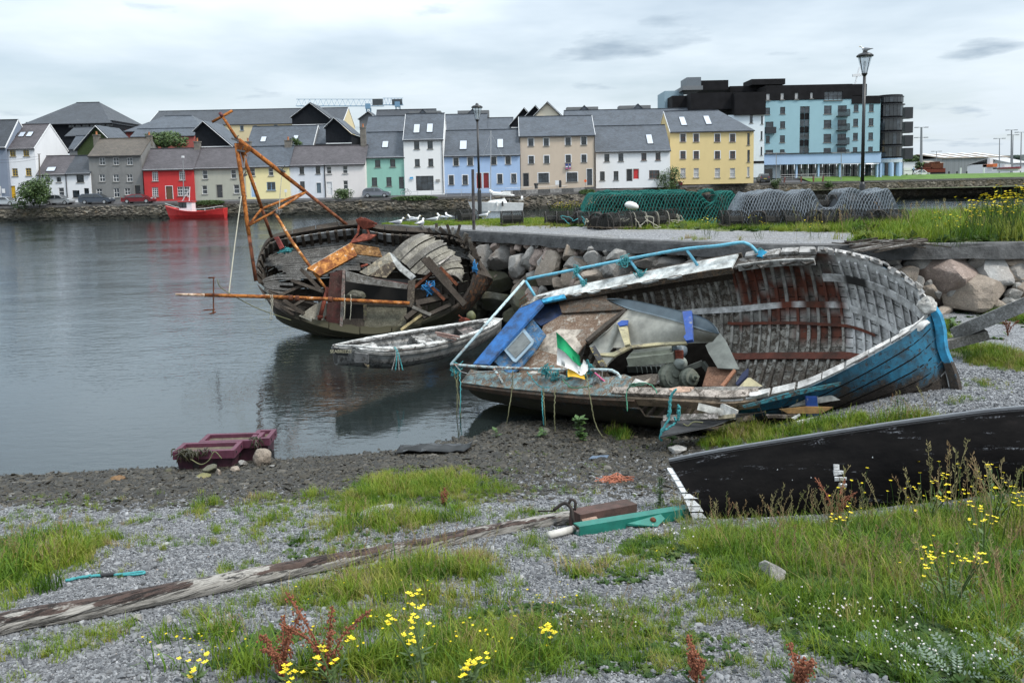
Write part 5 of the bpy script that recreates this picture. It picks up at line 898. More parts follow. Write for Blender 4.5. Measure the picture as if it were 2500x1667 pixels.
for k in range(7): p = ep(560 + k * 52, 745 + 6 * (k % 2), .2); m = M(); m.tube(curve([p + V((0, 0, .05)), p + V((.03, -.05, -.03)), p + V((.05, -.02, -.12))], 6), .008, 5); m.build('injector_pipe', engp, bw)
c=ep(1000,880,.3);Q=Euler((1.25,.25,.25)).to_matrix();m=M();m.lathe([(.05,-.16),(.21,-.16),(.235,-.1),(.235,.02),(.2,.05),(.19,.07),(.03,.07)],18);m.v=[tuple(c+Q@V((p[0]*1.15,p[1],p[2])))for p in m.v];gb=m.build('gearbox',eng,bw,smooth=False)
for dx,dy,r_ in((-.05,.05,.07),(.03,-.11,.05),(-.11,-.08,.04)):m=M();m.lathe([(r_,.07),(r_*.9,.095),(.01,.095)],14);m.v=[tuple(c+Q@(V(p)+V((dx,dy,0))))for p in m.v];m.build('bearing_cap',eng,gb)
c=ep(1160,880,.28);m=M();m.lathe([(.05,-.1),(.15,-.1),(.16,-.02),(.13,.0),(.12,.05),(.07,.06),(.06,.13),(.03,.13),(.025,.2),(.01,.2)],18);m.v=[tuple(c+Euler((1.25,.35,.3)).to_matrix()@V(p))for p in m.v];m.build('drive_flange',eng,bw,smooth=False)
m = M(); m.beam(ep(1080, 800, .25), ep(1290, 720, .25), .05, .08); m.beam(ep(1290, 720, .25), ep(1340, 800, .3), .05, .08); m.build('engine_bracket', engd, bw)
# broken near side: boards, scraps and sheeting spilling out
sc_=[([(1030,1000),(1400,985),(1940,985),(1760,1040),(1720,1075),(1210,1075),(1130,1040)],-.03,AGEDG,(.45,.42,.38,.45)),([(930,1010),(1040,985),(1200,990),(1160,1040),(1000,1050)],-.05,AGED,(.55,.36,.26,.6)),([(1790,1050),(1960,1028),(1990,1050),(1850,1085),(1790,1085)],-.05,AGEDG,(.7,.7,.68,.8)),([(330,905),(750,850),(815,850),(780,960),(540,960)],.05,AGED,(.2,.13,.09,.4)),([(540,950),(580,900),(710,945),(690,955)],-.02,AGEDG,(.75,.73,.68,.9)),([(620,960),(730,895),(740,890),(690,960)],.0,AGEDG,(.5,.42,.34,.6)),([(820,850),(830,940),(790,960)],.1,AGED,(.3,.3,.3,.5))]
for pts, b_, mt, c in sc_: inpl(y7, pts, b_, .025, 'splintered_board', mt, c)
def near_board(zf, x0, y0, x1, y1, w, th, mt, c, d=0., name='fallen_board'):
    a, b = [at(*zf(x, y), D) for x, y, D in ((x0, y0, 11.25 + d), (x1, y1, 10.95 + d))]; m = M(); m.beam(a, b, th, w, up=(0, .5, 1)); return solid(m, name, mt, bw, c)
near_board(y7,1240,1185,1640,1285,.10,.03,AGEDG,(.62,.60,.55,.7));near_board(y7,870,1310,1450,1285,.08,.05,AGEDG,(.55,.5,.47,.5));near_board(y7,1480,1190,1650,1270,.12,.03,AGEDG,(.68,.66,.62,.8),-.1);near_board(y7,1440,1310,1640,1285,.05,.08,AGEDG,(.6,.5,.34,.6),-.1)
inb = lambda zf, pts, D, th, name, mt, c: solid(M().plate([at(*zf(x, y), D - .001 * i) for i, (x, y) in enumerate(pts)], th), name, mt, bw, c)
inb(y4,[(480,1235),(900,1120),(1210,1060),(1200,1085),(910,1150),(500,1250)],10.78,.04,'sprung_plank',AGEDO,(.02,.16,.2,.55));inb(y4,[(830,1245),(1040,1150),(1110,1140),(1205,1190),(1010,1220)],11.0,.03,'scrap_panel',AGEDG,(.62,.62,.58,.8));inb(y4,[(950,1165),(1030,1165),(1045,1300),(960,1310)],10.9,.05,'blue_post',worn('blue_post_paint',(.02,.08,.34),(.5,.45,.3),.36),None)
inb(y4,[(760,1260),(960,1240),(1150,1245),(1060,1290),(820,1290)],10.85,.04,'scrap_panel',AGED,(.35,.20,.07,.7));inb(y4,[(880,1350),(1010,1320),(990,1360),(900,1378)],10.6,.03,'scrap_board',AGEDG,(.7,.7,.66,.8));inb(y4,[(850,1325),(910,1295),(915,1305),(870,1335)],10.65,.03,'scrap_board',AGEDG,(.7,.7,.68,.8));inb(y4,[(660,1300),(880,1300),(890,1325),(670,1320)],10.8,.05,'scrap_board',AGEDD,(.2,.17,.15,.5));inb(y4,[(440,1330),(660,1280),(640,1290),(450,1300)],10.8,.02,'scrap_board',AGEDD,(.05,.05,.05,.5))
sheetm=plain('tar_sheet',(.035,.036,.038),.7,var=.4,scale=5);A=[at(*y7(x,y),D)for x,y,D in[(850,1335,11.2),(1000,1325,11.3),(1430,1325,11.3),(1640,1290,11.2)]];Bq=[at(*y7(x,y),D)for x,y,D in[(835,1510,10.75),(1000,1470,10.75),(1380,1390,10.8),(1640,1300,11.1)]];m=M();m.sheet([[a.lerp(b,j/5)+V((0,0,-.05*math.sin(math.pi*j/5)))for j in range(6)]for a,b in zip(curve(A,12),curve(Bq,12))],.015);m.build('tar_sheeting',sheetm,bw,smooth=True)
# pipe rail
pipe = worn('pale_blue_pipe', (.16, .50, .66), (.45, .42, .38), .38, 9, dirtamt=.35, fine=20); pipe2 = worn('flaked_pipe', (.45, .58, .60), (.26, .11, .05), .47, 14, dirtamt=.3)
def pp(zf, x, y, D): return at(*zf(x, y), D)
rail_far=[pp(y3,60,957,14.5),pp(y3,320,660,15.1),pp(y3,575,372,15.75),pp(y3,600,352,15.8),pp(y3,940,285,15.45),pp(y3,1310,212,15.0),pp(y3,1700,142,14.5),pp(y4,300,62,14.1),pp(y4,470,38,13.9),pp(y4,530,45,13.85),pp(y4,575,80,13.82),pp(y4,612,135,13.8)]
m=M();m.tube([pp(y3,60,957,14.5),pp(y3,580,365,15.75)],.027,8);m.build('rail',worn('pale_pipe',(.50,.66,.70),(.40,.33,.28),.42,12,dirtamt=.3),bw,smooth=True);m=M();m.tube(curve(rail_far[3:],40),.028,8);m.build('rail',pipe,bw,smooth=True)
m=M();m.tube(curve([pp(y3,60,957,14.5),pp(y3,300,975,14.1),pp(y3,620,988,13.5),pp(y3,900,995,13.0),pp(y3,1180,997,12.6),pp(y3,1240,1020,12.5),pp(y3,1275,1075,12.4),pp(y3,1312,1140,12.35)],36),.026,8);m.build('rail',pipe2,bw,smooth=True)
for(xa,ya,da),(xb,yb,db)in(((590,365,15.8),(655,470,15.6)),((930,290,15.45),(1020,392,15.3)),((1325,215,15.0),(1405,325,14.85)),((1735,150,14.45),(1815,265,14.3))):m=M();m.tube([pp(y3,xa,ya,da),pp(y3,xb,yb,db)],.026,8);m.build('stanchion',pipe,bw,smooth=True)
m = M(); m.tube([pp(y3, 365, 985, 13.95), pp(y3, 430, 1092, 13.75)], .026, 8); m.build('stanchion', pipe2, bw, smooth=True)
m = M(); m.box(pp(y4, 650, 130, 13.75), (.18, .14, .12), (0, .4, .3)); m.build('rail_foot', plain('sky_bracket', (.03, .33, .55), .6, var=.4), bw)
for k in range(5): p = pp(y3, 548 + k * 14, 520 - k * 9, 15.9); m = M(); m.tube([p, p + V((.03, 0, -.16))], .008, 5); m.build('rusty_comb', RUSTD, bw)
m = M(); m.tube([pp(y3, 545, 505, 15.9), pp(y3, 605, 455, 15.9)], .01, 5); m.build('rusty_comb', RUSTD, bw)
tq = ROPE['teal']
for x,y,D,s_,k in[(740,1000,13.2,.12,9),(1030,1000,12.8,.13,12),(1290,225,14.95,.13,9),(950,300,15.4,.1,8),(100,1000,14.45,.12,9),(800,1040,13.1,.1,6),(900,1060,13,.09,6),(1000,380,15.25,.1,5),(1400,320,14.8,.12,6),(640,135,13.8,.1,8)]:
    tangle(pp(y3, x, y, D) if x != 640 else pp(y4, x, y, D), (s_, s_ * .6, s_ * 1.2), k, .007, tq if k % 2 else ROPE['blue'] if x == 100 else tq, bw)
tangle(pp(y3, 1110, 1090, 12.6), (.16, .1, .14), 16, .007, ROPE['grey'], bw); rope([pp(y3, 1080, 1015, 12.6), pp(y3, 1130, 1060, 12.55), pp(y3, 1180, 1100, 12.5)], .014, ROPE['pink'], bw)
for pts,cl in[([(715,1120),(722,1250),(730,1400)],'olive'),([(705,1140),(712,1300),(718,1390)],'teal'),([(500,1000),(492,1150),(470,1290),(450,1400)],'olive'),([(800,1120),(795,1300),(800,1480)],'olive'),([(1020,1010),(1050,1200),(1085,1380),(1140,1480)],'olive'),([(1430,1100),(1315,1130),(1310,1290)],'green'),([(110,1010),(105,1250),(100,1480)],'olive'),([(125,1020),(130,1200),(120,1400)],'teal'),([(80,990),(100,1100),(130,1300),(110,1420)],'olive'),([(600,1010),(690,1110),(760,1120)],'teal'),([(850,1060),(920,1120),(1060,1110)],'green'),([(1310,1140),(1350,1095),(1450,1090),(1500,1120),(1520,1160)],'green'),([(90,960),(160,1020),(300,1010),(480,985)],'grey')]:
    rope([pp(y3, x, y, interp(x, [(60, 14.35), (500, 13.4), (1000, 12.4), (1500, 11.6)]) - (.25 if y > 1150 else 0)) for x, y in pts], .009, ROPE[cl], bw, wob=.02)
for pts in([(1010,1000),(960,1060),(935,1140),(925,1300)],[(1000,1010),(950,1080),(940,1250),(920,1330),(860,1420),(840,1490),(850,1550)],[(990,1300),(1000,1350),(940,1400),(860,1450)],[(1030,1170),(1025,1260),(1030,1330)],[(1040,1180),(1035,1300)]):rope([at(*y7(x,y),10.85)for x,y in pts],.016,tq,bw,wob=.02)
rope([at(*y7(x, y), 10.9) for x, y in [(1080, 1370), (1130, 1390), (1190, 1350), (1290, 1355)]], .01, ROPE['olive'], bw)
# the flag tied to the rail is a thing of its own
fl = thing('tricolour_flag', 'drooping green, white and orange flag tied to the near rail of the blue wreck', 'flag', pp(y3, 1030, 1000, 12.75))
def cloth(rows, name, c):
    G = [[pp(y3, x, y, D) for x, y, D in curve2(r, 9)] for r in rows]; m = M(); m.sheet(G, .004); return m.build(name, plain('flag_' + name, c, .8, var=.12, scale=4, bump=.25, bscale=60), fl, smooth=True)
def curve2(r, n): return [tuple(p) for p in curve([V(q) for q in r], n)]
cloth([[(808,728,12.9),(850,765,12.8),(905,825,12.85),(972,895,12.75)],[(812,785,12.85),(855,815,12.75),(920,880,12.8),(976,930,12.7)],[(816,836,12.85),(865,868,12.72),(930,935,12.78),(982,974,12.68)]],'green_band',(.0,.27,.10))
cloth([[(816,836,12.86),(865,868,12.73),(930,935,12.79),(982,974,12.7),(1000,920,12.78)],[(814,900,12.82),(860,930,12.7),(920,970,12.76),(985,1000,12.68),(1032,960,12.75)],[(812,958,12.8),(850,970,12.7),(900,988,12.75),(985,1036,12.68),(1030,1000,12.74)]],'white_band',(.78,.78,.76))
cloth([[(890,984,12.76),(935,1005,12.7),(985,1036,12.69),(1005,1020,12.72)],[(888,1015,12.74),(930,1030,12.68),(975,1048,12.68),(1008,1045,12.7)],[(890,1046,12.73),(925,1042,12.68),(965,1050,12.66),(1012,1064,12.7)]],'orange_band',(.72,.42,.03))
# ================================================================== the rusty wreck with the tripod mast
w8, w9, w10, w11 = Z(600, 530, 5.227), Z(860, 530, 5.228), Z(600, 500, 3.563), Z(420, 250, 2.614)
A10 = lambda x, y, D: at(*w10(x, y), D)
far2=[A10(*q)for q in[(92,650,22.6),(108,480,23.0),(175,335,23.4),(260,275,23.7),(450,236,23.9),(700,192,24.1),(970,162,24.2),(1200,205,24.2),(1500,225,24.0),(1750,237,23.7),(1885,300,23.2),(1972,430,22.8),(1994,590,22.4)]]
near2=[A10(*q)for q in[(94,690,22.5),(190,830,22.1),(330,930,21.9),(480,1000,21.75),(640,1055,21.65),(850,1095,21.6),(1100,1122,21.6),(1350,1085,21.8),(1650,1000,22.0),(1850,890,22.2),(1950,740,22.3),(1994,600,22.38)]]
WH = Hull(far2, near2, [(0, .7), (.15, 1.3), (.6, 1.5), (.85, 1.2), (1, .6)], None, 45, .7)
rw = thing('rusted_wreck', 'collapsed dark trawler wreck with an orange rusty tripod mast, lying in the water', 'boat', A10(1000, 1050, 22.2))
def c_w2(t, p, o):
    q = p / math.pi
    if o: return ((.22, .09, .035, .5) if t > .8 and q > .4 else (.03, .026, .018, .4))
    return (.10, .09, .07, .35)
for k in range(16):
    p0, p1 = math.pi * (.004 + k / 16 * .992), math.pi * (.004 + (k + .92) / 16 * .992); a, b = (0, 1)
    WH.plank('plank', AGEDO if k > 7 else AGEDD, rw, a, b, p0, p1, .04, c_w2, 30, .012)
for i in range(20): WH.rib('rib', AGEDD, rw, .08 + .88 * i / 19, math.pi * .02, math.pi * .9, .07, .06, .045, lambda t, p, o: (.12, .10, .08, .3), 14)
def st2(t0, t1, a0, a1, b0, b1, th, name, mt, c, nn=10, rag=0.):
    G = []
    for i in range(nn): t = lerp(t0, t1, i / (nn - 1)); w = rag * fbm(t * 60, a0 * 9); G.append([WH.B(t, a0, b0), WH.B(t, a1 + w, b1)])
    m = M(); m.sheet(G, th); return solid(m, name, mt, rw, c)
# deck planks: weathered grey, broken off along the middle
gd = m_aged('grey_deck_timber', (.07, .068, .064), (.26, .255, .245), 9)
for k in range(15):
    a=.88-k*.052;t0=.06+.012*k+R.uniform(0,.02);t1=(.88 if k<6 else.60-.032*(k-6))+R.uniform(-.05,.03);st2(t0,t1,a,a-.046,.30+R.uniform(-.006,.006),.30,.04,'deck_plank',gd,(.30,.29,.28,.25),16,.008)
for k in range(9):
    a = .12 - k * .06; t0 = .05 + R.uniform(0, .02); t1 = .22 + R.uniform(-.05, .05) - .006 * k; st2(t0, t1, a, a - .052, .2 + .015 * k + R.uniform(-.02, .02), .2 + .015 * k, .04, 'deck_plank', gd, (.28, .27, .25, .25), 8, .01)
for k in range(10):
    a = -.45 - k * .04; st2(.10 + R.uniform(0, .04), .30 + R.uniform(-.06, .06), a, a - .035, .15 + R.uniform(-.06, .1), .22, .05, 'fallen_plank', AGEDD, (.15, .13, .10, .3), 6, .01)
# bulwark: dark stanchions with patches of old white plank between
for i in range(34):
    t = .03 + i * .0275; m = M(); a, b = WH.B(t, .875, -.02), WH.B(t, .85, .32); m.beam(a, b, .08, .08); solid(m, 'bulwark_stanchion', AGEDD, rw, (.05, .045, .04, .4))
    if i < 33 and (i < 24 or R.random() < .5):
        t2=t+.0275;m=M();lo=R.choice([.19,.24,.28]);m.sheet([[WH.B(t+.005,.895,.02),WH.B(t+.005,.885,lo)],[WH.B(t2-.005,.895,.02),WH.B(t2-.005,.885,lo)]],.02);solid(m,'bulwark_board',AGEDG,rw,(.55,.57,.58,.72 if 6<i<20 else.45))
for k in range(9): t0 = .015 + k * .077; st2(t0, t0 + .074, 1.05, .95, -.03 + R.uniform(-.01, .01), -.03, .07, 'cap_rail', AGEDD, (.05, .045, .04, .45), 8)
st2(0, .98, 1.055, 1.05, .24, .32, .04, 'rub_rail', AGEDD, (.05, .045, .04, .3), 24)
for k in range(16):t0=.70+k*.017;m=M();p=WH.B(t0,1.0,.05);m.beam(p,p+V((R.uniform(-.2,.12),0,R.uniform(.12,.34))),R.uniform(.07,.13),.08);solid(m,'broken_frame',AGEDD if k%3 else AGEDG,rw,(.4,.39,.37,.4))
for k in range(22):t0=.86+R.uniform(0,.12);p=WH.B(t0,R.uniform(.75,1.02),R.uniform(-.05,.35));m=M();m.beam(p,p+V((R.uniform(-.22,.22),R.uniform(-.1,.1),R.uniform(-.25,.25))),.08,.06);solid(m,'splinter',AGEDD,rw,(.35,.3,.26,.25))
for k in range(9): t0 = .02 + k * .115; st2(t0, t0 + .112, -1.03, -.90, R.uniform(-.02, .03), .02, .06, 'cap_rail', AGEDO, (.07, .06, .035, .4), 7, .03)
def pl(zf, pts, th, name, mt, c=None, par=None): m = M(); m.plate([at(*zf(x, y), D) for x, y, D in pts], th); return solid(m, name, mt, par or rw, c)
# plywood skin peeled over the bow
palep=m_aged('pale_plywood',(.19,.175,.14),(.38,.355,.305),4,(1,1,1));top=[(500,468,22.9),(640,385,23.1),(780,300,23.3),(890,205,23.5)];right=[(890,205),(960,215),(1060,250),(1150,300),(1250,372),(1310,450),(1390,530),(1425,640),(1440,730),(1400,850)]
Aq=[at(*w9(x,y),D)for x,y,D in[(890,203,23.5),(1060,250,23.35),(1250,372,23.1),(1390,530,22.85),(1440,720,22.65),(1405,852,22.5)]];Bq2=[at(*w9(x,y),D)for x,y,D in[(500,468,22.9),(560,520,22.8),(660,590,22.65),(800,720,22.5),(1000,745,22.4),(1260,765,22.4)]]
G = []
for i, (a, b) in enumerate(zip(curve(Aq, 41), curve(Bq2, 41))):
    jag = R.choice([0, .02, .05, .09, .13]) * (1 if i > 4 else .3); G.append([a.lerp(b, max(j / 9, jag)) + V((0, -.10 * math.sin(math.pi * j / 9), .10 * math.sin(math.pi * j / 9))) for j in range(10)])
for g in range(10):      # the skin has split into strips along its grain
    d=V((0,R.uniform(-.04,.02),R.uniform(-.02,.03)));s0=R.uniform(.0,.05);rows=[[p+d for p in r]for r in G[4*g:4*g+5]];rows[-1]=[a.lerp(b,.25+s0)for a,b in zip(rows[-1],rows[-2])];tn=R.uniform(.16,.34)
    m = M(); m.sheet(rows, .018); m.build('peeled_strip', palep if g % 3 else AGEDG, rw, cols=[(tn, tn * .92, tn * .78, .5)] * len(m.v))
pl(w9,[(470,455,22.75),(530,490,22.7),(640,620,22.6),(815,765,22.45),(755,812,22.4),(600,690,22.5),(505,575,22.6)],.05,'curled_board',AGEDG,(.45,.46,.45,.6));pl(w9,[(90,705,22.3),(330,545,22.5),(470,455,22.7),(520,570,22.6),(200,755,22.3)],.04,'cabin_side_panel',palep,(.42,.36,.26,.5));pl(w9,[(220,755,22.2),(410,610,22.45),(520,580,22.55),(560,640,22.5),(430,780,22.3)],.04,'inner_panel',AGEDD,(.33,.27,.18,.5))
# rusted box girder and casing
pl(w8,[(775,678,22.4),(1338,350,23.2),(1412,512,23.1),(940,772,22.35),(860,720,22.35)],.12,'rusty_casing',RUSTW);pl(w9,[(0,352,23.2),(180,375,23.2),(345,402,23.15),(388,520,23.05),(40,482,23.1)],.08,'rusty_casing',rust('streaked_rust',(.33,.18,.07),(.12,.06,.03),(.52,.46,.36),.58,9))
pl(w8, [(775, 678, 22.41), (1338, 350, 23.21), (1330, 330, 23.3), (760, 660, 22.5)], .03, 'casing_lip', AGEDG, (.6, .58, .52, .6))
# wheelhouse that fell on its side
HD = 21.95; redw = m_aged('red_house_timber', (.10, .045, .035), (.19, .10, .08), 7)
pl(w10,[(742,592,HD-.05),(858,562,HD-.1),(832,1085,HD-.15),(702,1050,HD-.1)],.08,'house_side',redw,(.12,.035,.028,.55));pl(w10,[(845,562,HD-.2),(872,572,HD-.2),(842,1085,HD-.25),(818,1085,HD-.25)],.05,'corner_post',AGEDG,(.42,.30,.26,.5))
pl(w10,[(870,572,HD-.2),(1062,626,HD-.1),(1412,690,HD),(1398,730,HD),(1060,690,HD-.1),(876,664,HD-.2)],.07,'house_beam',AGEDG,(.34,.33,.31,.5));pl(w10,[(1062,628,HD-.13),(1414,686,HD-.03),(1404,726,HD-.03),(1064,672,HD-.13)],.03,'house_beam',redw,(.20,.07,.06,.6))
pl(w10,[(1030,862,HD-.12),(1402,892,HD),(1392,1072,HD-.05),(1034,1080,HD-.15)],.05,'house_front',m_aged('mouldy_panel',(.13,.12,.085),(.27,.25,.19),8),(.22,.21,.15,.5));pl(w10,[(834,990,HD-.2),(1034,990,HD-.14),(1034,1082,HD-.16),(828,1086,HD-.22)],.05,'house_front',AGEDD,(.14,.12,.08,.4));pl(w10,[(1024,862,HD-.16),(1054,866,HD-.15),(1050,1000,HD-.16),(1026,1000,HD-.17)],.05,'window_post',AGED,(.25,.22,.12,.5));pl(w10,[(850,862,HD-.2),(872,866,HD-.2),(866,992,HD-.21),(838,992,HD-.21)],.05,'window_post',AGED,(.25,.22,.12,.5))
pl(w10,[(1412,662,HD+.02),(1476,650,HD+.05),(1462,890,HD+.02),(1402,880,HD)],.08,'house_post',AGED,(.28,.24,.17,.45));pl(w10,[(850,835,HD-.21),(1420,868,HD),(1418,885,HD),(850,858,HD-.21)],.06,'house_rail',AGEDD,(.2,.17,.11,.4))
m = M(); m.box(A10(1130, 860, 23.0), (2.0, .8, 1.35), (0, .05, 0)); m.build('shade_box', plain('house_shade', (.012, .011, .01), .95), rw)  # dark box behind the openings; interior shade put into its colour
pl(w10,[(460,970,21.7),(600,870,22.0),(700,830,22.1),(700,1020,21.9),(600,1035,21.7)],.04,'fallen_panel',palep,(.3,.28,.22,.4));m=M();m.rock(A10(960,790,22.3),(.5,.3,.3),6,2);m.build('stone_ballast',BM[2],rw)
# timbers at the broken bow
for x0,y0,d0,x1,y1,d1,w,mt,c in[(1545,470,22.1,1905,870,21.9,.19,AGEDD,(.11,.06,.04,.4)),(1580,462,22.2,1790,700,22.1,.14,AGEDD,(.13,.09,.06,.4)),(1690,545,22.3,1840,700,22.2,.10,RUSTD,None),(1470,720,22.1,1620,590,22.3,.10,RUSTD,None),(1580,680,22.0,1730,830,21.9,.10,RUSTD,None),(1680,520,22.4,1790,440,22.6,.06,AGEDG,(.6,.55,.5,.6)),(1350,1090,21.5,1530,960,21.7,.09,AGED,(.45,.36,.18,.6)),(1390,990,21.6,1520,890,21.8,.16,AGEDD,(.2,.15,.09,.4)),(1450,890,21.7,1610,960,21.7,.10,AGEDG,(.3,.28,.24,.4)),(1480,860,21.9,1760,800,22.1,.18,AGEDD,(.12,.08,.05,.4)),(1540,980,21.7,1780,870,22.0,.12,AGEDD,(.14,.11,.07,.4)),(480,560,22.2,690,780,22.1,.12,AGEDD,(.2,.18,.15,.4)),(400,660,22.2,680,760,22.0,.10,AGEDD,(.24,.23,.2,.4)),(280,800,22.0,520,690,22.3,.10,AGEDD,(.22,.2,.17,.4)),(330,830,21.8,510,950,21.75,.12,AGEDD,(.2,.18,.14,.4)),(300,880,21.8,420,960,21.75,.07,AGEDD,(.2,.18,.14,.4)),(420,880,21.9,560,800,22.1,.09,AGEDD,(.2,.18,.14,.4)),(1100,620,22.4,1330,530,22.6,.10,AGEDD,(.25,.2,.12,.4)),(1000,540,22.6,1060,520,22.7,.07,RUSTR,None)]:
    m = M(); m.beam(A10(x0, y0, d0), A10(x1, y1, d1), w * .8, w, up=(0, -1, .4)); solid(m, 'loose_timber', mt, rw, c)
tangle(A10(1600, 720, 22.0), (.25, .12, .22), 14, .012, ROPE['blue'], rw); tangle(A10(1995, 540, 22.4), (.07, .05, .17), 12, .012, ROPE['blue'], rw); tangle(A10(350, 400, 23.2), (.2, .15, .12), 14, .009, tq, rw)
pl(w10, [(255, 290, 23.3), (290, 280, 23.3), (340, 375, 23.2), (310, 395, 23.2)], .1, 'red_crate_end', redw, (.22, .035, .03, .8))
m = M(); m.rock(A10(700, 980, 21.85), (.1, .1, .1), 3, 1); m.tube([A10(715, 720, 22.0), A10(640, 1000, 21.6)], .055, 10); m.lathe([(.075, -.04), (.075, .04)], 10, A10(648, 975, 21.6)); m.build('red_pipe', RUSTR, rw, smooth=True)
# winch bracket at the rail
pl(w10, [(968, 130, 24.1), (1010, 108, 24.1), (1100, 150, 24.0), (1130, 190, 24.0), (1040, 215, 24.05), (985, 165, 24.1)], .12, 'winch_plate', RUSTR)
for q in([(1010,130,24.0),(1110,190,23.95)],[(985,170,24.0),(975,250,23.9),(920,330,23.6)],[(1050,200,24.0),(1070,250,23.9),(1055,295,23.7)],[(1030,120,24.0),(1140,170,23.9)]):m=M();m.tube([A10(*k)for k in q],.035,7);m.build('winch_arm',RUSTR,rw)
pl(w10, [(1020, 260, 23.6), (1140, 268, 23.5), (1080, 310, 23.4), (900, 345, 23.3)], .04, 'winch_base', RUSTR)
# tripod mast, derrick and boom
A11 = lambda x, y, D: at(*w11(x, y), D)
def pipe_(pts, r, mt=RUST, name='mast_leg', n=9): m = M(); m.tube([A11(*p) for p in pts], r, n); return m.build(name, mt, rw, smooth=True)
RL = rust('leg_rust', (.40, .145, .035), (.17, .055, .02), (.20, .07, .04), .62, 6)
pipe_([(410,262,22.9),(436,430,22.85),(478,760,22.7),(492,850,22.65)],[.06,.062,.058,.052],RL);pipe_([(490,840,22.66),(535,1140,22.5)],.05,RUSTD);pipe_([(440,300,22.95),(510,500,23.15),(572,675,23.35)],.05,RL);pipe_([(572,675,23.35),(636,862,23.6)],.046,RUSTD);pipe_([(425,240,22.9),(620,390,23.3),(850,570,23.75)],[.062,.064,.056],RL);pipe_([(850,570,23.75),(1120,785,24.15)],.048,rust('brown_rust',(.24,.09,.04),(.12,.045,.03),(.42,.25,.14),.66,8))
pipe_([(490,785,22.68),(572,680,23.35),(848,575,23.74)],.038,RUST,'mast_brace');pipe_([(490,785,22.66),(640,705,23.1),(850,575,23.72)],.038,RUST,'mast_brace');pipe_([(760,510,23.55),(850,568,23.7)],.025,RUSTD,'mast_brace');pipe_([(425,250,22.9),(310,72,22.95)],[.045,.035],RL,'masthead');pipe_([(255,127,22.9),(386,54,23.0)],.038,RL,'crosstree');pipe_([(322,92,22.93),(305,68,22.95)],.048,plain('dark_red_cap',(.10,.02,.025),.6),'mast_cap')
pl(w11, [(425, 245, 22.8), (520, 300, 23.0), (450, 335, 22.95), (420, 300, 22.85)], .03, 'gusset', RL); pl(w11, [(440, 300, 22.85), (470, 320, 22.9), (480, 345, 22.95), (455, 330, 22.9)], .04, 'gusset', RL)
for x,y in((405,240),(440,310),(700,432),(455,470),(450,605),(465,715),(685,670)):p=A11(x,y,22.85 if x<600 else 23.4);m=M();m.box(p,(.22,.06,.05),(0,R.uniform(-.6,.6),0));m.tube([p,p+V((.1,-.03,.12))],.015,5);m.build('mast_fitting',plain('fitting_steel',(.12,.12,.12),.5,.6),rw)
pipe_([(660, 712, 23.1), (760, 880, 22.8), (985, 1195, 22.2)], [.042, .045, .04], RUSTW, 'derrick'); tangle(A11(675, 690, 23.1), (.12, .1, .14), 8, .008, ROPE['grey'], rw)
pipe_([(22,1226,20.9),(210,1230,21.05)],[.032,.044],rust('flaked_white_rust',(.55,.42,.32),(.25,.12,.06),(.72,.66,.58),.5,5),'boom');pipe_([(205,1230,21.05),(600,1240,21.3)],[.046,.05],RUST,'boom');pipe_([(595,1240,21.3),(1000,1256,21.5),(1516,1282,21.7)],[.052,.05,.048],RUST,'boom')
for a,b,r_ in[((265,1120,21.05),(265,1350,21.05),.018),((232,1120,21.05),(272,1118,21.05),.02),((200,1325,21.05),(275,1322,21.05),.015),((240,1350,21.05),(280,1338,21.05),.02)]:m=M();m.tube([A11(*a),A11(*b)],r_,6);m.build('boom_fitting',RUSTD,rw)
rope([A11(442,600,22.7),A11(400,910,22.0),A11(362,1222,21.2)],.016,ROPE['pale'],rw);rope([A11(468,330,22.9),A11(460,420,22.85)],.012,ROPE['grey'],rw);rope([A11(700,470,23.4),A11(690,580,23.3),A11(683,700,23.2)],.012,ROPE['pale'],rw);rope([A11(290,1130,21.05),A11(310,1180,21.1),A11(420,1250,21.2),A11(560,1320,21.3),A11(760,1390,21.5)],.012,ROPE['olive'],rw)
for x in (262, 630, 640, 1100, 1140): rope([A11(x, 1225, 21.25), A11(x + 3, 1300, 21.2), A11(x - 5, 1390 if x > 600 else 1340, 21.2)], .01, ROPE['pale'] if x > 300 else ROPE['olive'], rw, wob=.03)
for x in(610,760,800,1010):m=M();m.lathe([(.075,-.05),(.075,.05)],10);p=A11(x,1242+(x-600)*.04,21.35);m.v=[tuple(p+Euler((0,math.pi/2,0)).to_matrix()@V(q))for q in m.v];m.build('boom_lashing',ROPE['pale']if x<700 else RUSTD,rw)
# propeller blade, rust red, and a weedy float between wreck and dinghy
m=M();m.rock(at(1135,785,20.5),(.32,.08,.22),4,2,(.2,.3,0),.15);m.tube([at(1120,770,20.6),at(1148,792,20.4)],.02,6);m.build('rudder_blade',RUSTR,label='small rust-red metal blade standing out of the water behind the white dinghy',cat='rudder',loc=at(1135,795,20.5))
m=M();m.rock(at(1150,772,20.8),(.24,.2,.28),9,2,None,.1);m.build('mooring_float',plain('weedy_float',(.11,.115,.05),.6,var=.4),smooth=True,label='algae-green round float beside the rust-red blade',cat='buoy',loc=at(1150,780,20.8))

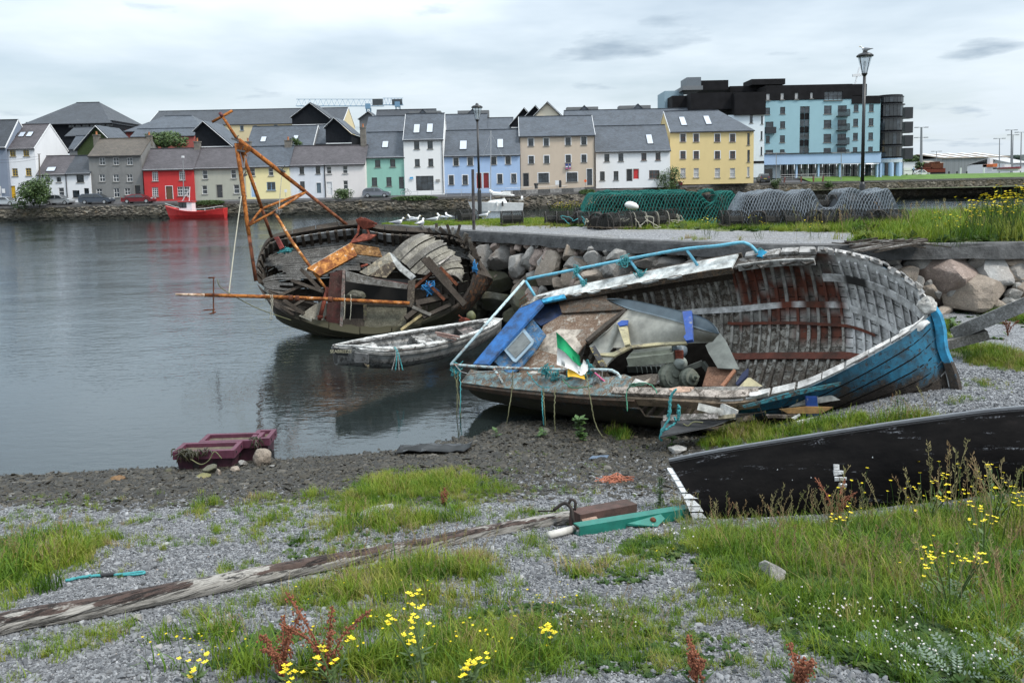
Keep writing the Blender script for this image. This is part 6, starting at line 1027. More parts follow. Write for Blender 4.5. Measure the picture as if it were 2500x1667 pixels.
# ================================================================== white dinghy
dA = lambda x, y, D: at(*w10(x, y), D)
dfar = [dA(*q) for q in [(752, 1222, 16.2), (1000, 1168, 16.75), (1250, 1125, 17.25), (1500, 1085, 17.75), (1800, 1040, 18.3), (2050, 1000, 18.75), (2180, 985, 18.9), (2228, 992, 18.9)]]
dnear = [dA(*q) for q in [(800, 1240, 16.0), (960, 1245, 15.9), (1065, 1255, 15.85), (1200, 1268, 15.95), (1400, 1258, 16.3), (1650, 1222, 16.9), (1900, 1160, 17.6), (2080, 1095, 18.2), (2190, 1040, 18.65), (2228, 995, 18.88)]]
DHu = Hull(dfar, dnear, [(0, .38), (.3, .5), (.8, .5), (1, .36)], None, 41, .6); dg = thing('dinghy', 'small flaking white and black open dinghy afloat between the two wrecks', 'boat', dA(1450, 1350, 17))
dpt = m_aged('dinghy_paint', (.055, .053, .05), (.16, .155, .15), 9)
def c_d(t, p, o): return (.22, .22, .215, .55) if o and p / math.pi < .9 else ((.34, .34, .33, .66) if o else (.66, .66, .64, .60))
for k in range(12): DHu.plank('plank', dpt, dg, 0, 1, math.pi * (.004 + k / 12 * .992), math.pi * (.004 + (k + .97) / 12 * .992), .022, c_d, 26, .002)
for sgn in (1, -1):
    G=[[DHu.B(t,sgn*1.05,-.03),DHu.B(t,sgn*(.80 if t<.9 else.5),-.04)]for t in[i/25 for i in range(26)]];m=M();m.sheet(G,.035);m.build('gunwale',dpt,dg,cols=[(.60,.60,.58,.58)]*len(m.v));G=[[DHu.B(t,sgn*1.07,.10),DHu.B(t,sgn*1.06,.20)]for t in[i/25 for i in range(26)]];m=M();m.sheet(G,.03);m.build('rub_strake',dpt,dg,cols=[(.30,.30,.29,.7)]*len(m.v))
m = M(); m.sheet([[DHu.S(0, math.pi * j / 12, .01) for j in range(13)], [DHu.B(0.0, math.cos(math.pi * j / 12) * .3, .15) for j in range(13)]], .03); tr_ = m.build('transom', dpt, dg, cols=[(.035, .035, .035, .8)] * len(m.v))
for t,w in((.12,.18),(.45,.13),(.72,.14)):m=M();G=[[DHu.B(t,.85,.16),DHu.B(t,-.85,.16)],[DHu.B(t+w*.6,.85,.16),DHu.B(t+w*.6,-.85,.16)]];m.sheet(G,.04);m.build('thwart',dpt,dg,cols=[(.62,.61,.59,.55)if t<.6 else(.25,.2,.19,.5)]*len(m.v))
m=M();m.sheet([[DHu.B(t,.7,.62),DHu.B(t,-.6,.62)]for t in(.05,.3,.6,.9)],.03);m.build('bottom_boards',AGEDD,dg,cols=[(.12,.07,.06,.5)]*len(m.v));m=M();m.sheet([[DHu.B(t,.9*(1-(t-.86)*5),-.03),DHu.B(t,-.9*(1-(t-.86)*5),-.03)]for t in(.88,.92,.96,.99)],.03);m.build('foredeck',dpt,dg,cols=[(.7,.7,.68,.6)]*len(m.v))
m=M();m.plate([dA(950,1278,15.8),dA(1070,1295,15.78),dA(1072,1370,15.8),dA(950,1362,15.82)],.05);m.build('outboard_pad',dpt,dg,cols=[(.16,.16,.16,.6)]*len(m.v));m=M();m.plate([dA(1030,1378,15.75),dA(1075,1395,15.75),dA(1072,1425,15.75)],.03);m.build('pad_bracket',AGED,dg,cols=[(.4,.33,.18,.5)]*len(m.v))
for k in range(2): m = M(); m.beam(DHu.B(.02, .95 - k * .08, .05), DHu.B(.95, .82 - k * .06, .02), .02, .03); m.build('inwale', dpt, dg, cols=[(.4, .4, .4, .5)] * len(m.v))
for k in range(4): rope([dA(1285 + k * 4, 1235, 16.0), dA(1305 + 8 * k, 1300, 15.95), dA(1270 + 32 * k, 1440, 15.9)], .011, ROPE['teal' if k % 2 else 'grey'], dg, wob=.015)
m=M();m.beam(dA(1650,1110,17.3),dA(1860,1150,17.2),.1,.03);m.beam(dA(1665,1130,17.25),dA(1830,1170,17.15),.08,.03);m.build('loose_oar',m_aged('oar_wood',(.2,.12,.1),(.4,.33,.3)),dg,cols=[(.3,.28,.27,.4)]*len(m.v))
def lettering(txt, p, size, rx, mt, name, par=None, **k):
    c = bpy.data.curves.new(name, 'FONT'); c.body = txt; c.size = size; c.align_x = 'CENTER'; c.align_y = 'CENTER'; c.extrude = .003; o = bpy.data.objects.new(name, c); COL.objects.link(o)
    me = bpy.data.meshes.new_from_object(o.evaluated_get(bpy.context.evaluated_depsgraph_get())); bpy.data.objects.remove(o); me.materials.clear(); me.materials.append(mt); q = bpy.data.objects.new(name, me); COL.objects.link(q)
    if par is not None: q.parent = par; q.location = V(p) - ORG[par]
    else: q.location = p
    q.rotation_euler = rx; return q
m = M(); m.plate([dA(768, 1238, 15.93), dA(890, 1256, 15.86), dA(892, 1312, 15.88), dA(790, 1300, 15.95)], .03); m.build('name_board', plain('black_board', (.02, .02, .02), .7), dg)
lettering('SEABREEZE', dA(828, 1276, 15.84), .088, (rad(90), 0, rad(-5)), plain('faded_gilt', (.40, .37, .26), .6), 'name_lettering', dg)
# ================================================================== foreground things
def m_spar(ang):
    n=NT('spar_wood');r0=n.map((1,1,1),(0,0,0),(0,0,-ang));co=n.map((.10,1.5,1.5),co=r0);g=n.noise(26,8,.72,co,.3);k=n.ramp(g,[(.36,0),(.46,1)]);w=n.ramp(n.noise(60,6,.7,co),[(.3,(.13,.12,.105)),(.7,(.40,.38,.35))])
    at_ = n.node('ShaderNodeAttribute', attribute_name='paint'); pm = n.ramp(n.math('ADD', n.noise(5, 8, .7, n.map((.35, 1, 1), co=r0)), n.math('SUBTRACT', at_.outputs['Alpha'], 1.0)), [(.0, 0), (.04, 1)])
    c = n.mix(pm, w, n.ramp(n.noise(9, 5), [(.3, (.035, .022, .018)), (.7, (.085, .055, .045))])); c = n.mix(k, (.025, .02, .016), c); return n.fin(c, .9, 0, n.bump(n.math('ADD', k, n.math('MULTIPLY', g, .6)), 1., .02))
spar_m = m_spar(math.atan2(gp(1312, 1276).y - gp(60, 1526).y, gp(1312, 1276).x - gp(60, 1526).x)); brn = m_aged('brown_paint_timber', (.20, .165, .13), (.42, .37, .31), 5)
# long weathered mast lying on the gravel, rounded at the near end, squared at the far end
sp = thing('weathered_spar', 'long grey-brown weathered mast lying across the gravel with a rusty shackle at its squared end', 'mast', gp(760, 1420))
cl = []
for px, py, r_ in [(-60, 1556, .062), (60, 1526, .064), (236, 1497, .066), (472, 1449, .066), (640, 1414, .062), (799, 1380, .056), (1036, 1332, .046), (1194, 1297, .046), (1312, 1276, .048), (1404, 1262, .05)]:
    g = gp(px, py + 12); cl.append((g + V((0, .03, r_ * .85)), r_))
C = SPAR = curve([c for c, _ in cl], 60); rr = [interp(i / 59, [(k / (len(cl) - 1), r) for k, (_, r) in enumerate(cl)]) for i in range(60)]; rings = []; cols = []
for i, p in enumerate(C):
    d = (C[min(i + 1, 59)] - C[max(i - 1, 0)]).normalized(); x = d.cross(V((0, 0, 1))).normalized(); y = x.cross(d); sq = sstep(.5, .75, i / 59); ring = []
    for k in range(16):
        a=2*math.pi*k/16+math.pi/16;c_,s_=math.cos(a),math.sin(a);e=1/max(abs(c_),abs(s_));q=lerp(1,min(e,1.25),sq)*rr[i]*(1+.07*fbm(i*.25,k*.9,4)+.05*fbm(i*.06,k*3.1));ring.append(p+x*c_*q+y*s_*q)
        cols.append((.075, .048, .04, (.54 if s_ > .45 else .36) + .12 * fbm(i * .10, 3)))
    rings.append(ring)
m = M(); m.loft(rings); m.build('shaft', spar_m, sp, cols=cols)
a,b=gp(1404,1292),gp(1543,1264);m=M();up=V((0,0,1));m.beam(a+V((0,.05,.07)),b+V((0,.05,.07)),.16,.145);m.build('heel_block',brn,sp,cols=[(.085,.045,.036,.80)]*len(m.v));m=M();c=gp(1440,1290)+V((0,-.03,.07));m.box(c,(.14,.06,.07),(0,-.1,.2));m.build('wood_cleat',m_aged('cleat_wood',(.28,.18,.13),(.45,.32,.25)),sp,cols=[(.3,.2,.15,.2)]*8)
m=M();c=gp(1395,1290);m.tube(curve([c+V((-.16,.02,.17)),c+V((-.06,.02,.235)),c+V((0,-.02,.20)),c+V((.01,-.06,.12)),c+V((.03,-.07,.02))],14),.016,8);m.tube([c+V((-.3,.05,.15)),c+V((-.14,.03,.16))],.008,6);m.tube(curve([c+V((-.03,.0,.21)),c+V((.0,.01,.27)),c+V((.04,.0,.25)),c+V((.03,-.02,.18))],10),.014,8);m.build('shackle',plain('black_iron',(.035,.028,.024),.7,.4,var=.5,scale=20),sp,smooth=True)
# green steel channel with gusset and a plastic pipe end
gs = plain('green_steel', (.012, .15, .115), .45, var=.3, scale=8, bump=.1); ch = thing('green_steel_channel', 'bright green steel channel poking out from under the upturned black boat', 'steel beam', gp(1500, 1290))
a,b=gp(1408,1306),gp(1720,1252);d=(b-a).normalized();n_=V((d.y,-d.x,0));h_=V((0,0,1));m=M();m.beam(a+h_*.09,b+h_*.09,.10,.012);m.beam(a+h_*.046+n_*.045,b+h_*.046+n_*.045,.012,.08);m.beam(a+h_*.004+n_*.0,b+h_*.004,.10,.012);m.build('channel',gs,ch)
m=M();t0=a.lerp(b,.34)+n_*.06;t1=a.lerp(b,.60)+n_*.06;m.plate([t0+h_*.05,t1+h_*.085,t1+d*.01+h_*.06+n_*.05,a.lerp(b,.52)+n_*.16+h_*.02,t0+h_*.03],.012);g_=m.build('gusset',gs,ch);m=M();c=a.lerp(b,.52)+n_*.10+h_*.06;m.lathe([(.03,0),(.028,.016),(.012,.03),(.002,.03)],12,c);m.build('bolt',RUSTD,g_)
pw=plain('dirty_white_plastic',(.50,.48,.44),.5,var=.3);m=M();m.tube([gp(1340,1316)+V((0,0,.035)),gp(1400,1302)+V((0,0,.04))],.034,12);m.build('plastic_pipe',pw,smooth=True,label='short dirty white plastic pipe at the end of the green channel',cat='pipe',loc=gp(1370,1309))
# upturned tarred currach lying on its side
cu = thing('tarred_currach', 'long black tarred rowing boat lying on its side with white plank ends showing', 'boat', gp(2000, 1300))
tops = curve([at(1634, 1131, 7.95), at(1750, 1108, 7.9), at(2000, 1068, 7.85), at(2250, 1031, 7.8), at(2500, 1002, 7.8)] + [at(2500, 1002, 7.8) + V((1.1, .0, -.02)), at(2500, 1002, 7.8) + V((1.9, .25, -.25))], 60); bots = []
for p in tops: y = 7.45 + .02 * (p.x - 1.6); bots.append(V((p.x + .19 * (1 - sstep(1.5, 5, p.x)), y, ground(p.x, y) - .08)))
def tar():
    n=NT('tarred_canvas');f=n.noise(3,7,.7,n.map((.5,1,1.5)));c=n.ramp(f,[(.3,(.004,.004,.0045)),(.6,(.009,.0085,.0085)),(.8,(.017,.015,.015))]);s=n.noise(5,9,.78,n.map((.22,1.8,1.8)));e=n.noise(40,5,.7);k=n.math('MULTIPLY',n.ramp(s,[(.58,0),(.68,1)]),n.ramp(e,[(.46,0),(.6,.8)]))
    c = n.mix(k, c, (.22, .235, .26)); return n.fin(c, .85, 0, n.bump(n.math('ADD', n.noise(9, 6), n.math('MULTIPLY', n.noise(1.4, 3, .5, n.map((1, 1, 4))), 1.5)), .5, .03), .0)
NT_ = 16; G = []
for i, (t, b) in enumerate(zip(tops, bots)):
    hgt = (t - b).length; row = []
    for j in range(NT_):
        f = j / (NT_ - 1); bulge = .21 * math.sin(math.pi * min(1, f * 1.02)) ** .8 * (1 - .5 * sstep(50, 59, i)); row.append(t.lerp(b, f) + V((0, -bulge, .06 * math.sin(math.pi * f))))
    G.append(row)
m = M(); m.sheet(G, -.02); m.build('hull_skin', tar(), cu, smooth=True)
gw = plain('grey_gunwale', (.13, .14, .155), .6, var=.4, scale=12, stretch=(.4, 4, 4)); gk = plain('black_gunwale', (.012, .012, .014), .5)
m = M()
for i in range(59): m.beam(tops[i] + V((0, .01, .028)), tops[i + 1] + V((0, .01, .028)), .035, .03)
m.build('gunwale', gw, cu); m = M()
for i in range(59): m.beam(tops[i] + V((0, -.02, .0)), tops[i + 1] + V((0, -.02, .0)), .035, .028)
m.build('gunwale_lip', gk, cu)
whp = worn('white_plank_end', (.62, .63, .64), (.12, .11, .10), .36, 20, dirtamt=.3)
for k in range(9):
    f0, f1 = .04 + k * .098, .04 + k * .098 + R.uniform(.07, .088); w = R.uniform(.035, .10); P = []
    for f in (f0, f1):
        bulge = .21 * math.sin(math.pi * f) ** .8; p = tops[0].lerp(bots[0], f) + V((0, -bulge, .06 * math.sin(math.pi * f))); P.append(p)
    m = M(); m.plate([P[0] + V((-.05, -.035, 0)), P[1] + V((-.05, -.035, 0)), P[1] + V((w, -.04, 0)), P[0] + V((w * R.uniform(.5, 1), -.04, 0))], .02); m.build('plank_end', whp, cu)
ih = min(range(60), key=lambda i: abs(project(tops[i])[0] - 1995)); 
for k in range(4):
    f0 = .34 + k * .075; w = [.05, .09, .11, .07][k]; c = tops[ih].lerp(bots[ih], f0) + V((0, -.225, .06)); m = M(); m.box(c, (w, .02, .05), (-.25 + .2 * k, .05, 0)); m.build('bare_lath', whp, cu)
for k in range(26):
    i=R.randint(2,34);f=R.uniform(.3,.75);c=tops[i].lerp(bots[i],f)+V((0,-.21*math.sin(math.pi*f)**.8-.004,.06*math.sin(math.pi*f)));s_=R.uniform(.008,.022);m=M();m.rock(c,(s_,.012,s_*R.uniform(1,4)),k,0);m.build('paint_fleck',plain('pale_fleck',(.42,.44,.46),.7),cu)
# fish boxes at the water's edge
zD=Z(400,1040,7.35);mag2=plain('magenta_rim',(.095,.025,.046),.6,var=.4,scale=9,bump=.15);mag=plain('magenta_plastic',(.042,.011,.020),.65,var=.8,scale=6,bump=.15);dirt=plain('box_silt',(.115,.095,.065),.95,var=.5,scale=20,bump=1,bscale=40,dist=.02);hole=plain('hole_dark',(.006,.005,.005),.9);weed=plain('bladderwrack',(.028,.026,.010),.55,var=.6,scale=20,bump=.6)
def fishbox(label, p, rz, w=.80, d=.36, h=.38, wd=True):
    t = thing('fish_box', label, 'crate', p, 'fish boxes at the waterline'); Q = Matrix.Rotation(rz, 3, 'Z'); L = lambda x, y, z: p + Q @ V((x, y, z)); m = M(); tp = .88
    o=[(w/2*tp,d/2*tp,0),(w/2,d/2,h*.72)];rings=[[L(sx*a,sy*b,z)for sx,sy in((-1,-1),(1,-1),(1,1),(-1,1))]for a,b,z in o];m.loft(rings,True,False);m.poly(rings[0][::-1]);m.build('tub',mag,t)
    m=M();e=.035;prof=[(w/2+.002,d/2+.002,h*.70),(w/2+e,d/2+e,h*.70),(w/2+e,d/2+e,h),(w/2-.03,d/2-.03,h),(w/2-.03,d/2-.03,h*.72)];m.loft([[L(sx*a,sy*b,z)for sx,sy in((-1,-1),(1,-1),(1,1),(-1,1))]for a,b,z in prof],True,False);m.build('rim',mag2,t)
    m = M(); m.sheet([[L(-w / 2 + .035 + (w - .07) * i / 8, -d / 2 + .035 + (d - .07) * j / 6, h * .86 + .02 * fbm(i, j, rz)) for j in range(7)] for i in range(9)]); m.build('silt', dirt, t)
    for x in(-.13,.13):c=L(x,-d/2*.96-.002,h*.42);m=M();m.lathe([(.045,-.012),(.045,.012)],14);m.v=[tuple(c+Q@Euler((math.pi/2,0,0)).to_matrix()@V(q))for q in m.v];m.build('drain_hole',hole,t)
    for y in (-.12, .12): c = L(w / 2 + e, y, h * .86); m = M(); m.box(c, (.012, .03, .03), Q); m.build('handle_slot', hole, t)
    return t
b1=onz(*zD(700,860),0.0);b1=V((b1.x,b1.y+.26,-.06));fishbox('front magenta plastic fish box draped with dark seaweed at the waterline',b1,rad(2));b2=V((b1.x+.20,b1.y+.44,-.06));fishbox('rear magenta plastic fish box half in the water',b2,rad(2),.8,.34,.38);b3=V((b1.x+.62,b1.y+.60,-.07));fishbox('end of a third magenta fish box against a mossy stone',b3,rad(3),.22,.4,.38)
def weedclump(c, s, k, label, loc):
    m = M()
    for i in range(k):p=V(c)+V((R.gauss(0,s[0]*.4),R.gauss(0,s[1]*.4),R.uniform(-.2,.5)*s[2]));q=p+V((R.gauss(0,.06),-abs(R.gauss(0,.05)),-R.uniform(.02,.16)));m.tube(curve([p,p.lerp(q,.5)+V((0,-.02,.02)),q],5),[.006,.012,.01,.008,.003],4)
    m.build('seaweed', weed, label=label, cat='seaweed', group='seaweed on the fish boxes', loc=loc)
weedclump(b1+V((-.20,-.2,.38)),(.28,.1,.06),70,'dark seaweed hanging over the front fish box rim',b1+V((-.2,-.2,.38)));weedclump(b2+V((.38,-.12,.36)),(.08,.1,.1),36,'dark seaweed between the two rear fish boxes',b2+V((.4,0,.36)))
rope([b1+V((-.15,-.3,.30)),b1+V((0,-.31,.22)),b1+V((.12,-.31,.28)),b1+V((.2,-.3,.40)),b1+V((.3,-.31,.3))],.009,ROPE['olive'],None,label='thin dark cord looped on the front fish box',cat='rope',loc=b1+V((0,-.3,.2)))
def stone(label, px, py, w, h, mt, seed, dz=.3, name='stone', cat='stone', dep=None):
    g=gp(px,py+h*.4);D=g.y;s_=D/FPX;m=M();m.rock(g+V((0,.0,h*s_*dz)),(w*s_,(dep or w)*s_,h*s_*1.25),seed,3,(R.uniform(-.1,.1),R.uniform(-.1,.1),R.uniform(0,3)),.2,0 if seed==77 else 6);m.build(name,mt,smooth=w<60 and seed==77,label=label,cat=cat,loc=g)
stone('round brown boulder beside the magenta fish boxes',640,1119,44,38,BM[3],77,.5,'round_boulder','boulder');stone('mossy wedge stone behind the third fish box',628,1080,44,26,m_boulder('moss_stone',(.16,.14,.05),(.24,.21,.09),0),12,.9);stone('green mossy slab leaning on the front fish box',512,1147,36,22,BM[2],21,.5);stone('flat yellow-green stone in front of the fish boxes',497,1161,38,10,m_boulder('lichen_stone',(.17,.16,.06),(.27,.25,.11)),22,.5);stone('small brown stone at the corner of the front fish box',534,1154,16,16,BM[3],23,.5);stone('grey stone between the fish boxes and the round boulder',593,1132,28,16,BM[0],24,.5);stone('tan flat stone on the shingle right of the front fish box',575,1146,26,12,BM[3],25,.5);stone('lone dark stone in the water left of the fish boxes',412,1148,19,10,BM[2],26,.4);stone('orange-brown flat stone at the waterline left of the fish boxes',287,1168,34,12,m_boulder('ochre_stone',(.22,.12,.05),(.32,.2,.1)),27,.4)
stone('pale flat limestone slab in the grass above the spar',920,1244,112,28,BM[4],31,.2,dep=60);stone('grey half-buried stone in the meadow in front of the black boat',1885,1392,100,50,BM[0],32,.35,dep=60);stone('small grey stone under the near end of the spar',338,1508,24,18,BM[0],33,.4);stone('flat grey stone right of the small one below the spar',408,1512,30,16,BM[0],34,.3);stone('cream stone in the grass at the left end of the black boat',1652,1098,54,18,BM[4],35,.3)
# teal rope with a taped splice, orange net heap, plastic sheet, blue scrap
tr2=thing('teal_rope_end','short teal rope with a black taped splice and an eye on the gravel','rope',gp(260,1412));rope([gp(162,1423)+V((0,0,.02)),gp(210,1413)+V((0,0,.02)),gp(250,1411)+V((0,0,.022))],.011,ROPE['teal'],tr2,'strand',wob=.01);m=M();m.tube([gp(246,1411)+V((0,0,.024)),gp(280,1408)+V((0,0,.024))],.014,8);m.build('tape',GUT,tr2);rope([gp(278,1409)+V((0,0,.02)),gp(315,1405)+V((0,0,.02)),gp(348,1401)+V((0,0,.02)),gp(352,1405)+V((0,0,.02)),gp(330,1408)+V((0,0,.02)),gp(300,1409)+V((0,0,.02))],.010,ROPE['teal'],tr2,'eye',n=30)
c = gp(1503, 1176); m = M()
for i in range(46):a=R.uniform(0,6.3);r_=R.uniform(0,.2);pts=[c+V((r_*math.cos(a)+R.gauss(0,.05),r_*.6*math.sin(a)+R.gauss(0,.04),abs(R.gauss(.02,.025))*(1-r_*2)))for _ in range(5)];m.tube(curve(pts,12),.007,4)
m.build('orange_net_heap', plain('salmon_twine', (.36, .13, .075), .85, var=.4, scale=40), label='small heap of salmon-orange twine on the gravel', cat='net', loc=c)
c=[gp(965,1112),gp(1010,1106),gp(1060,1108),gp(1130,1105),gp(1150,1098)];m=M();m.sheet([[V((p.x,p.y-.1+.16*j,max(.0,ground(p.x,p.y-.1+.16*j))+.02+.035*(1+fbm(i*1.7,j*2.3))))for j in range(5)]for i,p in enumerate(curve(c,14))],.004);m.build('plastic_sheet',plain('black_plastic',(.02,.022,.024),.3),smooth=True,label='crumpled black plastic sheet at the water edge under the blue wreck stern',cat='plastic sheet',loc=c[2])
c=gp(1462,1119);m=M();m.plate([c+V((-.14,-.05,.02)),c+V((.10,-.06,.03)),c+V((.14,.05,.03)),c+V((-.08,.06,.02))],.01);m.build('blue_scrap',plain('slate_blue_scrap',(.09,.13,.19),.5),label='flat slate-blue scrap of sheet on the gravel beneath the wreck',cat='scrap',loc=c)
# grey baulk by the boulders on the right
zr_=Z(2250,600,3.484);P=lambda x,y,D:at(*zr_(x,y),D);bk=thing('grey_baulk','heavy weathered grey baulk slanting up beside the boulders at right','timber',P(400,760,12.4));m=M();m.beam(P(285,715,12.7)+V((0,0,-.06)),P(960,420,12.0)+V((0,0,-.08)),.26,.20);m.build('baulk',m_aged('silver_timber',(.17,.165,.155),(.42,.41,.40),7),bk,cols=[(.5,.49,.5,.3)]*8);m=M();m.beam(P(190,830,12.6)+V((0,0,-.03)),P(560,720,12.45)+V((0,0,-.06)),.16,.14);m.build('lower_baulk',AGEDG,bk,cols=[(.4,.39,.38,.3)]*8)
# ================================================================== life along the far quay
TYRE=plain('tyre',(.015,.015,.016),.8,bump=0);RIM=plain('alloy',(.42,.43,.44),.35,.6,bump=0);CGL=NT('car_glass').fin((.018,.022,.026),.06,0,None,.8);HL=plain('head_lamp',(.6,.62,.64),.2,bump=0);TLm=plain('tail_lamp',(.32,.015,.015),.3,bump=0);SILLC=plain('car_sill',(.02,.02,.022),.6,bump=0);PLATE=plain('number_plate',(.62,.5,.08),.5,bump=0)
def cpaint(n, c, metal=.25): return plain('car_' + n, c, .28, metal, var=.06, scale=1, bump=0, spec=.6)
def car(label, p, rz, L, H, mt, style='hatch'):
    """nose towards +x before turning"""
    t = thing('parked_car', label, 'car', (0, 0, 0), 'cars parked along the quay'); Wd = 1.78; hb = H * .58; wr = .33
    roof={'hatch':[(-.50,.60),(-.47,.80),(-.36,.985),(-.05,1.0),(.10,.96),(.27,.64)],'saloon':[(-.40,.64),(-.27,.92),(-.12,1.0),(.05,.99),(.15,.92),(.29,.64)],'suv':[(-.50,.60),(-.47,.84),(-.40,.985),(0.,1.0),(.13,.96),(.28,.66)]}[style]
    low = [(-.5, .20), (-.505, .40), (-.49, .60), (-.30, .645), (0, .65), (.27, .635), (.40, .58), (.475, .50), (.505, .36), (.49, .20)]
    m=M();ring=lambda y,k:[V((x*L*(1-k*.03),y,max(.18,z*H)))for x,z in low];m.loft([ring(-Wd/2*.93,1),ring(-Wd/2,0),ring(-Wd/2*.99,0),ring(Wd/2*.99,0),ring(Wd/2,0),ring(Wd/2*.93,1)]);m.build('body',mt,t)
    m = M(); m.loft([[V((x * L * (1 - k), y * (1 - .22 * max(0, z - .62) / .38), z * H)) for x, z in roof] for y, k in ((-Wd / 2 * .95, 0), (Wd / 2 * .95, 0))]); m.build('cabin', mt, t)
    def glass(sy):
        m=M();g=[(roof[0][0]*.98+.015,.66),(roof[1][0]+.03,.80),(roof[2][0]+.03,.93),(roof[3][0],.95),(roof[4][0]-.02,.91),(roof[5][0]-.06,.66)];m.plate([V((x*L,sy*(Wd/2*.95*(1-.22*max(0,z-.62)/.38)+.006),z*H))for x,z in g][::sy],.012);m.build('side_window',CGL,t)
        m = M(); x = -.06 * L; m.beam((x, sy * (Wd / 2 * .955 + .004), .64 * H), (x, sy * (Wd / 2 * .95 * .80 + .012), .96 * H), .06, .03, up=(0, 1, 0)); m.build('pillar', mt, t)
    glass(1); glass(-1)
    for (a, b), nm in (((roof[4], roof[5]), 'windscreen'), ((roof[1], roof[2]) if style != 'saloon' else (roof[1], roof[0]), 'rear_window')):
        P=lambda x,z,y:V((x*L+(.012 if nm=='windscreen' else-.012),y*(1-.22*max(0,z-.62)/.38)*.86,z*H+.006));m=M();m.plate([P(*a,-Wd/2),P(*b,-Wd/2),P(*b,Wd/2),P(*a,Wd/2)],.01);m.build(nm,CGL,t)
    for sx in (-.31, .31):
        for sy in (-1, 1):
            m=M();c=V((sx*L,sy*(Wd/2-.10),wr));m.tube([c+V((0,-.11,0)),c+V((0,.11,0))],wr,18);w=m.build('wheel',TYRE,t);m=M();m.tube([c+V((0,sy*.105,0)),c+V((0,sy*.122,0))],wr*.64,14);m.build('rim',RIM,w)
            m = M(); m.tube([c + V((0, -.1, .03)), c + V((0, sy * .102 if sy > 0 else -.102, .03))], wr * 1.13, 18) if 0 else None
    m = M(); m.bb(-L * .46, L * .46, -Wd / 2 * 1.004, Wd / 2 * 1.004, .17, .27); m.build('sill', SILLC, t)
    for sy in (-1, 1): m = M(); m.box((L * .475, sy * Wd * .36, .52 * H), (.16, .34, .13)); m.build('headlight', HL, t); m = M(); m.box((-L * .488, sy * Wd * .38, .60 * H), (.1, .26, .16)); m.build('tail_light', TLm, t)
    m = M(); m.box((-L * .507, 0, .45 * H), (.02, .5, .11)); m.build('number_plate', PLATE, t)
    t.location = p; t.rotation_euler = (0, 0, rz); return t
def carpx(label, zz, x0, x1, yb, D, mt, style, H, flip=False, rz=0., L=None):
    a, b = at(*zz(x0, yb), D), at(*zz(x1, yb), D); p = (a + b) / 2; car(label, V((p.x, D, quay_z(p.x, D) + .01)), rz + (math.pi if flip else 0), L or (b.x - a.x), H, mt, style)
sil, drk, red_ = cpaint('silver', (.50, .52, .54), .5), cpaint('bluegrey', (.075, .09, .115), .4), cpaint('darkred', (.16, .01, .015)); wht = cpaint('white', (.75, .75, .75), 0)
carpx('silver saloon cut by the left edge on the far quay road',z1,-110,210,1290,130.2,sil,'saloon',1.45);carpx('silver hatchback half hidden by the round quay bush',z1,520,818,1280,130.2,sil,'hatch',1.6);carpx('dark blue-grey estate parked before the cement house',z1,915,1270,1262,130.4,drk,'suv',1.65);carpx('dark red saloon parked before the red house',z1,1390,1738,1250,130.4,red_,'saloon',1.45);carpx('mid-grey hatchback parked before the sea-green house',z3,32,336,1186,132.8,cpaint('midgrey',(.20,.21,.24),.4),'hatch',1.58);carpx('silver saloon parked before the white house with two doors',z4,1200,1535,1108,142.5,sil,'saloon',1.46,True);carpx('dark red car mostly hidden behind the quay shrub',z4,1592,1910,1085,144,red_,'hatch',1.5)
carpx('dark grey car seen from behind beside the yellow corner house',z5h,870,1035,1270,153,cpaint('charcoal',(.04,.042,.046),.3),'suv',1.7,False,rad(82),4.5);carpx('white estate car on the lawn road before the round glass corner',z5h,1840,2045,1242,172,wht,'suv',1.6,True);carpx('bright red car behind the white estate car',z5h,1850,2070,1235,175.5,cpaint('brightred',(.45,.02,.02),0),'hatch',1.5);carpx('white car parked left of the rusty dock machine',z6,618,765,685,178,wht,'hatch',1.5)
# white van, rusty dock machine, red boats on hard standing
P6 = lambda x, y, D: at(*z6(x, y), D)
def lump(name, label, cat, boxes, D):
    a = boxes[0]; p0 = P6(a[1], a[4], D); t = thing(name, label, cat, (p0.x, D, 4))
    for nm, x0, y0, x1, y1, mt, dep in boxes: a, b = P6(x0, y0, D), P6(x1, y1, D); m = M(); m.bb(a.x, b.x, D, D + dep, b.z, a.z); m.build(nm, mt, t)
lump('parked_van','white van parked under the round glass corner','van',[('body',495,632,612,676,wht,2),('cargo_box',495,600,580,634,wht,2),('windscreen',582,612,612,632,CGL,1.9),('wheel',512,668,534,688,TYRE,2.1),('wheel',580,668,602,688,TYRE,2.1)],176)
lump('dock_machine','rust-brown derelict dock machine before the sheds','machine',[('tower',800,545,935,610,RUSTD,4),('base',715,608,960,655,RUSTR,5),('cab',846,530,900,548,RUSTD,3),('counter_arm',735,596,812,612,RUSTR,3),('track',720,652,960,668,SILLC,5)],210)
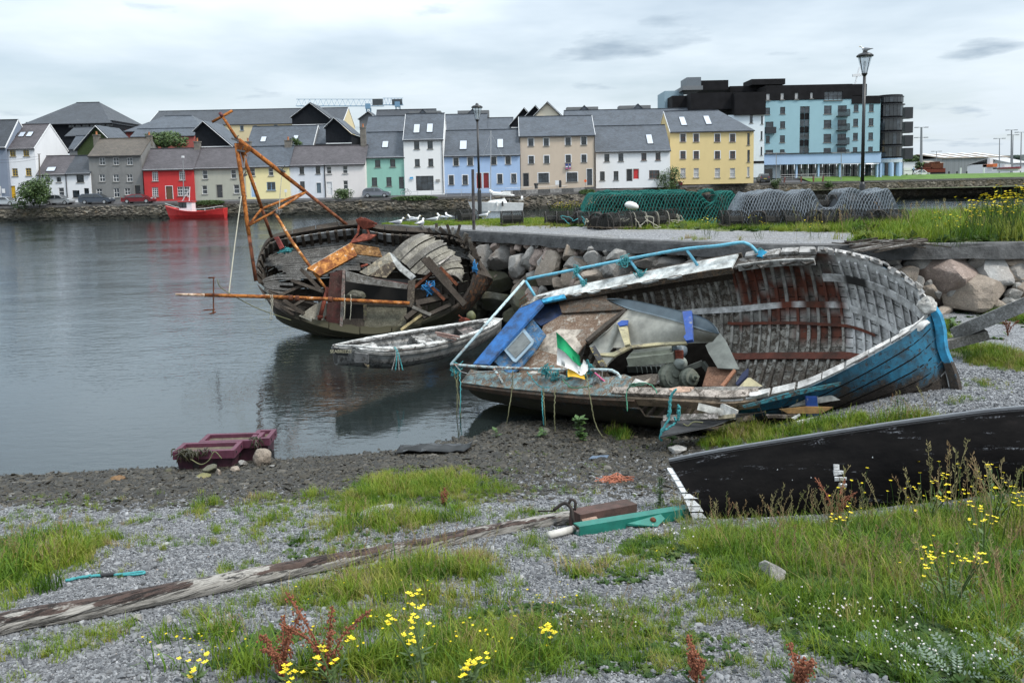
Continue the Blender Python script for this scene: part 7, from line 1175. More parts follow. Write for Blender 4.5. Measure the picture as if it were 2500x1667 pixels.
def hardboat(label, D, x0, x1, y0, y1, mt):
    a,b=P6(x0,y1,D),P6(x1,y1,D);H_=P6(x0,y0,D).z-a.z;L_=b.x-a.x;t=thing('dock_boat',label,'boat',(a.x,D,a.z));m=M();m.loft([[V((a.x+L_*f,D-w,a.z+H_*.95+.2*f)),V((a.x+L_*f,D-w*.7,a.z)),V((a.x+L_*f,D+w*.7,a.z)),V((a.x+L_*f,D+w,a.z+H_*.95+.2*f))]for f,w in((0,.9),(.4,1.4),(.8,1.1),(1,.1))]);m.build('hull',WSH,t);m=M();m.loft([[V((a.x+L_*f,D-w,a.z+H_*.96+.2*f)),V((a.x+L_*f,D-w,a.z+H_*.6)),V((a.x+L_*f,D+w,a.z+H_*.6)),V((a.x+L_*f,D+w,a.z+H_*.96+.2*f))]for f,w in((0,.95),(.4,1.45),(.8,1.15),(1,.12))]);m.build('sheer_band',mt,t);m=M();m.bb(a.x+L_*.3,a.x+L_*.55,D-.6,D+.6,a.z+H_,a.z+H_*1.8);m.build('cabin',WSH,t)
hardboat('maroon and white boat ashore at the dockside',200,1520,1810,598,640,plain('maroon',(.16,.02,.03),.4));hardboat('orange-topped workboat ashore left of the maroon boat',215,1400,1540,560,640,plain('orange_top',(.5,.12,.03),.5))
for i,x in enumerate((1000,1090,1130,1200,1390)):p=P6(x,660,190);m=M();m.tube([(p.x,190,3.6),(p.x,190,P6(x,600 if i in(2,4)else 640,190).z)],.18,8);m.build('bollard',WSH if i in(2,4)else GUT,label='%s of the short dockside posts beyond the lawn'%['leftmost dark','second dark','left white','third dark','right white'][i],cat='bollard',group='dockside posts',loc=(p.x,190,3.6))
# people
def person(label, p, rz, top, leg, stride=.18, skin=(.45, .28, .2)):
    t=thing('person',label,'person',(0,0,0));P_={'pel':(0,0,.95),'wai':(0,0,1.12),'che':(.02,0,1.36),'nec':(.03,0,1.52),'hed':(.05,0,1.62),'top':(.05,0,1.74),'ls':(.02,.19,1.42),'le':(.0,.25,1.16),'lh':(.12,.22,.96),'rs':(.02,-.19,1.42),'re':(-.04,-.26,1.15),'rh':(.06,-.22,.94),'lk':(stride*.6,.09,.52),'lf':(stride*.3,.1,.06),'lt':(stride*.3+.16,.1,.03),'rk':(-stride*.1,-.09,.5),'rf':(-stride,-.1,.07),'rt':(-stride+.15,-.1,.03)}
    K=list(P_);E=[('pel','wai'),('wai','che'),('che','nec'),('nec','hed'),('hed','top'),('che','ls'),('ls','le'),('le','lh'),('che','rs'),('rs','re'),('re','rh'),('pel','lk'),('lk','lf'),('lf','lt'),('pel','rk'),('rk','rf'),('rf','rt')];rd=dict(pel=.16,wai=.14,che=.16,nec=.06,hed=.10,top=.07,ls=.075,le=.05,lh=.045,rs=.075,re=.05,rh=.045,lk=.075,lf=.05,lt=.04,rk=.075,rf=.05,rt=.04)
    me=bpy.data.meshes.new('body');me.from_pydata([P_[k]for k in K],[(K.index(a),K.index(b))for a,b in E],[]);o=bpy.data.objects.new('body',me);COL.objects.link(o);o.parent=t;md=o.modifiers.new('skin','SKIN');md.use_smooth_shade=True;sv=me.skin_vertices[0].data
    for i, k in enumerate(K): sv[i].radius = (rd[k], rd[k] * .9)
    sv[0].use_root = True; s = o.modifiers.new('sub', 'SUBSURF'); s.levels = s.render_levels = 1
    n=NT('clothes_'+label[:12]);z=n.node('ShaderNodeSeparateXYZ');n.L(n.co,z.inputs[0]);c=n.ramp(n.math('DIVIDE',z.outputs[2],1.8),[(.0,(.02,.02,.02)),(.05,leg),(.54,top),(.845,skin),(.93,(.05,.03,.02))],'CONSTANT');me.materials.append(n.fin(c,.8));t.location=p;t.rotation_euler=(0,0,rz);return t
lawn_z = lambda X, y: quay_z(X, y) + .06 + .42
for x,D,rz,tp,lg,lb in((600,168,2.6,(.25,.42,.62),(.03,.035,.06),'person in a light blue top and dark trousers walking on the lawn'),(688,168,.4,(.02,.02,.025),(.30,.36,.42),'person in a dark jacket and pale jeans walking on the lawn'),(338,172,1.5,(.45,.45,.47),(.1,.1,.12),'person in grey standing near the white estate car')):
    q = P6(x, 690, D); person(lb, V((q.x, D, lawn_z(q.x, D) - .04)), rz, tp, lg, .26)
# ------------------------------------------------------------------ bushes and trees
LV = [plain('bush_leaf_%d' % k, c, .7, var=.3, scale=3, bump=0) for k, c in enumerate([(.045, .085, .018), (.075, .125, .03), (.028, .055, .014)])]
def bush(label, c, w, h, d, nl, seed, leaf=.16, name='quay_bush', cat='bush', trunk=.5, group='bushes on the quay wall', mts=(0, 1, 2)):
    q = random.Random(seed); t = thing(name, label, cat, c, group); m = M(); bl = []
    for k in range(9):f=q.uniform(.2,.8);a=q.uniform(0,6.28);e=V(c)+V((w*.4*math.cos(a)*q.random(),d*.4*math.sin(a)*q.random(),h*q.uniform(.45,.9)));bl.append(e);m.tube(curve([V(c)+V((0,0,-.2)),V(c).lerp(e,.5)+V((0,0,.1)),e],6),[.06*trunk,.05*trunk,.04*trunk,.03*trunk,.02*trunk,.01*trunk],5)
    m.build('trunk', plain('bark', (.05, .04, .03), .9), t); cl = [(V(c) + V((q.gauss(0, w * .22), q.gauss(0, d * .22), h * q.uniform(.22, .88))), q.uniform(.18, .34)) for _ in range(20)]; Ms = [M() for _ in mts]
    for i in range(nl):
        cc, r = q.choice(cl); n = V((q.gauss(0, 1), q.gauss(0, 1), q.gauss(0, 1))).normalized(); p = cc + V((n.x * w, n.y * d, n.z * h)) * r * q.uniform(.6, 1.05)
        if p.z < c[2] + .05: continue
        u=(n+V((q.gauss(0,.7),q.gauss(0,.7),q.gauss(0,.7)))).orthogonal().normalized()*leaf*q.uniform(.6,1.3);v=n.cross(u).normalized()*leaf*.6*q.uniform(.6,1.2);Ms[i%len(mts)].add([p-u,p+v,p+u,p-v],[(0,1,2,3)])
    for mm, k in zip(Ms, mts): mm.build('foliage', LV[k], t)
def bushpx(label, zz, x, yt, yb, wpx, D, nl, seed, **k): s = 4.612 if zz is not z5h else 3.618; c = at(*zz(x, yb), D); tp = at(*zz(x, yt), D); w = wpx * D / FPX / s; bush(label, (c.x, D, c.z), w, tp.z - c.z, w * .8, nl, seed, **k)
bushpx('large round green bush on the quay wall at far left',z1,445,985,1335,340,127.2,3800,1,leaf=.18);bushpx('small leafy bush on the quay wall before the cream house',z2,1790,1120,1245,190,129.3,1100,2,leaf=.15);bushpx('two-humped dark shrub on the quay before the white house with two doors',z4,1745,890,1150,250,141,2200,3,leaf=.15);bushpx('low shrub on the wall left of the hotel lawn',z5h,1052,1250,1345,110,150.5,900,4,leaf=.13);bushpx('low shrub on the wall below the hotel canopy',z5h,1525,1275,1335,90,152.5,700,5,leaf=.13);bushpx('dark green tree crown behind the red house roof',z1,1870,480,665,400,141,2600,6,leaf=.2,name='garden_tree',cat='tree',group='garden trees',trunk=2);bushpx('small tree tip beside the white chimney',z2,1268,540,640,110,140,500,7,leaf=.16,name='garden_tree',cat='tree',group='garden trees');bushpx('tree clump beyond the docks left of the tall light mast',z6,590,466,530,170,240,900,8,leaf=.4,name='garden_tree',cat='tree',group='garden trees');bushpx('small tree before the grey dock sheds',z6,680,535,610,110,215,600,9,leaf=.3,name='garden_tree',cat='tree',group='garden trees')
for i, (zz, x0, x1, yy, D) in enumerate([(z2, 110, 440, 1275, 127.6), (z3, 370, 880, 1208, 131.2), (z4, 740, 920, 1160, 138.5)]):
    a, b = at(*zz(x0, yy), D), at(*zz(x1, yy), D); m = M()
    for k in range(1500):X=R.uniform(a.x,b.x);yq=wall_y(X)-.1+R.uniform(-.2,.35);z=quay_z(X,wall_y(X))+R.uniform(-.35,.32)*(1-((X-a.x)/(b.x-a.x)*2-1)**4);u=V((R.gauss(0,1),R.gauss(0,1),R.gauss(0,1))).normalized()*.14;v=u.orthogonal().normalized()*.1;p=V((X,yq,z));m.add([p-u,p+v,p+u,p-v],[(0,1,2,3)])
    m.build('wall_top_weeds',LV[0],label=['ragged green weeds along the wall below the sage house','ragged green weeds along the wall below the tall white house','ragged green weeds on the wall below the beige house'][i],kind='stuff')
# ------------------------------------------------------------------ railings, parapets, poles, posts
RAIL = plain('rail_steel', (.42, .43, .44), .5, .4, bump=0)
def railing(label, Xa, Xb, yo, step=2.2, mt=RAIL, h=1.0):
    t=thing('quay_railing',label,'railing',((Xa+Xb)/2,wall_y((Xa+Xb)/2)+yo,3));n=max(2,int((Xb-Xa)/step));pts=[V((lerp(Xa,Xb,i/n),wall_y(lerp(Xa,Xb,i/n))+yo,quay_z(lerp(Xa,Xb,i/n),wall_y(lerp(Xa,Xb,i/n))+yo)))for i in range(n+1)]
    for p in pts: m = M(); m.tube([p, p + V((0, 0, h))], .03, 5); m.build('post', mt, t)
    for z in (h, h * .55): m = M(); m.tube([p + V((0, 0, z)) for p in pts], .025, 5); m.build('rail', mt, t)
Xa=at(*z3(40,1100),131).x;railing('thin steel railing before the sea-green and tall white houses',Xa+6,at(*z3(650,1100),131).x,.9);railing('thin steel railing before the light blue house',at(*z3(800,1060),133).x,at(*z3(1800,1060),133).x,3.);railing('thin steel railing before the beige house',at(*z4(90,1030),136).x,at(*z4(930,1030),136).x,3.2);railing('pale handrail before the hotel glazing',at(*z5h(1100,1210),160).x,at(*z5h(1760,1210),160).x,8.2)
par = thing('quay_parapet', 'low grey concrete parapet on the quay before the beige house', 'wall', at(*z4(400, 1120), 137)); a, b = at(*z3(1585, 1130), 135).x, at(*z4(945, 1110), 137).x; m = M(); n = 8
for i in range(n):xa,xb=lerp(a,b,i/n),lerp(a,b,(i+1)/n)-.04;m=M();m.beam((xa,wall_y(xa)+.15,quay_z(xa,wall_y(xa))+.35),(xb,wall_y(xb)+.15,quay_z(xb,wall_y(xb))+.35),.3,.75);m.build('parapet_block',conc_d if i%2 else conc,par)
RP_ = plain('red_post', (.16, .05, .04), .7, var=.4); po = thing('post_rail_fence', 'rusty red posts with sagging rails on the wall before the hotel', 'fence', at(*z5h(900, 1300), 150)); prev = None
for x, ya, yb, ln in ((500, 1285, 1340, .35), (658, 1270, 1335, .3), (823, 1252, 1300, 0), (992, 1255, 1295, 0), (1143, 1240, 1290, .12), (1288, 1235, 1280, 0), (1396, 1232, 1275, 0), (1484, 1230, 1272, .1)):
    d = 149.5 + x / 400; p, q = at(*z5h(x - ln * 60, yb), d), at(*z5h(x, ya), d); m = M(); m.beam(p + V((0, 0, -.3)), q, .22, .22); m.build('post', RP_, po)
    if prev: m = M(); m.tube([prev.lerp(prev, 0) + V((0, 0, -.3)), q + V((0, 0, -.3))], .05, 5); m.build('rail', POLE, po)
    prev = q
def pole(label,zz,x,yt,yb,D,r_=.09,mt=None,head=False):a,b=at(*zz(x,yb),D),at(*zz(x-(6 if zz is z1 else 0),yt),D);t=thing('utility_pole',label,'pole',a);m=M();m.tube([a+V((0,0,-.5)),b],[r_,r_*.75],8);m.build('shaft',mt or POLE,t);(M().box(b+V((0,0,.1)),(.35,.3,.3)).build('lamp_head',WSH,t)if head else M().box(b,(.5,.08,.08)).build('cross_arm',mt or POLE,t))
pole('wooden utility pole beside the yellow-framed house', z1, 445, 722, 1000, 131, .12, plain('pole_wood', (.13, .11, .09), .9)); pole('slim street light before the red house', z1, 2066, 760, 1215, 131, .09, None, True)
for i,yy in enumerate((790,820)):a,b=at(*z1(0,yy),131.5),at(*z1(440,yy-45),131.2);m=M();m.tube(curve([a,a.lerp(b,.5)+V((0,0,-.15)),b],8),.022,4);m.build('overhead_wire',GUT,label='%s thin cable running to the wooden utility pole'%('upper','lower')[i],cat='cable',loc=a)
# signs and small marks on the houses
def board(label, zz, x0, y0, x1, y1, D, mts, name='wall_sign'):
    a, b = at(*zz(x0, y0), D), at(*zz(x1, y1), D); t = thing(name, label, 'sign', V(((a.x + b.x) / 2, D, b.z))); m = M(); m.bb(a.x, b.x, D - .05, D, b.z, a.z); m.build('panel', mts[0], t)
    for k, mt in enumerate(mts[1:]): h = (a.z - b.z); m = M(); m.bb(a.x + .04, b.x - .04, D - .062, D - .051, b.z + h * (.08 + k * .3), b.z + h * (.08 + k * .3 + .2)); m.build('stripe', mt, t)
navy=plain('sign_navy',(.03,.05,.2),.5,bump=0);pinkm=plain('sign_pink',(.6,.12,.18),.5,bump=0);board('left of two navy and pink notice boards on the beige house',z4,600,830,632,895,137.8,[navy,pinkm,BARGE],'notice_board');board('right of two navy and pink notice boards on the beige house',z4,638,830,664,892,137.8,[navy,pinkm,BARGE],'notice_board');board('small blue plaque on the tall white house',z3,555,980,594,1010,135.1,[plain('sign_cyan',(.05,.32,.6),.5,bump=0),BARGE]);board('small grey plaque on the tall white house',z3,848,1005,894,1034,135.1,[plain('sign_grey',(.3,.29,.27),.5,bump=0)])
def signpole(label, zz, x, y0, y1, yb, D, mt, rnd=False):
    p, q = at(*zz(x, yb), D), at(*zz(x, (y0 + y1) / 2), D); t = thing('road_sign', label, 'sign', p); m = M(); m.tube([p, q], .04, 6); m.build('post', POLE, t); h = (y1 - y0) * D / FPX / 4.6; m = M()
    if rnd: m.lathe([(h / 2, -.02), (h / 2, .02)], 16); m.v = [(q.x + u[0], q.y - .05 + u[2], q.z + u[1]) for u in m.v]
    else: m.bb(q.x - h * .42, q.x + h * .42, q.y - .06, q.y - .03, q.z - h / 2, q.z + h / 2)
    m.build('plate', mt, t)
signpole('white traffic sign before the lemon house',z2,1142,1118,1152,1200,131,WSH);signpole('white rectangular sign on a post at the quay parapet',z4,508,1018,1068,1130,136,WSH);signpole('orange round sign beside the arched door',z4,826,1008,1038,1090,136.5,plain('sign_orange',(.75,.12,.02),.5,bump=0),True);board('small poster on the slate blue end house',z1,22,1112,60,1160,133.9,[WSH],'poster')
p=at(*z4(272,1085),134.5);m=M();m.lathe([(.26,-.4),(.28,.2),(.36,.28),(.36,.5),(.1,.56)],10,p);m.build('mooring_bollard',conc_d,label='stubby stone mooring bollard on the parapet above the yacht',cat='bollard',loc=p)
p = at(*z4(542, 1090), 136.5); m = M(); m.lathe([(.22, -.1), (.24, .9), (.2, 1.05), (.02, 1.1)], 12, p); m.build('litter_bin', SILLC, label='black litter bin beside the white sign at the parapet', cat='bin', loc=p)
# bicycle
p = at(*z3(512, 1178), 131.4); bc = thing('bicycle', 'dark bicycle leaning on the railing before the tall white house', 'bicycle', p)
for dx in (-.52, .52): m = M(); m.tube([p + V((dx + .34 * math.cos(a * .4189), 0, .34 + .34 * math.sin(a * .4189))) for a in range(16)], .022, 5); m.build('wheel', TYRE, bc)
for a,b in(((-.52,.34),(-.12,.85)),((-.12,.85),(.36,.85)),((.36,.85),(.52,.34)),((-.05,.32),(.36,.8)),((-.05,.32),(-.12,.9)),((-.52,.34),(-.05,.32)),((.36,.85),(.3,1.02))):m=M();m.tube([p+V((a[0],0,a[1])),p+V((b[0],0,b[1]))],.025,5);m.build('frame_tube',GUT,bc)
m = M(); m.box(p + V((-.14, 0, .95)), (.24, .12, .06)); m.build('saddle', GUT, bc)
# ------------------------------------------------------------------ moored boats
redh=plain('red_hull',(.52,.03,.03),.4,var=.25,scale=2,bump=.1);D0=125.2;A1=lambda x,y,D=D0:at(*z1(x,y),D);tw=thing('red_trawler','small red fishing boat with a white wheelhouse moored at the far wall','boat',A1(2130,1440))
xl, xr = A1(1862, 1330).x, at(*z2(462, 1340), D0).x; L_ = xr - xl; zb = 0; Hs = lambda f: 1.35 - .5 * math.sin(math.pi * min(1, f * 1.05)) + (.55 * (1 - f) ** 2); rings = []
for i in range(15):f=i/14;w=1.4*(1-(1-min(1,f*2.2))**2)*(1-.3*max(0,f-.7)/.3);w=max(w,.05);xx=xl+L_*f;rk=.8*(1-f)**3;rings.append([V((xx,D0-w,Hs(f))),V((xx+rk*.5,D0-w*.85,.5)),V((xx+rk,D0-w*.5,-.3)),V((xx+rk,D0+w*.5,-.3)),V((xx+rk*.5,D0+w*.85,.5)),V((xx,D0+w,Hs(f)))])
m = M(); m.loft(rings, True); m.build('hull', redh, tw, smooth=False); m = M()
for s in (-1, 1):
    pts = [r[0 if s < 0 else 5] + V((0, 0, .05)) for r in rings]; m.tube(pts, .06, 5)
m.build('gunwale',redh,tw);a,b=A1(2036,1250),A1(2178,1250);zt,zl=A1(2100,1260).z,A1(2100,1358).z;m=M();m.bb(a.x,b.x,D0-.75,D0+.75,zl-.4,zt);wh_=m.build('wheelhouse',WSH,tw);m=M();m.bb(a.x-.15,b.x+.15,D0-.9,D0+.9,zt+.003,zt+.13);m.build('roof',redh,tw)
for x in (2056, 2098): q = A1(x, 1295); m = M(); m.bb(q.x - .32, q.x + .32, D0 - .78, D0 - .752, q.z - .42, q.z + .42); m.build('window', CGL, wh_)
m = M(); m.tube([A1(2130, 1255), A1(2138, 1090)], .06, 6); m.tube([A1(2050, 1250), A1(2136, 1120)], .04, 6); m.tube([A1(2110, 1205), A1(2140, 1200)], .04, 5); m.build('mast', WSH, tw)
for i in range(4, 14, 2): r = rings[i]; m = M(); m.tube([r[0], r[0] + V((0, 0, .42))], .03, 5); m.build('rail_post', WSH, tw)
for i0, i1 in ((0, 4), (6, 14)): m = M(); m.tube([rings[i][0] + V((0, 0, .44)) for i in range(i0, i1 + 1)], .035, 5); m.build('rail', WSH, tw)
A3=lambda x,y,D=127.6:at(*z3(x,y),D);D3=127.6;yt_=thing('white_yacht','white sailing yacht with furled sail moored left of the green net','boat',A3(1500,1340));xl,xr=A3(1210,1260).x,A3(1836,1260).x;L_=xr-xl;rings=[]
for i in range(13):f=i/12;w=max(.05,1.3*(1-(1-min(1,f*1.9))**2));xx=xl+L_*f;rk=.9*(1-f)**2-.15*f;h_=1.25+.35*(1-f);rings.append([V((xx,D3-w,h_)),V((xx+rk,D3-w*.85,.1)),V((xx+rk,D3-w*.6,-.3)),V((xx+rk,D3+w*.6,-.3)),V((xx+rk,D3+w*.85,.1)),V((xx,D3+w,h_))])
yw=plain('yacht_white',(.80,.80,.78),.35,var=.15,scale=3,bump=0);m=M();m.loft(rings,True);m.build('hull',yw,yt_);m=M();m.loft([[V((xl+L_*f,D3-w,1.35)),V((xl+L_*f,D3-w*.9,h)),V((xl+L_*f,D3+w*.9,h)),V((xl+L_*f,D3+w,1.35))]for f,w,h in((.34,.3,1.45),(.4,.75,1.75),(.62,.85,1.95),(.66,.85,2.1),(.7,.8,1.5))]);m.build('coachroof',yw,yt_)
mp,mt_=A3(1465,1200),A3(1468,460);m=M();m.tube([V((mp.x,D3,1.4)),V((mt_.x,D3,mt_.z))],[.08,.06],8);m.build('mast',RAIL,yt_);m=M();m.tube([V((mp.x,D3,A3(1465,1160).z)),V((A3(1735,1185).x,D3,A3(1735,1185).z))],[.09,.08],8);m.build('boom',RAIL,yt_);m=M();m.tube([A3(1450,1130,D3),A3(1500,1165,D3),A3(1600,1170,D3),A3(1730,1185,D3)],[.2,.28,.24,.1],9,jit=.12);m.build('furled_sail',yw,yt_);m=M();m.bb(A3(1600,1150).x,A3(1690,1150).x,D3-.4,D3-.3,A3(1600,1182).z,A3(1600,1142).z);m.build('white_dodger',yw,yt_)
for e in ((1215, 1250), (1830, 1220)): m = M(); m.tube([V((mt_.x, D3, mt_.z - .3)), A3(*e, D3)], .018, 4); m.build('stay', RAIL, yt_)
for i in range(1, 12, 2): r = rings[i][0]; m = M(); m.tube([r, r + V((0, 0, .55))], .025, 4); m.build('rail_post', RAIL, yt_)
m = M(); m.tube([r[0] + V((0, 0, .55)) for r in rings], .02, 4); m.build('guard_rail', RAIL, yt_); m = M(); m.tube([A3(1808, 1215, D3), A3(1830, 1215, D3)], .3, 10); m.build('fender', yw, yt_)
for x in (1540, 1600): q = A3(x, 1280, D3 - 1.4); m = M(); m.tube([q + V((0, 0, .35)), q + V((0, 0, -.35))], .13, 8); m.build('fender', GUT if x > 1550 else yw, yt_)
q0=A3(1830,1225,D3);rope([q0,q0.lerp(at(*z4(262,1100),134.5),.5)+V((0,0,-.3)),at(*z4(262,1100),134.5)],.03,ROPE['grey'],None,'mooring_line',label='mooring line from the white yacht up to the stone bollard',cat='rope',loc=q0)
# ================================================================== on the pier
BLKP = plain('black_lamp_paint', (.012, .012, .014), .4, var=.3, bump=0); LG = NT('lamp_glass'); 
def _lg(n):
    g=n.node('ShaderNodeBsdfGlossy');g.inputs['Roughness'].default_value=.08;t=n.node('ShaderNodeBsdfTransparent');t.inputs[0].default_value=(.86,.9,.93,1);d=n.node('ShaderNodeBsdfDiffuse');d.inputs[0].default_value=(.75,.8,.85,1);a=n.node('ShaderNodeMixShader');a.inputs[0].default_value=.22;n.L(t.outputs[0],a.inputs[1]);n.L(d.outputs[0],a.inputs[2]);b=n.node('ShaderNodeMixShader');b.inputs[0].default_value=.12;n.L(a.outputs[0],b.inputs[1]);n.L(g.outputs[0],b.inputs[2]);n.L(b.outputs[0],n.out.inputs[0]);n.t.nodes.remove(n.p);return n.mat
LG = _lg(LG)
def lamp(label, base, top, s=1.):
    t=thing('street_lamp',label,'lamp post',base,'pier lamps');H=(top-base).z-.1;d=(top-base)/(top-base).z;q=lambda z:base+d*z;m=M();m.tube([q(-.15),q(.02),q(1.1),q(1.13),q(1.2)],[.1*s,.085*s,.08*s,.07*s,.055*s],14);m.build('pole_base',BLKP,t,smooth=True);zc=H-.60*s
    m=M();m.tube([q(1.18),q(zc-.05)],[.052*s,.042*s],12);m.build('pole',BLKP,t,smooth=True);m=M();m.lathe([(.045*s,zc-.08),(.075*s,zc-.03),(.085*s,zc),(.02,zc+.01)],14,q(0)-V((0,0,0))+(d-V((0,0,1)))*zc);m.build('collar',BLKP,t,smooth=True);o=base+(d-V((0,0,1)))*zc
    m = M(); m.lathe([(.075 * s, zc + .005), (.19 * s, zc + .46 * s)], 16, o, cap=False); m.build('glass', LG, t, smooth=True); m = M()
    for k in range(4): a = k * math.pi / 2 + .4; m.beam(o + V((.078 * s * math.cos(a), .078 * s * math.sin(a), zc)), o + V((.195 * s * math.cos(a), .195 * s * math.sin(a), zc + .465 * s)), .014, .014)
    m.build('glazing_bar',BLKP,t);m=M();m.lathe([(.225*s,zc+.46*s),(.235*s,zc+.49*s),(.17*s,zc+.545*s),(.07*s,zc+.575*s),(.06*s,zc+.62*s),(.02*s,zc+.65*s),(.002,zc+.65*s)],18,o);m.build('cap',BLKP,t,smooth=True);m=M();m.lathe([(.04*s,zc+.02),(.04*s,zc+.3*s),(.02,zc+.34*s)],10,o);m.build('bulb_holder',BARGE,t);return o+V((0,0,zc+.56*s))
lp1=onz(1172,533,PZ+.1);lamp('black pier lamp at the pier tip, in front of the light blue house',lp1,at(1164,249,lp1.y));lp2=at(2103,552,23.8);lp2.z=PZ+.1;g_top=lamp('tall black pier lamp with a gull on its cap, rising behind the grey netted pots',lp2,at(2112,118,23.8))
# gulls
GW = plain('gull_white', (.74, .74, .73), .8, var=.06, bump=0); GG = plain('gull_grey', (.30, .32, .35), .8, var=.1, bump=0); GY = plain('gull_bill', (.62, .40, .04), .6, bump=0)
def gull(label, p, rz, sit=False, s=1.):
    t = thing('gull', label, 'gull', p, 'gulls on the pier'); Q = Matrix.Rotation(rz, 3, 'Z'); z0 = .10 if not sit else .05; L = lambda x, y, z: p + Q @ V((x, y, z + z0)) * s; m = M(); rings = []
    for x,w,h,z in[(-.30,.015,.01,.10),(-.20,.05,.035,.085),(-.10,.085,.075,.08),(.0,.095,.09,.085),(.09,.08,.08,.105),(.13,.05,.055,.15),(.145,.042,.045,.20),(.17,.046,.046,.235),(.205,.034,.034,.24),(.225,.012,.012,.238)]:rings.append([L(x,w*math.cos(2*math.pi*k/10),z+h*math.sin(2*math.pi*k/10))for k in range(10)])
    m.loft(rings); m.build('body', GW, t, smooth=True)
    for sy in(-1,1):m=M();m.loft([[L(x,sy*(.07+.03*math.sin(math.pi*f)),z+h*a)for a in(-.5,0,.5)]+[L(x,sy*(.10+.02*math.sin(math.pi*f)),z)]for x,z,h,f in[(.08,.12,.05,0),(.0,.11,.12,.4),(-.12,.105,.10,.7),(-.24,.10,.05,.9),(-.36,.10,.012,1)]]);m.build('wing',GG,t)
    m = M(); m.tube([L(.22, 0, .237), L(.27, 0, .228)], [.014, .004], 6); m.build('bill', GY, t)
    if not sit:
        for sy in (-.03, .03): m = M(); m.tube([L(.0, sy, .01), L(.01, sy, -.10)], .007, 5); m.box(L(.03, sy, -.098), (.06, .04, .006), Q); m.build('leg', GY, t)
for i,(x,y,rz,sit,lb)in enumerate([(430,1520,.2,True,'gull nearest the rusty wreck, sitting at the pier tip'),(585,1478,2.8,True,'gull lying low on the pier tip edge, wing half open'),(620,1490,.4,True,'gull right beside the one with a half open wing'),(684,1532,1.2,True,'gull sitting closest to the kerb at the pier tip'),(838,1485,.3,True,'leftmost of the three gulls on the pier grass edge'),(912,1478,2.6,False,'middle of the three gulls on the pier grass edge'),(990,1470,2.2,False,'rightmost of the three gulls on the pier grass edge'),(1400,1455,.3,False,'gull beside the foot of the left pier lamp')]):
    g = onz(*z3(x, y), PZ + .06); gull(lb, V((g.x, min(g.y, 36), PZ + .03)), rz, sit, .95)
gull('gull standing on the cap of the tall right pier lamp', g_top + V((0, 0, .02)), 2.7, True, .6)
# iron post, gabled creels, nets
m=M();p=onz(1157,560,PZ+.05);q=at(1154,414,p.y);m.tube([p+V((0,0,-.2)),p.lerp(q,.45),q],[.05,.048,.045],10);po=m.build('signpost',plain('streaked_post',(.09,.08,.08),.7,.3,var=.8,scale=6),label='thin streaky iron post at the pier edge left of the black lamp',cat='post',loc=p)
mesh_k=plain('creel_mesh',(.02,.02,.018),.8,var=.4);hoopm=plain('creel_hoop',(.22,.20,.16),.7,var=.5,scale=12);hoopd=plain('creel_hoop_dark',(.035,.03,.026),.7,var=.5);slat=plain('creel_slat',(.11,.085,.06),.8,var=.4)
def creel_proto(hm):
    """D-shaped lobster pot: slatted base, three hoops, knotted netting"""
    t = thing('lobster_pot', 'pot', 'lobster pot', (0, 0, 0)); L_, W_, H_ = .72, .5, .42; m = M()
    for y in (-W_ / 2, -W_ / 6, W_ / 6, W_ / 2): m.bb(-L_ / 2, L_ / 2, y - .022, y + .022, 0, .03)
    for x in (-L_ / 2, 0, L_ / 2): m.bb(x - .022, x + .022, -W_ / 2, W_ / 2, .031, .055)
    m.build('base', slat, t); arc = lambda x, k, n=12, g=0: V((x, -W_ / 2 * math.cos(math.pi * k / n), .03 + H_ * math.sin(math.pi * k / n) ** .75))
    for x in (-L_ / 2, 0, L_ / 2): m = M(); m.tube([arc(x, k) for k in range(13)], .014, 5); m.build('hoop', hm, t)
    m = M(); n_, k_ = 10, 14; P = [[arc(-L_ / 2 + L_ * i / n_, k, k_) for k in range(k_ + 1)] for i in range(n_ + 1)]
    for i in range(n_):
        for k in range(k_):
            m.beam(P[i][k], P[i + 1][k + 1], .007, .007); m.beam(P[i + 1][k], P[i][k + 1], .007, .007)
    for x in (-L_ / 2, L_ / 2):
        for k in range(1,7):y=W_/2*(1-k/3.5);zt=.03+H_*max(0,1-(2*y/W_)**2)**.45;m.beam((x,y,.04),(x,y,zt),.007,.007);z=.04+k*.055;yy=W_/2*max(0,1-((z-.03)/H_)**2.3)**.5;m.beam((x,-yy,z),(x,yy,z),.007,.007)
    m.build('netting',mesh_k,t);m=M();m.tube([V((0,-.06,.2)),V((0,.06,.2))],.09,10,True);m.build('bait_band',plain('creel_inner',(.028,.027,.024),.9),t);m=M();m.lathe([(.035,-.3),(.035,.3)],8);m.v=[(p[2],p[0]*5.6,.17+p[1]*4.2)for p in m.v];m.build('inner_bag',plain('creel_inner',(.028,.027,.024),.9),t);return t
pro1 = creel_proto(hoopd); pro2 = creel_proto(hoopm); used = {}
def creel(p, rz, label, pro, tilt=0.):
    if pro not in used: o = pro; used[pro] = 1; o.location = p; o['label'] = label
    else: o = copy_tree(pro, None, p, None, label)
    o.rotation_euler = (tilt, 0, rz); o['group'] = 'lobster pots on the pier'; return o
g=onz(1250,549,PZ+.08);creel(V((g.x,g.y,PZ+.1)),.1,'lone lobster pot on the grass right of the left pier lamp',pro1);g=onz(1160,542,PZ+.08);creel(V((g.x-.3,g.y,PZ+.1)),.6,'lobster pot behind the foot of the left pier lamp',pro1)
w5 = Z(1100, 440, 3.36)
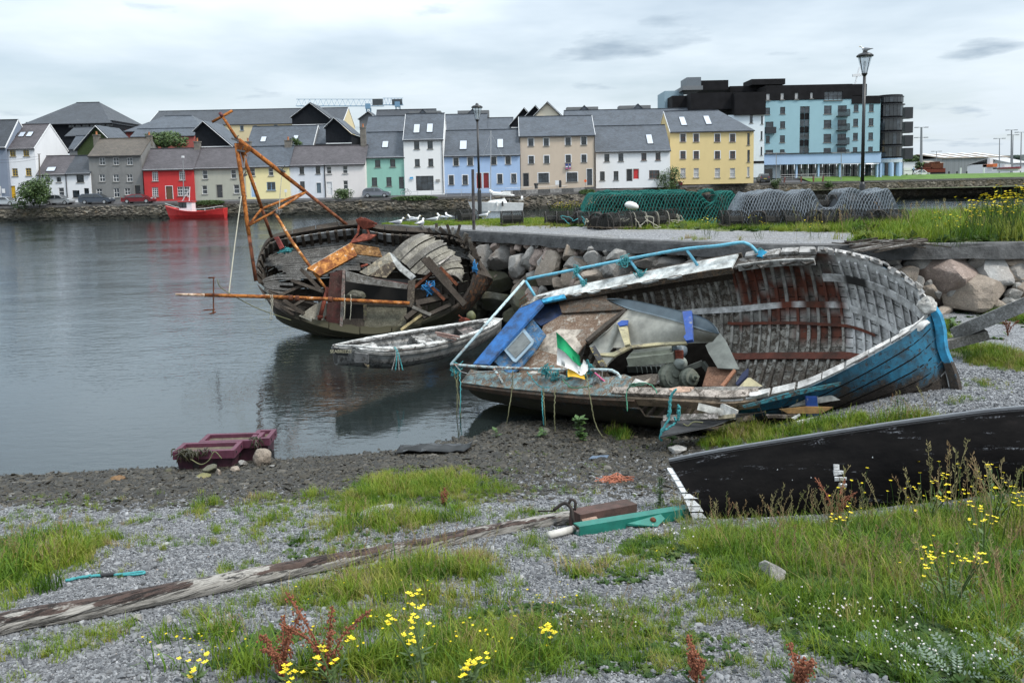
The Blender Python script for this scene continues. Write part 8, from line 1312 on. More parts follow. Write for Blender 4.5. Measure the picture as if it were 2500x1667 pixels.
FR=[(870,372,.05,pro1),(965,372,-.1,pro1),(1050,375,1.5,pro1),(1130,380,.1,pro1),(1200,392,1.4,pro1),(1290,398,1.2,pro1),(1370,398,.2,pro1),(1470,372,.1,pro1),(1590,388,.2,pro2),(1680,382,.15,pro2),(1800,355,.5,pro1),(1710,300,1.5,pro1)]
ORD = ['first', 'second', 'third', 'fourth', 'fifth', 'sixth', 'seventh', 'eighth', 'ninth', 'tenth', 'eleventh', 'twelfth', 'thirteenth', 'fourteenth']
for i, (x, y, rz, pr) in enumerate(FR):
    g = onz(*w5(x, y), PZ + .08); creel(V((g.x, g.y, PZ + .09 + (.42 if y < 320 else 0))), rz, 'lobster pot in the loose row before the green net, %s from the left' % ORD[i], pr, .1 * (i % 3 - 1))
def pile(pts, layers, word):
    k = 0; L = len(pts)
    for ly in range(layers):
        for i, (x, y) in enumerate(pts):
            if ly and (i < ly or i >= L - ly): continue
            creel(V((x+R.uniform(-.06,.06),y+R.uniform(-.05,.05),PZ+.12+ly*.40)),R.uniform(-.12,.12)+(1.5 if i%3==1 else 0),'lobster pot stacked under the %s net, %s layer, %s from the left'%(word,['bottom','middle','top'][ly],ORD[min(13,i-ly)]),pro1);k+=1
ga, gb_ = onz(1425, 536, PZ + .1), onz(1768, 538, PZ + .1); GP = [(lerp(ga.x, gb_.x, i / 8), lerp(28.4, 26.6, i / 8)) for i in range(9)]; pile(GP, 2, 'green'); GPb = [(x, y + .62) for x, y in GP]; pile(GPb, 2, 'rear of the green')
ra, rb_ = onz(1812, 557, PZ + .1), onz(2190, 556, PZ + .1); RP = [(lerp(ra.x, rb_.x, i / 8), lerp(23.6, 22.3, i / 8)) for i in range(9)]; pile(RP, 2, 'grey'); pile([(x, y - .62) for x, y in RP], 1, 'front of the grey')
def drape(name, label, xs0, xs1, yf, hf, w0, w1, mt, nx, ny, r_, par=None):
    """knotted net laid over the stack: a lattice of twine following the heap's surface"""
    S=lambda u,v:(lambda x:V((x,yf(u)+lerp(-w0,w1,v)+.05*fbm(u*9,v*5),PZ+.08+hf(u,v)+.05*fbm(u*14,v*7,2)*(1 if hf(u,v)>.1 else.3))))(lerp(xs0,xs1,u)+.05*fbm(v*9,u*7));m=M();P=[[S(i/nx,j/ny)for j in range(ny+1)]for i in range(nx+1)]
    def seg(a, b):
        d=(b-a);x=d.cross(V((0,0,1)));x=x.normalized()*r_ if x.length>1e-6 else V((r_,0,0));y=d.cross(x).normalized()*r_;k=len(m.v);m.v+=[tuple(a+x),tuple(a-x*.5+y),tuple(a-x*.5-y),tuple(b+x),tuple(b-x*.5+y),tuple(b-x*.5-y)];m.f+=[(k,k+1,k+4,k+3),(k+1,k+2,k+5,k+4),(k+2,k,k+3,k+5)];m.m+=[0]*3
    for i in range(nx):
        for j in range(ny):
            if (i + j) % 2 == 0: seg(P[i][j], P[i + 1][j + 1])
            else: seg(P[i + 1][j], P[i][j + 1])
    return m.build(name, mt, label=label, cat='net', loc=S(.5, 0))
hump = lambda v: clamp(sstep(0, .26, v)) * (1 - .5 * sstep(.8, 1, v))
gnet = plain('green_net_twine', (.006, .15, .125), .7, var=.35, scale=3, bump=0); ynet = plain('grey_net_twine', (.25, .28, .31), .7, var=.3, scale=3, bump=0)
hg = lambda u, v: .98 * hump(v) * sstep(0, .10, u) * (1 - .35 * sstep(.72, .8, u) * (1 - sstep(.8, .86, u))) * (1 - sstep(.92, 1, u) * .9); yg = lambda u: lerp(28.3, 26.4, u)
x0g, x1g = ga.x - .5, gb_.x + .35
drape('green_net','bright green fishing net thrown over stacked lobster pots',x0g,x1g,yg,hg,.95,1.0,gnet,104,48,.0105);drape('green_net','second fold of green net bunched along the top of the pot stack',x0g+.4,x1g-.6,lambda u:yg(u)+.25,lambda u,v:hg(u,.5)+.03+.05*math.sin(v*9),.35,.3,gnet,104,20,.011)
hr_ = lambda u, v: (1.0 - .42 * sstep(.46, .54, u) * (1 - sstep(.58, .68, u)) + .05 * math.sin(u * 30)) * hump(v) * sstep(0, .13, u) * (1 - sstep(.86, 1, u)); yr_ = lambda u: lerp(23.6, 22.2, u)
drape('grey_net', 'pale grey net spread over a second stack of lobster pots', ra.x - .3, rb_.x + .55, yr_, hr_, .85, .9, ynet, 124, 56, .0075)
tarp=plain('grey_tarp',(.022,.027,.033),.6,var=.5,scale=3,bump=.3);m=M();m.sheet([[V((lerp(ra.x,rb_.x+.2,i/30),yr_(i/30)+lerp(-.55,.6,j/8),PZ+.10+hr_(i/30,.08+j/8*.8)*.9+.04*fbm(i*.8,j)))for j in range(9)]for i in range(31)]);m.build('pot_cover',tarp,smooth=False,label='dark crumpled cover sheet beneath the pale grey net',cat='sheet',loc=(ra.x,23,PZ));
m=M();g=at(*w5(1485,210),26.2);m.rock(g,(.46,.3,.26),3,2,(0,.25,.1),.08);m.build('white_float',plain('float_white',(.70,.70,.68),.5,var=.1),smooth=True,label='white plastic float lying on the green net',cat='buoy',loc=g)
for i in range(16):g=onz(*w5(R.uniform(900,1850),R.uniform(340,400)),PZ+.1);rope([g+V((R.uniform(-.3,.3),0,R.uniform(.0,.35)))for _ in range(5)],.012,ROPE['pale' if i%3 else 'teal'],None,'pot_rope',label='pale rope loops strewn over the front lobster pots' if i%3 else 'teal rope loops strewn over the front lobster pots',cat='rope',group='ropes on the lobster pots',loc=g,wob=.03)
# heap of broken timber by the kerb
z6p = Z(1750, 440, 3.136); hp = thing('timber_heap', 'low heap of charred broken boards at the pier kerb below the grey net', 'debris', onz(*z6p(1330, 490), PZ))
for i in range(46):g=onz(*z6p(R.gauss(1330,130),R.gauss(488,14)),PZ+.06);a=R.uniform(-.5,.5);d=V((math.cos(a),math.sin(a)*.6,R.uniform(-.15,.2)))*R.uniform(.12,.5);m=M();m.beam(g-d,g+d,R.uniform(.05,.14),R.uniform(.02,.04));solid(m,'broken_board',AGEDD if i%4 else AGEDG,hp,(.05,.045,.04,.4)if i%4 else(.4,.38,.36,.5))
# ================================================================== scattered ground cover (geometry-node instances of small meshes)
def src_mesh(mb, name, mt, smooth=False):
    me = bpy.data.meshes.new(name); me.from_pydata(mb.v, [], mb.f)
    for q in (mt if isinstance(mt, (list, tuple)) else [mt]): me.materials.append(q)
    if any(mb.m): me.polygons.foreach_set('material_index', mb.m)
    if smooth: me.polygons.foreach_set('use_smooth', [True] * len(mb.f))
    return bpy.data.objects.new(name, me)
def scatter(name, srcs, P, rot, scl, tint, idx, label=None, cat=None):
    me = bpy.data.meshes.new(name); n = len(P); me.vertices.add(n); me.vertices.foreach_set('co', np.asarray(P, dtype=np.float32).ravel())
    for nm, tp, d, key in (('rot', 'FLOAT_VECTOR', rot, 'vector'), ('scl', 'FLOAT', scl, 'value'), ('tint', 'FLOAT', tint, 'value'), ('idx', 'INT', idx, 'value')):
        a = me.attributes.new(nm, tp, 'POINT'); a.data.foreach_set(key, np.asarray(d, dtype=np.int32 if tp == 'INT' else np.float32).ravel())
    o=bpy.data.objects.new(name,me);COL.objects.link(o);t=bpy.data.node_groups.new(name,'GeometryNodeTree');t.interface.new_socket('Geometry',in_out='INPUT',socket_type='NodeSocketGeometry');t.interface.new_socket('Geometry',in_out='OUTPUT',socket_type='NodeSocketGeometry')
    N=t.nodes.new;L=t.links.new;gi,go=N('NodeGroupInput'),N('NodeGroupOutput');m2p=N('GeometryNodeMeshToPoints');L(gi.outputs[0],m2p.inputs[0]);ip=N('GeometryNodeInstanceOnPoints');L(m2p.outputs[0],ip.inputs['Points']);g2i=N('GeometryNodeGeometryToInstance')
    for s in srcs[::-1]:oi=N('GeometryNodeObjectInfo');oi.inputs['Object'].default_value=s;oi.inputs['As Instance'].default_value=False;L(oi.outputs['Geometry'],g2i.inputs[0])if 0 else None;gg=N('GeometryNodeGeometryToInstance');L(oi.outputs['Geometry'],gg.inputs[0]);s['_k']=1;srcs_nodes.append(gg)
    jn = N('GeometryNodeJoinGeometry'); k = len(srcs)
    for gg in srcs_nodes[-k:]: L(gg.outputs[0], jn.inputs[0])
    L(jn.outputs[0], ip.inputs['Instance']); ip.inputs['Pick Instance'].default_value = True
    for nm, tp, sk in (('rot', 'FLOAT_VECTOR', 'Rotation'), ('scl', 'FLOAT', 'Scale'), ('idx', 'INT', 'Instance Index')):
        a = N('GeometryNodeInputNamedAttribute'); a.data_type = tp; a.inputs[0].default_value = nm; out = [x for x in a.outputs if x.enabled and x.name == 'Attribute'][0]
        if sk == 'Rotation': e = N('FunctionNodeEulerToRotation'); L(out, e.inputs[0]); L(e.outputs[0], ip.inputs['Rotation'])
        else: L(out, ip.inputs[sk])
    L(ip.outputs[0], go.inputs[0]); md = o.modifiers.new('scatter', 'NODES'); md.node_group = t; return props(o, label, cat, None, 'stuff')
srcs_nodes = []
def m_inst(name, stops, rough=.8, trans=0., bump=0., tipc=None):
    n = NT(name); a = n.node('ShaderNodeAttribute', attribute_name='tint', attribute_type='INSTANCER'); c = n.ramp(a.outputs['Fac'], stops)
    oi = n.node('ShaderNodeObjectInfo'); c = n.mix(.25, c, n.ramp(oi.outputs['Random'], [(0, (.25, .25, .25)), (1, (1, 1, 1))]), 'MULTIPLY')
    if bump: c = n.mix(n.ramp(n.noise(40, 5), [(.4, .5), (.65, 0)]), c, (.05, .05, .05)) 
    m = n.fin(c, rough, 0, None, .25)
    if trans:
        tr=n.node('ShaderNodeBsdfTranslucent');n.L(c,tr.inputs[0]);mx=n.node('ShaderNodeMixShader');mx.inputs[0].default_value=trans;n.L(n.p.outputs[0],mx.inputs[1]);n.L(tr.outputs[0],mx.inputs[2]);n.L(mx.outputs[0],n.out.inputs[0])
    return m
# --- stones
grav = m_inst('gravel_stone', [(0, (.065, .068, .073)), (.3, (.14, .145, .155)), (.55, (.225, .23, .24)), (.8, (.33, .335, .345)), (.93, (.48, .485, .495)), (1, (.26, .19, .14))], .85, 0, 1)
shin = m_inst('wet_shingle', [(0, (.011, .010, .007)), (.4, (.034, .028, .016)), (.7, (.072, .058, .035)), (.9, (.14, .125, .10)), (1, (.40, .39, .37))], .5, 0, 1)
GS = []; SS = []
for k in range(6):
    m=M();m.rock((0,0,0),(1.3,1,.62),k,1,(0,0,k),.3,7);GS.append(src_mesh(m,'gravel_stone',grav));m=M();m.rock((0,0,0),(1.5,1.1,.42),k+20,1,(0,0,k),.3,6);SS.append(src_mesh(m,'shingle_stone',shin))
def ray_pts(n, x0, x1, y0, y1, seed):
    """random spots on the terrain, spread evenly as the eye sees them"""
    rg = np.random.default_rng(seed); out = []
    px, py = rg.uniform(x0, x1, n), rg.uniform(y0, y1, n)
    d = np.array(CF)[None] + np.array(CR)[None] * ((px - PCX) / FPX)[:, None] + np.array(CU)[None] * ((PCY - py) / FPX)[:, None]
    # march on a table of the terrain for speed
    t = np.full(n, 2.5); done = np.zeros(n, bool)
    for _ in range(240):
        P = np.array(CAM)[None] + d * t[:, None]; g = GT(P[:, 0], P[:, 1]); hit = (P[:, 2] < g); done |= hit; t = np.where(done, t, t + .05 + .15 * np.clip(P[:, 2] - g, 0, 2))
        if done.all(): break
    lo, hi = t - .4, t.copy()
    for _ in range(14):
        mid = (lo + hi) / 2; P = np.array(CAM)[None] + d * mid[:, None]; h_ = P[:, 2] < GT(P[:, 0], P[:, 1]); hi = np.where(h_, mid, hi); lo = np.where(h_, lo, mid)
    t = hi; P = np.array(CAM)[None] + d * t[:, None]; P[:, 2] = GT(P[:, 0], P[:, 1]); return P[done & (P[:, 1] < 16)]
_gx, _gy = np.arange(-16, 18, .1), np.arange(0, 24, .1); _tab = np.array([[ground(x, y) for y in _gy] for x in _gx]); _gra = np.array([[grass_at(x, y) for y in _gy] for x in _gx])
def _bil(T, x, y):
    i=np.clip((x+16)/.1,0,len(_gx)-1.001);j=np.clip(y/.1,0,len(_gy)-1.001);a,b=i.astype(int),j.astype(int);f,g=i-a,j-b;return T[a,b]*(1-f)*(1-g)+T[a+1,b]*f*(1-g)+T[a,b+1]*(1-f)*g+T[a+1,b+1]*f*g
GT = lambda x, y: _bil(_tab, x, y); GRS = lambda x, y: _bil(_gra, x, y)
rg = np.random.default_rng(5)
P=ray_pts(260000,-60,2560,900,1700,1);P=P[P[:,2]>.30+.34*rg.random(len(P))-.12*(P[:,0]>0)];P=P[rg.random(len(P))>.75*GRS(P[:,0],P[:,1])];n=len(P);sc=rg.uniform(.008,.019,n)*(1+1.2*(rg.random(n)>.97))*(1+.04*P[:,1]);P[:,2]+=sc*.12
scatter('gravel', GS, P, np.stack([rg.normal(0, .5, n), rg.normal(0, .5, n), rg.uniform(0, 6.3, n)], 1), sc, rg.beta(2.0, 2.2, n), rg.integers(0, 6, n), 'loose grey gravel covering the foreshore')
P=ray_pts(90000,-60,1750,1020,1340,2);w=1-np.clip((P[:,2]-.28)/.36,0,1);P=P[(rg.random(len(P))<w*1.1)&(P[:,2]>-.22)];n=len(P);sc=rg.uniform(.018,.062,n)*(1+.8*(rg.random(n)>.95));P[:,2]+=sc*.08
scatter('shingle', SS, P, np.stack([rg.normal(0, .3, n), rg.normal(0, .3, n), rg.uniform(0, 6.3, n)], 1), sc, rg.beta(1.5, 2.6, n), rg.integers(0, 6, n), 'dark wet shingle along the waterline')
# silverweed: ferny grey-green leaves in the bottom right of the meadow
slv = m_inst('silverweed_leaf', [(0, (.10, .15, .10)), (1, (.20, .26, .20))], .6, .2)
def fern(seed):
    q = random.Random(seed); m = M()
    for k in range(5):
        a = k * 1.25 + q.uniform(-.3, .3); d = V((math.cos(a), math.sin(a), .55)).normalized(); s = V((-math.sin(a), math.cos(a), 0))
        for i in range(7):
            f = .25 + i * .11; p = d * f - V((0, 0, f * f * .25)); l = .16 * (1 - abs(f - .6))
            for sg in (-1, 1): e = p + (s * sg + d * .4) * l; m.add([p, (p + e) / 2 + d * .035, e, (p + e) / 2 - d * .035], [(0, 1, 2, 3)])
    return m
FN = [src_mesh(fern(k), 'silverweed', slv) for k in range(3)]
# --- grass
GR = [(0, (.045, .105, .009)), (.3, (.095, .185, .012)), (.55, (.175, .25, .018)), (.8, (.255, .27, .045)), (.93, (.30, .25, .09)), (1, (.33, .25, .13))]
grs = m_inst('grass_blade', GR, .6, .25)
def tuft(seed, nb, h, spread, w, lean=.5, seg=4):
    r_ = random.Random(seed); m = M()
    for _ in range(nb):
        a=r_.uniform(0,6.283);b=V((r_.gauss(0,spread),r_.gauss(0,spread),-.02));hh=h*r_.uniform(.45,1.15);ln=lean*r_.uniform(.1,1.1);d=V((math.cos(a),math.sin(a),0));s=V((-d.y,d.x,0))*w*r_.uniform(.6,1.2);pts=[]
        for k in range(seg): f = k / (seg - 1); c = b + d * (ln * hh * f * f) + V((0, 0, hh * (f - .25 * ln * f * f))); ww = 1 - f ** 1.5; pts += [c - s * ww, c + s * ww]
        m.add(pts, [(2 * k, 2 * k + 1, 2 * k + 3, 2 * k + 2) for k in range(seg - 1)])
    return m
TF = [src_mesh(tuft(k, 24, 1., .22, .022, .9), 'grass_tuft', grs) for k in range(5)] + [src_mesh(tuft(k + 9, 14, 1., .3, .03, 1.2), 'grass_tuft', grs) for k in range(3)]
def grass_points(mult, seed):
    rg = np.random.default_rng(seed); out = []
    for cx, cy, rx, ry, den, h, k in GRASS_ZONES:
        n=int(mult*1.4*den*math.pi*rx*ry/(.05+h*.12)*.55)+3;a=rg.uniform(0,6.283,n);r=np.sqrt(rg.random(n))*1.5*(1+.18*np.sin(a*3+cx)+.1*np.sin(a*7+cy));x,y=cx+rx*r*np.cos(a),cy+ry*r*np.sin(a);edge=np.clip(1.3-.75*r,.25,1)
        nz=np.array([fbm(u*2.2,v*2.2,1.5)for u,v in zip(x,y)]);keep=(nz+rg.normal(0,.25,n))>(-.72-.5*den+1.1*r);out.append(np.stack([x,y,np.full(n,h)*edge*rg.uniform(.55,1.2,n),np.clip(.47+.5*nz+rg.normal(0,.2,n)-.12*(cx>1.5)*(cy<8),0,1)],1)[keep])
    return np.concatenate(out)
def near_spar(x, y):      # grass is short where it meets the lying mast
    k=np.ones(len(x));sx=np.array([p.x for p in SPAR]);sy=np.array([p.y for p in SPAR]);yl=np.interp(x,sx,sy);d=yl-y;ins=(x>sx[0])&(x<sx[-1]);k=np.where(ins&(d>-.12)&(d<.45),.22+.9*np.clip(d,0,.45),k);return k
Q = grass_points(44, 11); E = ray_pts(9000, -40, 2540, 1190, 1690, 13); E = E[np.array([fbm(a * .9, b * .9, 7.) + .35 * fbm(a * 4, b * 4) for a, b in E[:, :2]]) > .10]; E = E[E[:, 2] > .42]; rg = np.random.default_rng(14)
Q=np.concatenate([Q,np.stack([E[:,0],E[:,1],rg.uniform(.03,.10,len(E)),np.clip(rg.normal(.5,.2,len(E)),0,1)],1)]);Q[:,2]*=near_spar(Q[:,0],Q[:,1]);P=np.stack([Q[:,0],Q[:,1],GT(Q[:,0],Q[:,1])],1);n=len(P);rg=np.random.default_rng(12)
scatter('foreshore_grass', TF, P, np.stack([rg.normal(0, .12, n), rg.normal(0, .12, n), rg.uniform(0, 6.3, n)], 1), Q[:, 2], Q[:, 3], rg.integers(0, 8, n), 'uneven tufts of green and yellowing grass on the foreshore')
NGRASS = n
# low leafy ground weeds, clover heads, tiny yellow flowers, seeding stalks
wd=m_inst('weed_leaf',[(0,(.025,.06,.012)),(.5,(.05,.105,.02)),(1,(.10,.14,.035))],.6,.3);fly=m_inst('yellow_petal',[(0,(.72,.55,.01)),(1,(.85,.70,.03))],.6,.3);flw=m_inst('clover_white',[(0,(.60,.58,.52)),(1,(.75,.68,.66))],.7);stk=m_inst('dry_stalk',[(0,(.14,.15,.05)),(.5,(.30,.26,.13)),(1,(.26,.15,.08))],.8)
def leafy(seed, n, r_, l):
    q = random.Random(seed); m = M()
    for _ in range(n):
        a=q.uniform(0,6.28);d=V((math.cos(a),math.sin(a),q.uniform(.2,.9))).normalized();s=V((-math.sin(a),math.cos(a),0))*l*.28;b=V((q.gauss(0,r_),q.gauss(0,r_),0));ln=l*q.uniform(.6,1.2);m.add([b,b+d*ln*.5+s,b+d*ln-V((0,0,ln*.15)),b+d*ln*.5-s],[(0,1,2,3)])
    return m
LF = [src_mesh(leafy(k, 22, .12, .5), 'weed', wd) for k in range(3)]
def flower(seed, mt2, r_, n=6, tall=1.):
    q = random.Random(seed); m = M(); m.tube(curve([V((0, 0, -.02)), V((q.gauss(0, .03), q.gauss(0, .03), .5 * tall)), V((q.gauss(0, .06), q.gauss(0, .06), tall))], 5), .006, 3, False, 0); c = V(m.v[-1])
    for i in range(n):
        a = 6.283 * i / n; d = V((math.cos(a), math.sin(a), .35)); s = V((-d.y, d.x, 0)) * r_ * .55; m.add([c, c + d * r_ * .7 + s, c + d * r_ * 1.15, c + d * r_ * .7 - s], [(0, 1, 2, 3)], 1)
    return m
FY = [src_mesh(flower(k, fly, .036), 'yellow_flower', [wd, fly]) for k in range(3)]
def clover(seed): m = M(); m.tube([V((0, 0, 0)), V((.02, 0, 1))], .012, 3, False, 0); m.rock((.02, 0, 1.03), (.13, .13, .11), seed, 0, None, .2, 0, 1); return m
FC = [src_mesh(clover(k), 'clover_head', [wd, flw]) for k in range(2)]
def stalk(seed):
    q=random.Random(seed);m=M();a=q.uniform(0,6.28);ln=q.uniform(.05,.3);P_=curve([V((0,0,0)),V((ln*.2*math.cos(a),ln*.2*math.sin(a),.5)),V((ln*math.cos(a),ln*math.sin(a),1.))],8);m.tube(P_,.0035,3,False)
    for k in range(16):p=P_[5].lerp(P_[7],k/15)if k>7 else P_[4].lerp(P_[6],k/8);b=q.uniform(0,6.28);e=p+V((math.cos(b)*.035,math.sin(b)*.035,.03));s=V((0,0,.012));m.add([p,e-s,e+s*1.6],[(0,1,2)])
    return m
SK = [src_mesh(stalk(k), 'seed_stalk', stk) for k in range(5)]
def spots(specs, seed):
    rg = np.random.default_rng(seed); out = []
    for px, py, rx, ry, n, h in specs:
        c,a,b,t=gp(px,py),gp(px+rx,py),gp(px,py+ry),gp(px,py-ry);an=rg.uniform(0,6.283,n);r=np.sqrt(rg.random(n));x=c.x+abs(a.x-c.x)*r*np.cos(an);y=c.y+abs(t.y-b.y)/2*r*np.sin(an);out.append(np.stack([x,y,GT(x,y),h*rg.uniform(.6,1.2,n)],1))
    return np.concatenate(out)
def lay(name, srcs, specs, seed, label, tilt=.15):
    Q=spots(specs,seed);n=len(Q);rg=np.random.default_rng(seed+1);scatter(name,srcs,Q[:,:3],np.stack([rg.normal(0,tilt,n),rg.normal(0,tilt,n),rg.uniform(0,6.3,n)],1),Q[:,3],rg.random(n),rg.integers(0,len(srcs),n),label)
lay('low_weeds',LF,[(1300,1560,300,80,500,.09),(1100,1610,260,50,420,.10),(1600,1600,250,60,120,.09),(2150,1480,340,170,1500,.12),(2350,1400,180,130,900,.14),(1900,1400,200,80,420,.11),(2300,1600,240,70,600,.12),(660,1570,60,26,60,.12),(560,1615,60,20,30,.1),(900,1330,200,60,90,.08),(1080,1190,150,40,60,.07),(1600,1340,80,30,60,.12),(1850,1060,150,30,80,.12),(2400,760,90,40,80,.14),(2330,790,40,40,50,.16),(1500,1400,120,30,50,.08),(780,1450,60,30,40,.08)],31,'low broad-leaved weeds among the grass')
lay('silverweed', FN, [(2430, 1560, 90, 90, 26, .2), (2380, 1480, 60, 40, 12, .2), (2330, 1640, 90, 26, 14, .18), (2200, 1600, 90, 40, 10, .15)], 35, 'ferny silver-green leaves at the bottom right')
lay('yellow_flowers',FY,[(2200,1270,220,60,46,.36),(2350,1220,140,60,26,.42),(2300,1440,120,40,18,.3),(1330,1500,80,30,14,.16),(1050,1500,140,40,12,.16),(1600,1340,60,20,9,.1),(850,1600,160,50,18,.22),(1100,1620,160,40,22,.2),(480,1640,150,26,18,.18),(1650,1380,60,20,6,.1),(730,1520,60,30,5,.15),(880,1440,90,30,5,.14),(2450,1330,60,60,12,.4)],41,'scattered small yellow flowers in the grass')
lay('clover_heads',FC,[(1450,1540,110,40,34,.075),(2050,1530,160,60,46,.09),(2200,1560,220,70,60,.09),(2300,1620,200,40,40,.08),(1800,1480,80,40,14,.08),(1640,1330,50,40,12,.12),(2420,850,80,30,20,.1)],51,'white clover heads in the meadow')
lay('seed_stalks',SK,[(1800,1330,140,40,46,.30),(1980,1320,160,40,46,.36),(2200,1320,200,60,46,.46),(2400,1300,120,60,36,.60),(2000,1400,200,60,60,.3),(1700,1310,50,40,22,.3),(1000,1400,200,60,120,.26),(900,1300,160,40,60,.24),(2250,1480,240,90,90,.4),(1850,1060,140,20,40,.3),(2200,1040,100,16,30,.36),(2430,880,80,40,40,.25),(60,1380,70,50,50,.3),(1200,1600,300,50,60,.25),(700,1620,180,40,40,.24),(1500,1560,150,50,40,.2)],61,'dry seeding grass stalks standing above the grass',.12)
# pier grass
rg=np.random.default_rng(71);n=16000;t_=rg.random(n)*.8;s_=rg.random(n);sl=np.array([pier_soil(a,b)for a,b in zip(t_,s_)]);nz=np.array([fbm(a*22,b*6,4.)for a,b in zip(t_,s_)]);keep=(sl+nz*.7+rg.normal(0,.1,n))>.55;t_,s_,nz=t_[keep],s_[keep],nz[keep];Pp=np.array([pier_pt(a,b)for a,b in zip(t_,s_)]);n=len(Pp)
tall=np.array([interp(a,[(0,.09),(.3,.13),(.46,.17),(.54,.26),(.6,.38),(.68,.5),(1,.6)])for a in t_])*rg.uniform(.5,1.2,n);scatter('pier_grass',TF,Pp,np.stack([rg.normal(0,.12,n),rg.normal(0,.12,n),rg.uniform(0,6.3,n)],1),tall,np.clip(.5+nz*.4+rg.normal(0,.12,n)-.1*(t_>.7),0,1),rg.integers(0,8,n),'green and straw-coloured grass on the pier top')
Qs = []
for px,py,rx,ry,k,h in[(1390,490,50,12,170,.55),(1740,540,24,20,26,.45),(1850,545,16,10,12,.5),(1990,548,14,10,10,.5),(2440,540,80,30,150,.85),(2330,560,60,20,40,.6),(1720,530,8,4,4,.4),(2480,510,40,30,60,1.0)]:
    for _ in range(k): a, r = R.uniform(0, 6.28), math.sqrt(R.random()); g = onz(px + rx * r * math.cos(a), min(600, py + 34 + ry * .4 * r * math.sin(a)), PZ + .1); Qs.append((g.x, g.y, PZ + .08, h * R.uniform(.6, 1.1)))
Qs=np.array(Qs);n=len(Qs);scatter('pier_ragwort',FY,Qs[:,:3],np.stack([rg.normal(0,.2,n),rg.normal(0,.2,n),rg.uniform(0,6.3,n)],1),Qs[:,3],rg.random(n),rg.integers(0,3,n),'yellow ragwort standing on the pier');nk=260
Qk=np.array([(lambda p:(p.x,p.y,p.z,R.uniform(.3,.75)))(pier_pt(R.uniform(.52,.76),R.uniform(.06,.8)))for _ in range(nk)]);scatter('pier_stalks',SK,Qk[:,:3],np.stack([rg.normal(0,.12,nk),rg.normal(0,.12,nk),rg.uniform(0,6.3,nk)],1),Qk[:,3],rg.random(nk),rg.integers(0,5,nk),'dry grass stalks on the pier by the water');
Ql=np.array([(lambda p:(p.x,p.y,p.z,R.uniform(.14,.34)))(pier_pt(R.uniform(.28,.76),R.uniform(.28,.8)))for _ in range(500)]+[(lambda p:(p.x,p.y,p.z,R.uniform(.25,.6)))(pier_pt(R.uniform(.56,.76),R.uniform(.05,.7)))for _ in range(500)]);nl=1000;scatter('pier_weeds',LF,Ql[:,:3],np.stack([rg.normal(0,.3,nl),rg.normal(0,.3,nl),rg.uniform(0,6.3,nl)],1),Ql[:,3],rg.random(nl),rg.integers(0,3,nl),'leafy weeds around the pots on the pier')

# ================================================================== single plants
DOCK=plain('dock_seed',(.20,.065,.03),.85,var=.5,scale=30,bump=0);GRN=plain('plant_stem',(.07,.115,.03),.7,var=.3,bump=0);LEAF=plain('dock_leaf',(.05,.105,.02),.6,var=.4,scale=10,bump=.2);YEL=plain('rape_petal',(.80,.62,.015),.6,var=.15,bump=0)
def dock(px, py, h, label, seed):
    q = random.Random(seed); g = gp(px, py); t = thing('dock_plant', label, 'plant', g, 'rust-red docks'); m = M(); pods = M(); tops_ = []
    for k in range(q.randint(3, 5)):
        a=q.uniform(0,6.28);ln=q.uniform(.15,.6)*h;P_=curve([g+V((0,0,-.02)),g+V((ln*.3*math.cos(a),ln*.3*math.sin(a),h*.5)),g+V((ln*math.cos(a),ln*math.sin(a),h*q.uniform(.75,1)))],10);m.tube(P_,.005,4)
        for i in range(70):f=2.5+6.49*(i//7+q.uniform(0,.35))/10;p=P_[int(f)].lerp(P_[int(f)+1],f%1);s=.011*(1.3-f/10)+.004;pods.rock(p+V((q.gauss(0,s),q.gauss(0,s),q.gauss(0,.01))),(.012,.012,.013),q.randint(0,99),0)
    m.build('stem', DOCK, t); pods.build('seed_heads', DOCK, t); m = M()
    for k in range(5): a = q.uniform(0, 6.28); d = V((math.cos(a), math.sin(a), .9)); s = V((-d.y, d.x, 0)) * .018; m.add([g, g + d * .04 + s, g + d * .09, g + d * .04 - s], [(0, 1, 2, 3)])
    m.build('leaves', LEAF, t)
for i,(px,py,h,lb)in enumerate([(690,1665,.32,'rust-red dock at the bottom edge, leftmost of two beside yellow blooms'),(800,1665,.42,'tall rust-red dock at the bottom edge under the spar'),(2040,1300,.5,'rust-brown dock in front of the white laths of the black boat'),(1085,1235,.17,'small reddish dock in the grass above the spar'),(1700,1675,.24,'rust-red dock at the bottom edge right of centre'),(1950,1690,.2,'short rust-red dock at the bottom edge among clover'),(2460,820,.32,'rust-brown dock before the grey baulk')]):dock(px,py,h,lb,i+5)
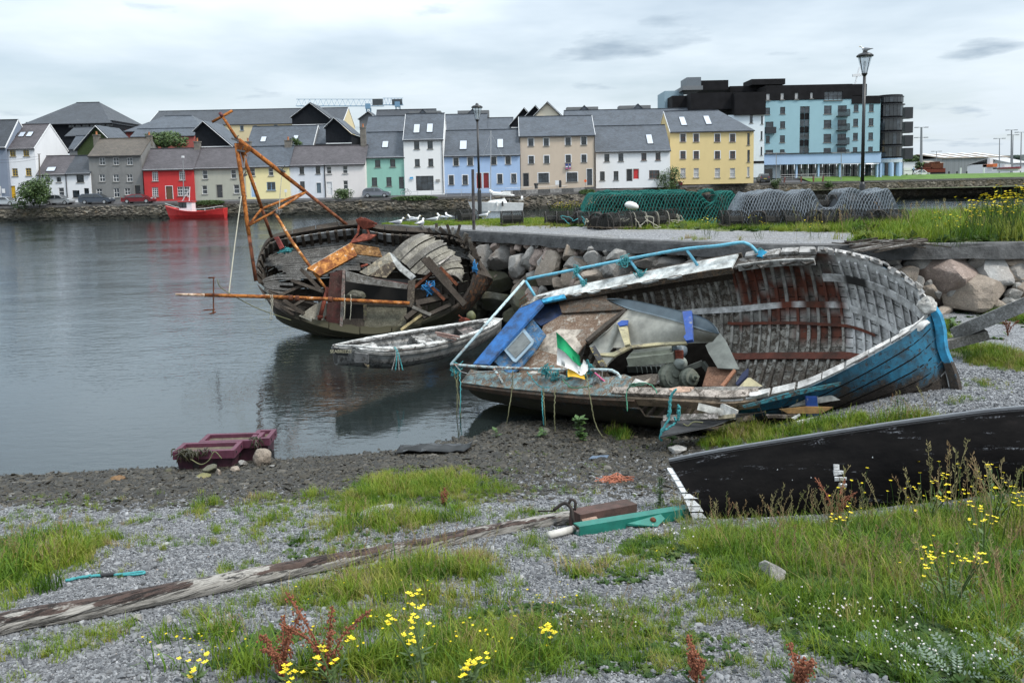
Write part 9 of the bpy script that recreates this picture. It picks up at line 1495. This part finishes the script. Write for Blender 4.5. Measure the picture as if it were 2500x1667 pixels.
def rape(px, py, h, label, seed, nb=5):
    q = random.Random(seed); g = gp(px, py); t = thing('yellow_flowering_weed', label, 'plant', g, 'tall yellow-flowered weeds'); m = M(); fl_ = M()
    for k in range(nb):
        a=q.uniform(0,6.28);ln=q.uniform(.1,.5)*h;e=g+V((ln*math.cos(a),ln*math.sin(a),h*q.uniform(.7,1.05)));P_=curve([g+V((0,0,-.02)),g.lerp(e,.45)+V((0,0,h*.08)),e],8);m.tube(P_,.0045,4)
        for i in range(q.randint(2, 5)):
            c = e + V((q.gauss(0, .018), q.gauss(0, .018), q.gauss(0, .018)))
            for j in range(4): b = j * 1.57 + q.uniform(-.3, .3); d = V((math.cos(b), math.sin(b), .3)) * .012; s = V((-d.y, d.x, 0)) * .5; fl_.add([c, c + d * .7 + s, c + d * 1.2, c + d * .7 - s], [(0, 1, 2, 3)])
        for i in range(5): p = P_[3 + i // 2]; b = q.uniform(0, 6.28); d = V((math.cos(b), math.sin(b), .4)) * q.uniform(.03, .07); s = V((-d.y, d.x, 0)) * .18; m.add([p, p + d * .5 + s, p + d, p + d * .5 - s], [(0, 1, 2, 3)])
    m.build('stem', GRN, t); fl_.build('blossom', YEL, t)
for i,(px,py,h,nb,lb)in enumerate([(1040,1690,.42,5,'yellow-flowered weed at the bottom edge, tallest of the centre group'),(820,1690,.2,4,'yellow blooms at the foot of the tall red dock'),(1140,1690,.16,6,'low cluster of bright yellow blooms at the bottom edge, centre'),(1345,1600,.12,5,'small yellow bloom cluster on the clover patch'),(720,1700,.12,5,'yellow blooms at the bottom edge left of the red docks'),(1010,1640,.16,3,'yellow blooms just left of the tallest centre weed'),(2320,1510,.42,7,'branching pale-stemmed weed with yellow flowers in the right meadow'),(2270,1280,.4,6,'yellow-flowered weed against the black boat, right side'),(2420,1300,.55,6,'tall yellow-flowered weed at the right edge of the meadow'),(2060,1330,.3,4,'yellow-flowered weed at the foot of the black boat'),(480,1680,.16,4,'yellow blooms at the bottom edge, far left group'),(2400,1380,.4,5,'yellow weed in the middle of the right meadow')]):rape(px,py,h,lb,i+60,nb)
def leafstalk(px, py, h, label, seed, big=False, n=60, D=None, z=None):
    q = random.Random(seed); g = gp(px, py); t = thing('leafy_weed', label, 'plant', g, 'leafy weeds by the boats'); m = M(); lf = M()
    for k in range(2 if not big else 3):
        a = q.uniform(0, 6.28); e = g + V((.12 * h * math.cos(a), .12 * h * math.sin(a), h)); P_ = curve([g + V((0, 0, -.02)), g.lerp(e, .5) + V((q.gauss(0, .01), 0, 0)), e], 8); m.tube(P_, .005, 4)
        for i in range(n//2):f=q.uniform(.8,6.99);p=P_[int(f)].lerp(P_[int(f)+1],f%1);b=q.uniform(0,6.28);d=V((math.cos(b),math.sin(b),q.uniform(-.1,.6)))*(q.uniform(.03,.06)if not big else q.uniform(.06,.13));s=V((-d.y,d.x,0))*(.14 if not big else.35);lf.add([p,p+d*.5+s,p+d-V((0,0,.01)),p+d*.5-s],[(0,1,2,3)])
    m.build('stem', GRN, t); lf.build('leaves', LEAF, t)
leafstalk(1612,1238,.30,'upright leafy stalk at the left end of the black boat',3,False,90);leafstalk(1418,1078,.34,'bushy green weed growing against the blue wreck hull',4,True,60);leafstalk(1322,1066,.16,'broad-leaved weed under the hanging ropes of the wreck',5,True,12);leafstalk(1212,1068,.14,'lone small weed at the waterline below the wreck stern',6,True,6);leafstalk(2195,1040,.36,'yellow-green upright weed in front of the blue bow',7,False,70);leafstalk(1640,1090,.14,'small weed at the tarred sheet corner',8,True,10);leafstalk(2322,812,.2,'broad green weed between bow and boulders',9,True,24)
